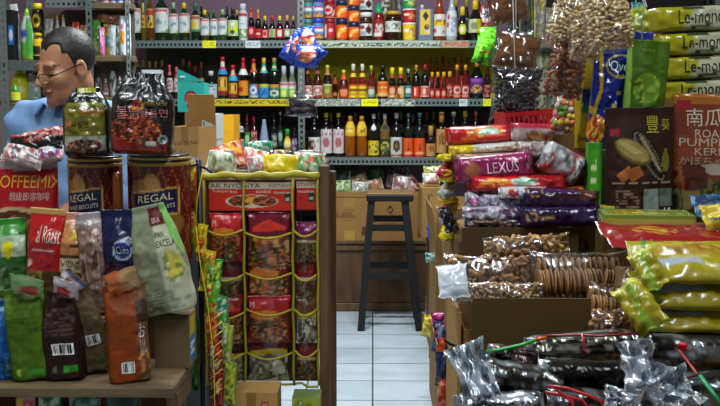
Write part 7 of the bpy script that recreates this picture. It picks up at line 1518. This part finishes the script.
# red pack on top of the yellow ones
def flatpack(name, a, b_, c_, d_, Y, th, rx, ro, rz, paint, label, writing=(), cat='snack pack', prof='pillow', n=2.6, depth=None, wr=.006, mat=FILM):
    q, w, h = rp(a, b_, c_, d_, Y); dep = depth or h
    p = Pack(w, dep, th, prof, n=n, axis='x', wr=wr, fr=4)
    return tag(pack(name, (q.x, Y, q.z + th * .45), (R(rx), R(ro), R(rz)), p, paint, mat, writing, nl=44, nb=20), label, cat), p
flatpack('red_pack', 612, 234, 770, 259, 1.985, .034, -80, 1.5, 0, PT('8a0f14', ('e', .34, .55, .14, .26, 'b8862c'), ('e', .34, .55, .12, .2, '9a1c14'), ('ne', .34, .55, .09, .14, ['c89a3a', 'b8641c'], 5), ('r', .0, .8, 1, 1, '7a0c12')), 'long shiny red snack pack lying above the yellow packs', [('Mini Cookie', .55, .55, .9, .75, 'd8c8b0')], depth=.17)
YB_ = lambda: PT('968a10', ('r', 0, .0, 1, .2, '8a7c14'), ('e', .4, .68, .3, .2, 'b0a850'), ('e', .4, .68, .28, .17, '98801c'), ('ne', .42, .68, .22, .13, ['a8842c', '8a641c', 'b89a3a'], 5), ('r', .16, .3, .46, .46, '9aa4b0'), ('t', .18, .31, .44, .45, 4, '5a6470', 14), ('p', [(0, 0), (.08, 0), (.14, 1), (.0, 1)], '98941c'), ('r', .1, .0, .14, 1, '567f22'))
flatpack('yellow_pack', 638, 250, 790, 292, 1.85, .032, -62, 1, 0, YB_(), 'yellow snack pack with orange oval, topmost of the three at the right', depth=.14)
flatpack('yellow_pack', 638, 282, 792, 318, 1.845, .032, -62, 1.5, 0, YB_(), 'yellow snack pack with white print panel, middle of the three at the right', depth=.12)
flatpack('yellow_pack', 640, 312, 790, 340, 1.84, .03, -62, 1, 0, YB_(), 'yellow snack pack partly hidden, lowest of the three at the right', depth=.11)
flatpack('red_pack', 690, 338, 790, 350, 1.84, .03, -80, 0, 0, PT('7a1014', ('r', .1, .2, .9, .5, '5a0c10')), 'flat dark red pack under the yellow packs at the right edge', depth=.1)
# fins of the yellow packs standing out at the left
for (a, b_, c_, d_, Y, ro, ds) in ((640, 244, 672, 288, 1.86, -28, 'upper'), (632, 274, 672, 326, 1.82, -36, 'lower')):
    q, w, h = rp(a, b_, c_, d_, Y); p = Pack(w * .9, h * 1.1, .03, 'pillow', wr=.01, fr=5)
    tag(pack('yellow_pack', (q.x, Y - .02, q.z), (R(-35), R(ro), R(-12)), p, PT('958a14', ('p', [(.3, 0), (.5, 0), (.7, 1), (.5, 1)], '7a9a2c'), ('r', .0, .9, 1, 1, 'c8c45a')), FILM, nl=24, nb=12), f'small crumpled yellow pack leaning at the left of the yellow packs, {ds} one', 'snack pack')
flatpack('blue_pack', 698, 205, 760, 228, 2.2, .05, -60, 0, 0, PT('24486a', ('n', 0, 0, 1, 1, ['24486a', '3a6a8a', '1c3450'], 4)), 'blue pack at the right edge beside the yellow-green box', depth=.08)
flatpack('yellow_packet', 706, 222, 760, 240, 2.08, .05, -50, 0, 0, PT('b8a01c', ('n', .1, .1, .9, .9, ['c8b02a', '3a3414', 'b8901c'], 4)), 'small yellow and black packet at the right edge above the red pack', depth=.07)
# dark odds at the top right
for (a, b_, c_, d_, Y, ro, bs, cs, ds) in ((634, 6, 660, 48, 2.75, -20, '8a9a24', ['a8b03a', '6a7a1c', 'c8c86a'], 'crumpled yellow-green pack left of the lemon biscuit packs'), (642, 26, 660, 56, 2.7, 6, 'a8582a', ['b8682c', '6a9a3a', 'd8a06a', '8a3a1c'], 'small orange and green packet left of the lemon biscuit packs'), (628, 2, 644, 42, 2.9, 4, '2a7a80', ['2a7a80', '8ab8b8', '1c5058'], 'teal packet in the dark left of the lemon biscuit packs'), (640, 56, 664, 95, 2.76, 0, '2a2418', ['2a2418', '4a4424', '1c180f'], 'dark packet in the gap left of the lemon biscuit packs')):
    hang_pack(a, b_, c_, d_, Y, bs, cs, ro, 0, ds, 'snack_packet', 'packet', .04)
    if b_ < 40: HL.append('string tying the ' + ds.split(' left')[0] + ' to the rear rail'); hook((a + c_) / 2, b_ + 1, Y, 2.95, 1.72)

# ------------------------------------------------------------------ rear right shelf with packs
YE = 3.6
rs = tag(empty('metal_shelf', (xat(600, YE), YE + .2, 0)), 'dark steel shelf unit behind the hanging nut bags', 'shelf')
def rsp(o): o.parent = rs; o.location = -Vector(rs.location); return o
ex0, ex1 = xat(517, YE), xat(740, YE)
ze1, ze2, ze3 = at(555, 40, YE).z, at(555, 112, YE).z, .6
for z in (ze1, ze2, ze3): rsp(make('shelf_board', [bbox(ex0, YE, z - .03, ex1, YE + .38, z, '8a8e88')], STEEL, None, False))
for xx in (ex0 + .001, ex1 - .04):
    for yy in (YE - .004, YE + .35): rsp(upright(None, xx, yy, 2.2, .035, col='3a403e'))
rsp(make('back_panel', [boxc(ex0, YE + .381, ze3, ex1, YE + .386, 2.2, '1c1c1c')], PAPER, None, False))
for (a, b_, c_, zb, Y, bs, cs, ds) in ((519, -8, 534, ze1, YE + .06, '8a8a1c', ['9a981c', 'b0a82c', '6a6a14', '2a5a5a'], 'tall yellow-green pack on the dark rear shelf, leftmost'), (534, -4, 546, ze1, YE + .08, 'a8a090', ['c8b83a', 'b0b0b0', '8a8a7a'], 'yellow and grey pack on the dark rear shelf'), (546, 8, 560, ze1, YE + .1, '9a9aa4', ['b0b0b8', '7a7a84', 'c8b040'], 'grey packet on the dark rear shelf behind the peanuts'),
                                     (536, 52, 549, ze2, YE + .05, '7a8a5a', ['98a878', '5a6a44', 'b8c098', 'c8a8b8'], 'pale green pack on the dark rear shelf above the red crate, left one'), (549, 50, 562, ze2, YE + .08, '6a7a5c', ['8a9a74', '4a4a3c', 'a89ab0', 'b8b8a0'], 'green-grey pack on the dark rear shelf above the red crate, middle one'), (562, 54, 578, ze2, YE + .06, '5a5a50', ['7a7a6a', '3a3a34', '9a8a9a'], 'dark grey pack on the dark rear shelf above the red crate, right one')):
    pouch_item('snack_pack', a, b_, c_, 40, Y, .045, PT(bs, ('n', .05, .05, .95, .95, cs, 5)), ds, zb, 0, 'snack pack')

# ------------------------------------------------------------------ foil packs at the front right
def foil(a, b_, c_, d_, Y, th, ro, rz, rx, label, cs=('3a3836', '6a6a68', 'a8b0b4', '7a7c7c', '2a2624'), zmin=ZF, wr=.007):
    q, w, h = rp(a, b_, c_, d_, Y); p = Pack(w, h, th, 'slug', n=3, axis='x', wr=wr, fr=4)
    return tag(pack('foil_pack', (q.x, Y + th / 2, max(q.z, zmin + .004)), (R(rx), R(ro), R(rz)), p, PT('1a1616', ('h', .05, 0, .95, 1, list(cs)), ('r', 0, 0, .05, 1, 'a8b0b8'), ('r', .95, 0, 1, 1, 'a8b0b8')), FOIL, nl=44, nb=14), label, 'foil pack'), p  # streaks paint the film's long highlights and dark reflections
foil(528, 337, 642, 364, 1.84, .07, -4, 0, 0, 'silver-black foil pack tied with red string below the cardboard flap', ('2a2620', '5a5a4a', '8a8a7c', '3a3630', 'a8a8a0'))
foil(636, 340, 740, 378, 1.80, .08, 2, 0, 0, 'dark foil pack with red bow under the yellow packs')
foil(486, 350, 540, 372, 1.79, .06, 8, 0, 0, 'small dark red foil pack behind the green tie', ('2a1a18', '4a3834', '7a6a68', '1a1412'))
foil(478, 370, 566, 410, 1.70, .08, 9, 0, 0, 'dark shiny foil pack at the bottom left of the pile', ('2a2420', '4a4a40', '8a949a', '5a4a44', '1a1818'))
foil(540, 366, 652, 400, 1.72, .07, 2, 0, 0, 'black foil pack in the middle of the pile', ('0e0d0c', '1c1a16', '2a2820', '14120e'))
foil(548, 396, 640, 430, 1.62, .07, 4, 0, 0, 'dark foil pack with red ribbons at the bottom of the pile', ('1a1614', '3a3432', '6a7076', '14100f'))
foil(640, 380, 750, 420, 1.66, .08, -2, 0, 0, 'wide dark foil pack at the bottom right corner', ('1a1816', '3a3a38', '7a848a', '2a3a34'))
foil(456, 398, 548, 430, 1.6, .06, -3, 0, 0, 'silver foil pack at the very bottom left of the pile', ('6a7278', '9aa4ac', '3a3e42', 'b8c0c8'))
def sheet(a, b_, c_, d_, Y, ro, rx, label, cols=('8a949c', 'c4ccd4', '6a747c', 'dce4ea')):
    q, w, h = rp(a, b_, c_, d_, Y); s = rng.random() * 50
    def fn(u, v): return np.stack([(u - .5) * w * (1 - .25 * np.sin(v * 3.1)) + .01 * vn(v * 6, u * 2 + s), -.045 * vn(u * 4 + s, v * 4) - .02 * np.abs(np.sin(u * 9 + v * 5 + s)) + -.02 * vn(u * 12, v * 10 + s) - .012 * vn(u * 23 + s, v * 7), v * h], -1)
    o = make('foil_wrapper', [gridc(fn, 44, 44, PT('e4ecf4', ('n', 0, 0, 1, 1, ['e4ecf4', 'c4ccd4', 'f0f4f8', '9aa2aa'], 9)))], FOIL); o.location = (q.x, Y, q.z); o.rotation_euler = (R(rx), R(ro), 0)
    return tag(o, label, 'foil')
sheet(464, 344, 508, 414, 1.66, -20, -18, 'crumpled silver foil end at the left of the foil packs')
sheet(620, 338, 658, 390, 1.72, -14, -10, 'bright crumpled silver foil fold in the middle of the foil packs', ('a8b2ba', 'd8e0e8', '8a949c', 'eef4f8'))
sheet(600, 362, 668, 414, 1.6, 12, -16, 'crumpled silver foil at the bottom below the bright fold', ('8a9290', 'c0c8c0', '5a625c', 'd0d8d0'))
sheet(648, 374, 706, 414, 1.585, -30, -20, 'bright silver crumpled film over the bottom right foil pack', ('7a848a', 'b0b8c0', '5a6266', 'd0d8de'))
sheet(582, 384, 612, 412, 1.585, 24, -14, 'thin clear grey foil corner between the foil packs')
def ribbon(pts, col, label, r=.0026, name='ribbon'):
    return tag(make(name, [tubec([at(*q) for q in pts], r, col, 8)], flat_mat('ribbon_' + name, col, .35)), label, 'ribbon')
ribbon([(486, 352, 1.80), (500, 350, 1.79), (520, 345.5, 1.79), (536, 340, 1.80)], '1c9a34', 'green twist tie with orange end on the foil packs', .0034, 'twist_tie')
ribbon([(536, 340, 1.8), (541, 338.5, 1.8), (545, 338, 1.81)], 'd8501c', 'orange end of the green twist tie', .004, 'twist_tie')
ribbon([(545, 336, 1.82), (580, 335, 1.815), (600, 336, 1.815), (640, 333, 1.815)], '8a1420', 'dark red string along the top of the upper foil pack')
ribbon([(582, 334, 1.815), (584, 342, 1.80), (583, 350, 1.80), (586, 354, 1.8)], 'a81424', 'red knot string hanging at the middle of the upper foil pack', .003)
ribbon([(548, 386, 1.585), (566, 388, 1.58), (590, 396, 1.575), (602, 402, 1.57), (604, 410, 1.57)], 'b8141c', 'red ribbon curling over the black foil pack, upper strand')
ribbon([(545, 392, 1.585), (565, 396, 1.58), (582, 400, 1.575), (590, 410, 1.57)], 'b8141c', 'red ribbon curling over the black foil pack, lower strand')
ribbon([(552, 386, 1.585), (562, 394, 1.58), (572, 402, 1.575), (574, 412, 1.57)], 'c01820', 'red ribbon falling steeply over the black foil pack')
ribbon([(678, 346, 1.78), (682, 344.5, 1.775), (687, 346, 1.775), (686, 349, 1.775), (680, 349.5, 1.78), (678, 346, 1.78), (687, 348, 1.775)], 'c81a2a', 'bright red bow knot on the right foil pack', .0045, 'bow')
ribbon([(679, 350, 1.775), (688, 362, 1.73), (697, 374, 1.68)], 'b04a3a', 'reddish tie strand running down from the red bow', .0024)
ribbon([(697, 375, 1.66), (680, 380, 1.64), (668, 392, 1.6), (658, 408, 1.58)], '6a1420', 'dark red string crossing the bottom right foil pack', .0022)
ribbon([(700, 376, 1.655), (712, 392, 1.62), (722, 406, 1.6)], '1c8a4a', 'green ribbon at the bottom right corner', .0042)

# ------------------------------------------------------------------ cartons along the aisle
o = open_carton('open_carton', (.385, 4.02, 0), (0, 0, 0), .26, .56, .3, '8a6a3e', (None, None, 5, None), fl=.05); tag(o, 'open brown carton of bright packets on the floor by the right display', 'carton')
for (a, b_, c_, d_, Y, bs, cs, ro, ds) in ((420, 315, 433, 337, 4.2, 'c8a81c', ['d8b81c', 'e0d04a', 'a88a14'], 10, 'bright yellow packet at the corner of the aisle carton'), (432, 312, 447, 328, 4.05, '8a1c5a', ['8a1c5a', 'c83a7a', '4a1440'], -6, 'magenta packet at the top of the aisle carton'), (431, 322, 447, 352, 3.86, '28305c', ['28305c', '5a6a9a', '1c2044', 'b85a7a', '8aa0c0'], 6, 'navy blue packet in the aisle carton'), (434, 338, 450, 362, 3.6, 'c84a1c', ['d8541c', 'b83414', 'd87a3a'], 14, 'orange-red packet below the navy packet by the aisle'), (435, 352, 448, 386, 3.5, '1c2444', ['1c2444', '3a4a7a', '141a30'], 0, 'dark blue packet low by the aisle carton'), (436, 380, 449, 410, 3.42, 'c83a1c', ['d8451c', 'a82a14', 'd87a4a'], 4, 'orange-red packet lowest by the aisle carton'), (446, 376, 453, 410, 3.36, '5a8a94', ['6a9aa4', '3a5a64'], 4, 'thin teal packet beside the lowest orange packet')):
    hang_pack(a, b_, c_, d_, Y, bs, cs, ro, -10, ds, 'snack_packet', 'packet', .03)
riser(.25, .55, 3.2, 3.7, 0, .18, 'low brown carton on the floor under the orange-red packets')
o = open_carton('open_carton', (.43, 4.62, 0), (0, 0, 0), .29, .5, .6, '8f6d3e', (8, 10, 6, None), fl=.22); tag(o, 'tall open carton with raised flaps behind the aisle packets', 'carton')
riser(.305, .6, 4.92, 5.5, 0, .58, 'brown carton on the floor under the taped carton', '7a5a34')
l_, w, d, h = cart_rect(421, 188, 442, 236, 5.1, .3, .582)
tag(carton('cardboard_carton', (l_[0], 5.25, .582), (0, 0, 0), w, d, h, '94703f', {'front': PT('96723f', ('r', .3, .12, .9, .26, '3a6a64'), ('ne', .45, .78, .2, .1, ['7a5a34', '5a4a3a'], 5), ('ne', .5, .48, .25, .1, ['7a5a34', '8a6a3e'], 5), ('r', 0, .0, .06, 1, '7a5a30'))}), 'upright brown carton with green patch right of the stool', 'carton')
ztc = .582 + h
for (a, b_, c_, d_, Y, bs, cs, ds) in ((423, 176, 440, 188, 5.18, 'b0a49a', ['c8c0b8', 'b84a3c', 'a89a8c', 'd0c8c0'], 'white and red packet lying on the upright carton'), (424, 165, 446, 178, 5.3, '8a8a3c', ['a8a858', '6a6a2a', 'b8b078'], 'olive packet at the back on the upright carton')):
    q, w, h2 = rp(a, b_, c_, d_, Y); tag(pack('snack_packet', (q.x, Y, max(ztc + .012, q.z)), (R(-15), R(-3), 0), Pack(w, h2, .05, 'pillow', axis='x', wr=.006), PT(bs, ('n', .05, .05, .95, .95, cs, 4)), FILM, nl=20, nb=10), ds, 'packet')
for (a, b_, c_, d_, Y, bs, cs, ds) in ((428, 232, 440, 246, 4.98, '1c3a9a', ['1c3a9a', '2a5ac0', '142a6a'], 'bright blue packet on the carton along the aisle'), (426, 252, 444, 262, 4.5, '5a9a8a', ['6ab0a0', 'b0c8c0', '3a6a60'], 'teal packet below the bright blue one along the aisle')):
    q, w, h2 = rp(a, b_, c_, d_, Y); tag(pack('snack_packet', (q.x, Y, max(.545 if Y < 4.7 else .584, q.z)), (R(-10), R(-6), 0), Pack(w, h2, .06, 'pillow', axis='x', wr=.007), PT(bs, ('n', .05, .05, .95, .95, cs, 4)), FILM, nl=20, nb=10), ds, 'packet')
string([at(444, 340, 1.98), at(450, 344, 1.965), at(458, 347, 1.97), at(468, 347, 1.975), at(474, 345, 1.985)], .003, '141416', 'black cord looped around the left edge of the cookie carton', 'cord', 'cord')
string([at(446, 345, 1.98), at(448, 354, 1.965), at(456, 360, 1.965), at(468, 358, 1.975)], .003, '141416', 'black cord loop hanging below the first cord on the cookie carton', 'cord', 'cord')
# ------------------------------------------------------------------ light: fluorescent battens on the ceiling
LAMPW = flat_mat('lamp_white', 'd8dcdc', .4)
em = bpy.data.materials.new('lit_tube'); em.use_nodes = True; nt = em.node_tree; nt.nodes.clear()
eo = nt.nodes.new('ShaderNodeOutputMaterial'); ee = nt.nodes.new('ShaderNodeEmission'); ee.inputs['Color'].default_value = (.86, .95, 1, 1); ee.inputs['Strength'].default_value = 12
nt.links.new(ee.outputs[0], eo.inputs[0])
def batten(x, y, L, power, label, z=ZC - .02, ang=0, col=(.88, .95, 1)):
    t = tag(empty('fluorescent_lamp', (x, y, z), (0, 0, R(ang))), label, 'lamp')
    make('batten', [bbox(-L / 2, -.04, -.04, L / 2, .04, .02, 'ddd')], LAMPW, t, False)
    make('tube', [tubec([(-L / 2 + .03, 0, -.062), (L / 2 - .03, 0, -.062)], .014, 'fff', 12)], em, t)
    ld = bpy.data.lights.new('lamp_light', 'AREA'); ld.shape = 'RECTANGLE'; ld.size = L; ld.size_y = .06; ld.energy = power; ld.color = col
    lo = bpy.data.objects.new('lamp_light', ld); COL.objects.link(lo); lo.parent = t; lo.location = (0, 0, -.08)
batten(-.1, 4.3, 1.3, 88, 'fluorescent ceiling lamp above the back of the aisle')
batten(.75, 1.3, 1.3, 26, 'fluorescent ceiling lamp above the right display', ang=90)
batten(-.7, 1.4, 1.2, 19, 'fluorescent ceiling lamp above the left display', ang=70)
batten(-1.1, 2.6, 1.2, 18, 'fluorescent ceiling lamp above the man', ang=0)
w = bpy.data.worlds.new('world'); SC.world = w; w.use_nodes = True
w.node_tree.nodes['Background'].inputs[0].default_value = (.75, .85, 1, 1); w.node_tree.nodes['Background'].inputs[1].default_value = .14
SC.view_settings.view_transform = 'Standard'; SC.view_settings.look = 'None'; SC.view_settings.gamma = 1; SC.view_settings.exposure = .2
SC.view_settings.use_curve_mapping = False
# ------------------------------------------------------------------ kinds that repeat share a group phrase
GR = {'coffee_bag': 'coffee bags on the left display', 'biscuit_tin': 'biscuit tins behind the coffee bags', 'noodle_multipack': 'noodle multipacks on the biscuit tins', 'noodle_packet': 'noodle packets on the coffee mix bag', 'sauce_pouch': 'sauce pouches in the rack pockets',
      'snack_sachet': 'sachets on the hanging strip', 'biscuit_pack': 'biscuit packs stacked on the right display', 'purple_pack': 'purple packs on the right display', 'yellow_pack': 'yellow snack packs at the right', 'red_pack': 'red snack packs at the right', 'foil_pack': 'foil packs at the front right',
      'foil_wrapper': 'crumpled foil ends among the foil packs', 'ribbon': 'ribbons on the foil packs', 'nut_bag': 'nut bags hanging from the rail', 'powder_bag': 'brown powder bags hanging from the rail', 'cookie_bag': 'cookie bags in the open carton', 'seed_pouch': 'seed pouches standing at the right', 'bag_string': 'strings holding up the hanging bags',
      'cardboard_carton': 'brown cartons', 'open_carton': 'open brown cartons', 'price_tag': 'price tags on the back shelf', 'shelf_strip': 'strips on the back shelf edges', 'peanut_butter_jar': 'spread jars on the top back shelf', 'sauce_jar': 'tall jars at the back of the top shelf', 'snack_tub': 'snack tubs on the top back shelf',
      'detergent_pouch': 'refill pouches on the shelves behind the man', 'white_bottle': 'white bottles behind the man', 'yellow_bottle': 'yellow bottles beside the man', 'polish_bottle': 'black and yellow bottles behind the man', 'small_jar': 'jars on the topmost brown board', 'cleaner_bottle': 'bottles on the lower brown board',
      'green_pack': 'bright green packs', 'yellow_box': 'amber yellow boxes on the counter', 'brown_box': 'dark red-brown boxes', 'white_carton': 'white cartons behind the front displays', 'fluorescent_lamp': 'ceiling lamps', 'metal_shelf': 'steel shelf units', 'snack_bag': 'snack bags beside the rack', 'twist_tie': 'twist tie pieces', 'cord': 'cord loops', 'film_wrapper': 'crumpled film ends', 'hanging_string': 'strings in front of the back shelf'}
for o in list(COL.objects):
    if o.parent or 'label' not in o or 'group' in o: continue
    st_ = o.name.split('.')[0]; lb = o['label']
    if st_ in GR: o['group'] = GR[st_]
    elif o['category'] == 'bottle': o['group'] = 'bottles on the ' + next((k for k in ('top', 'middle', 'lowest') if k in lb), 'back') + ' back shelf'
    elif st_ == 'snack_pack': o['group'] = 'twisted packs along the aisle' if 'twisted' in lb else 'snack packs on top of the rack' if 'rack' in lb else 'snack packs on the dark rear shelf'
    elif st_ == 'snack_packet': o['group'] = 'packets in the cardboard tray' if 'tray' in lb else 'packets along the aisle' if 'aisle' in lb else 'packets under the plank' if 'plank' in lb else 'loose packets'
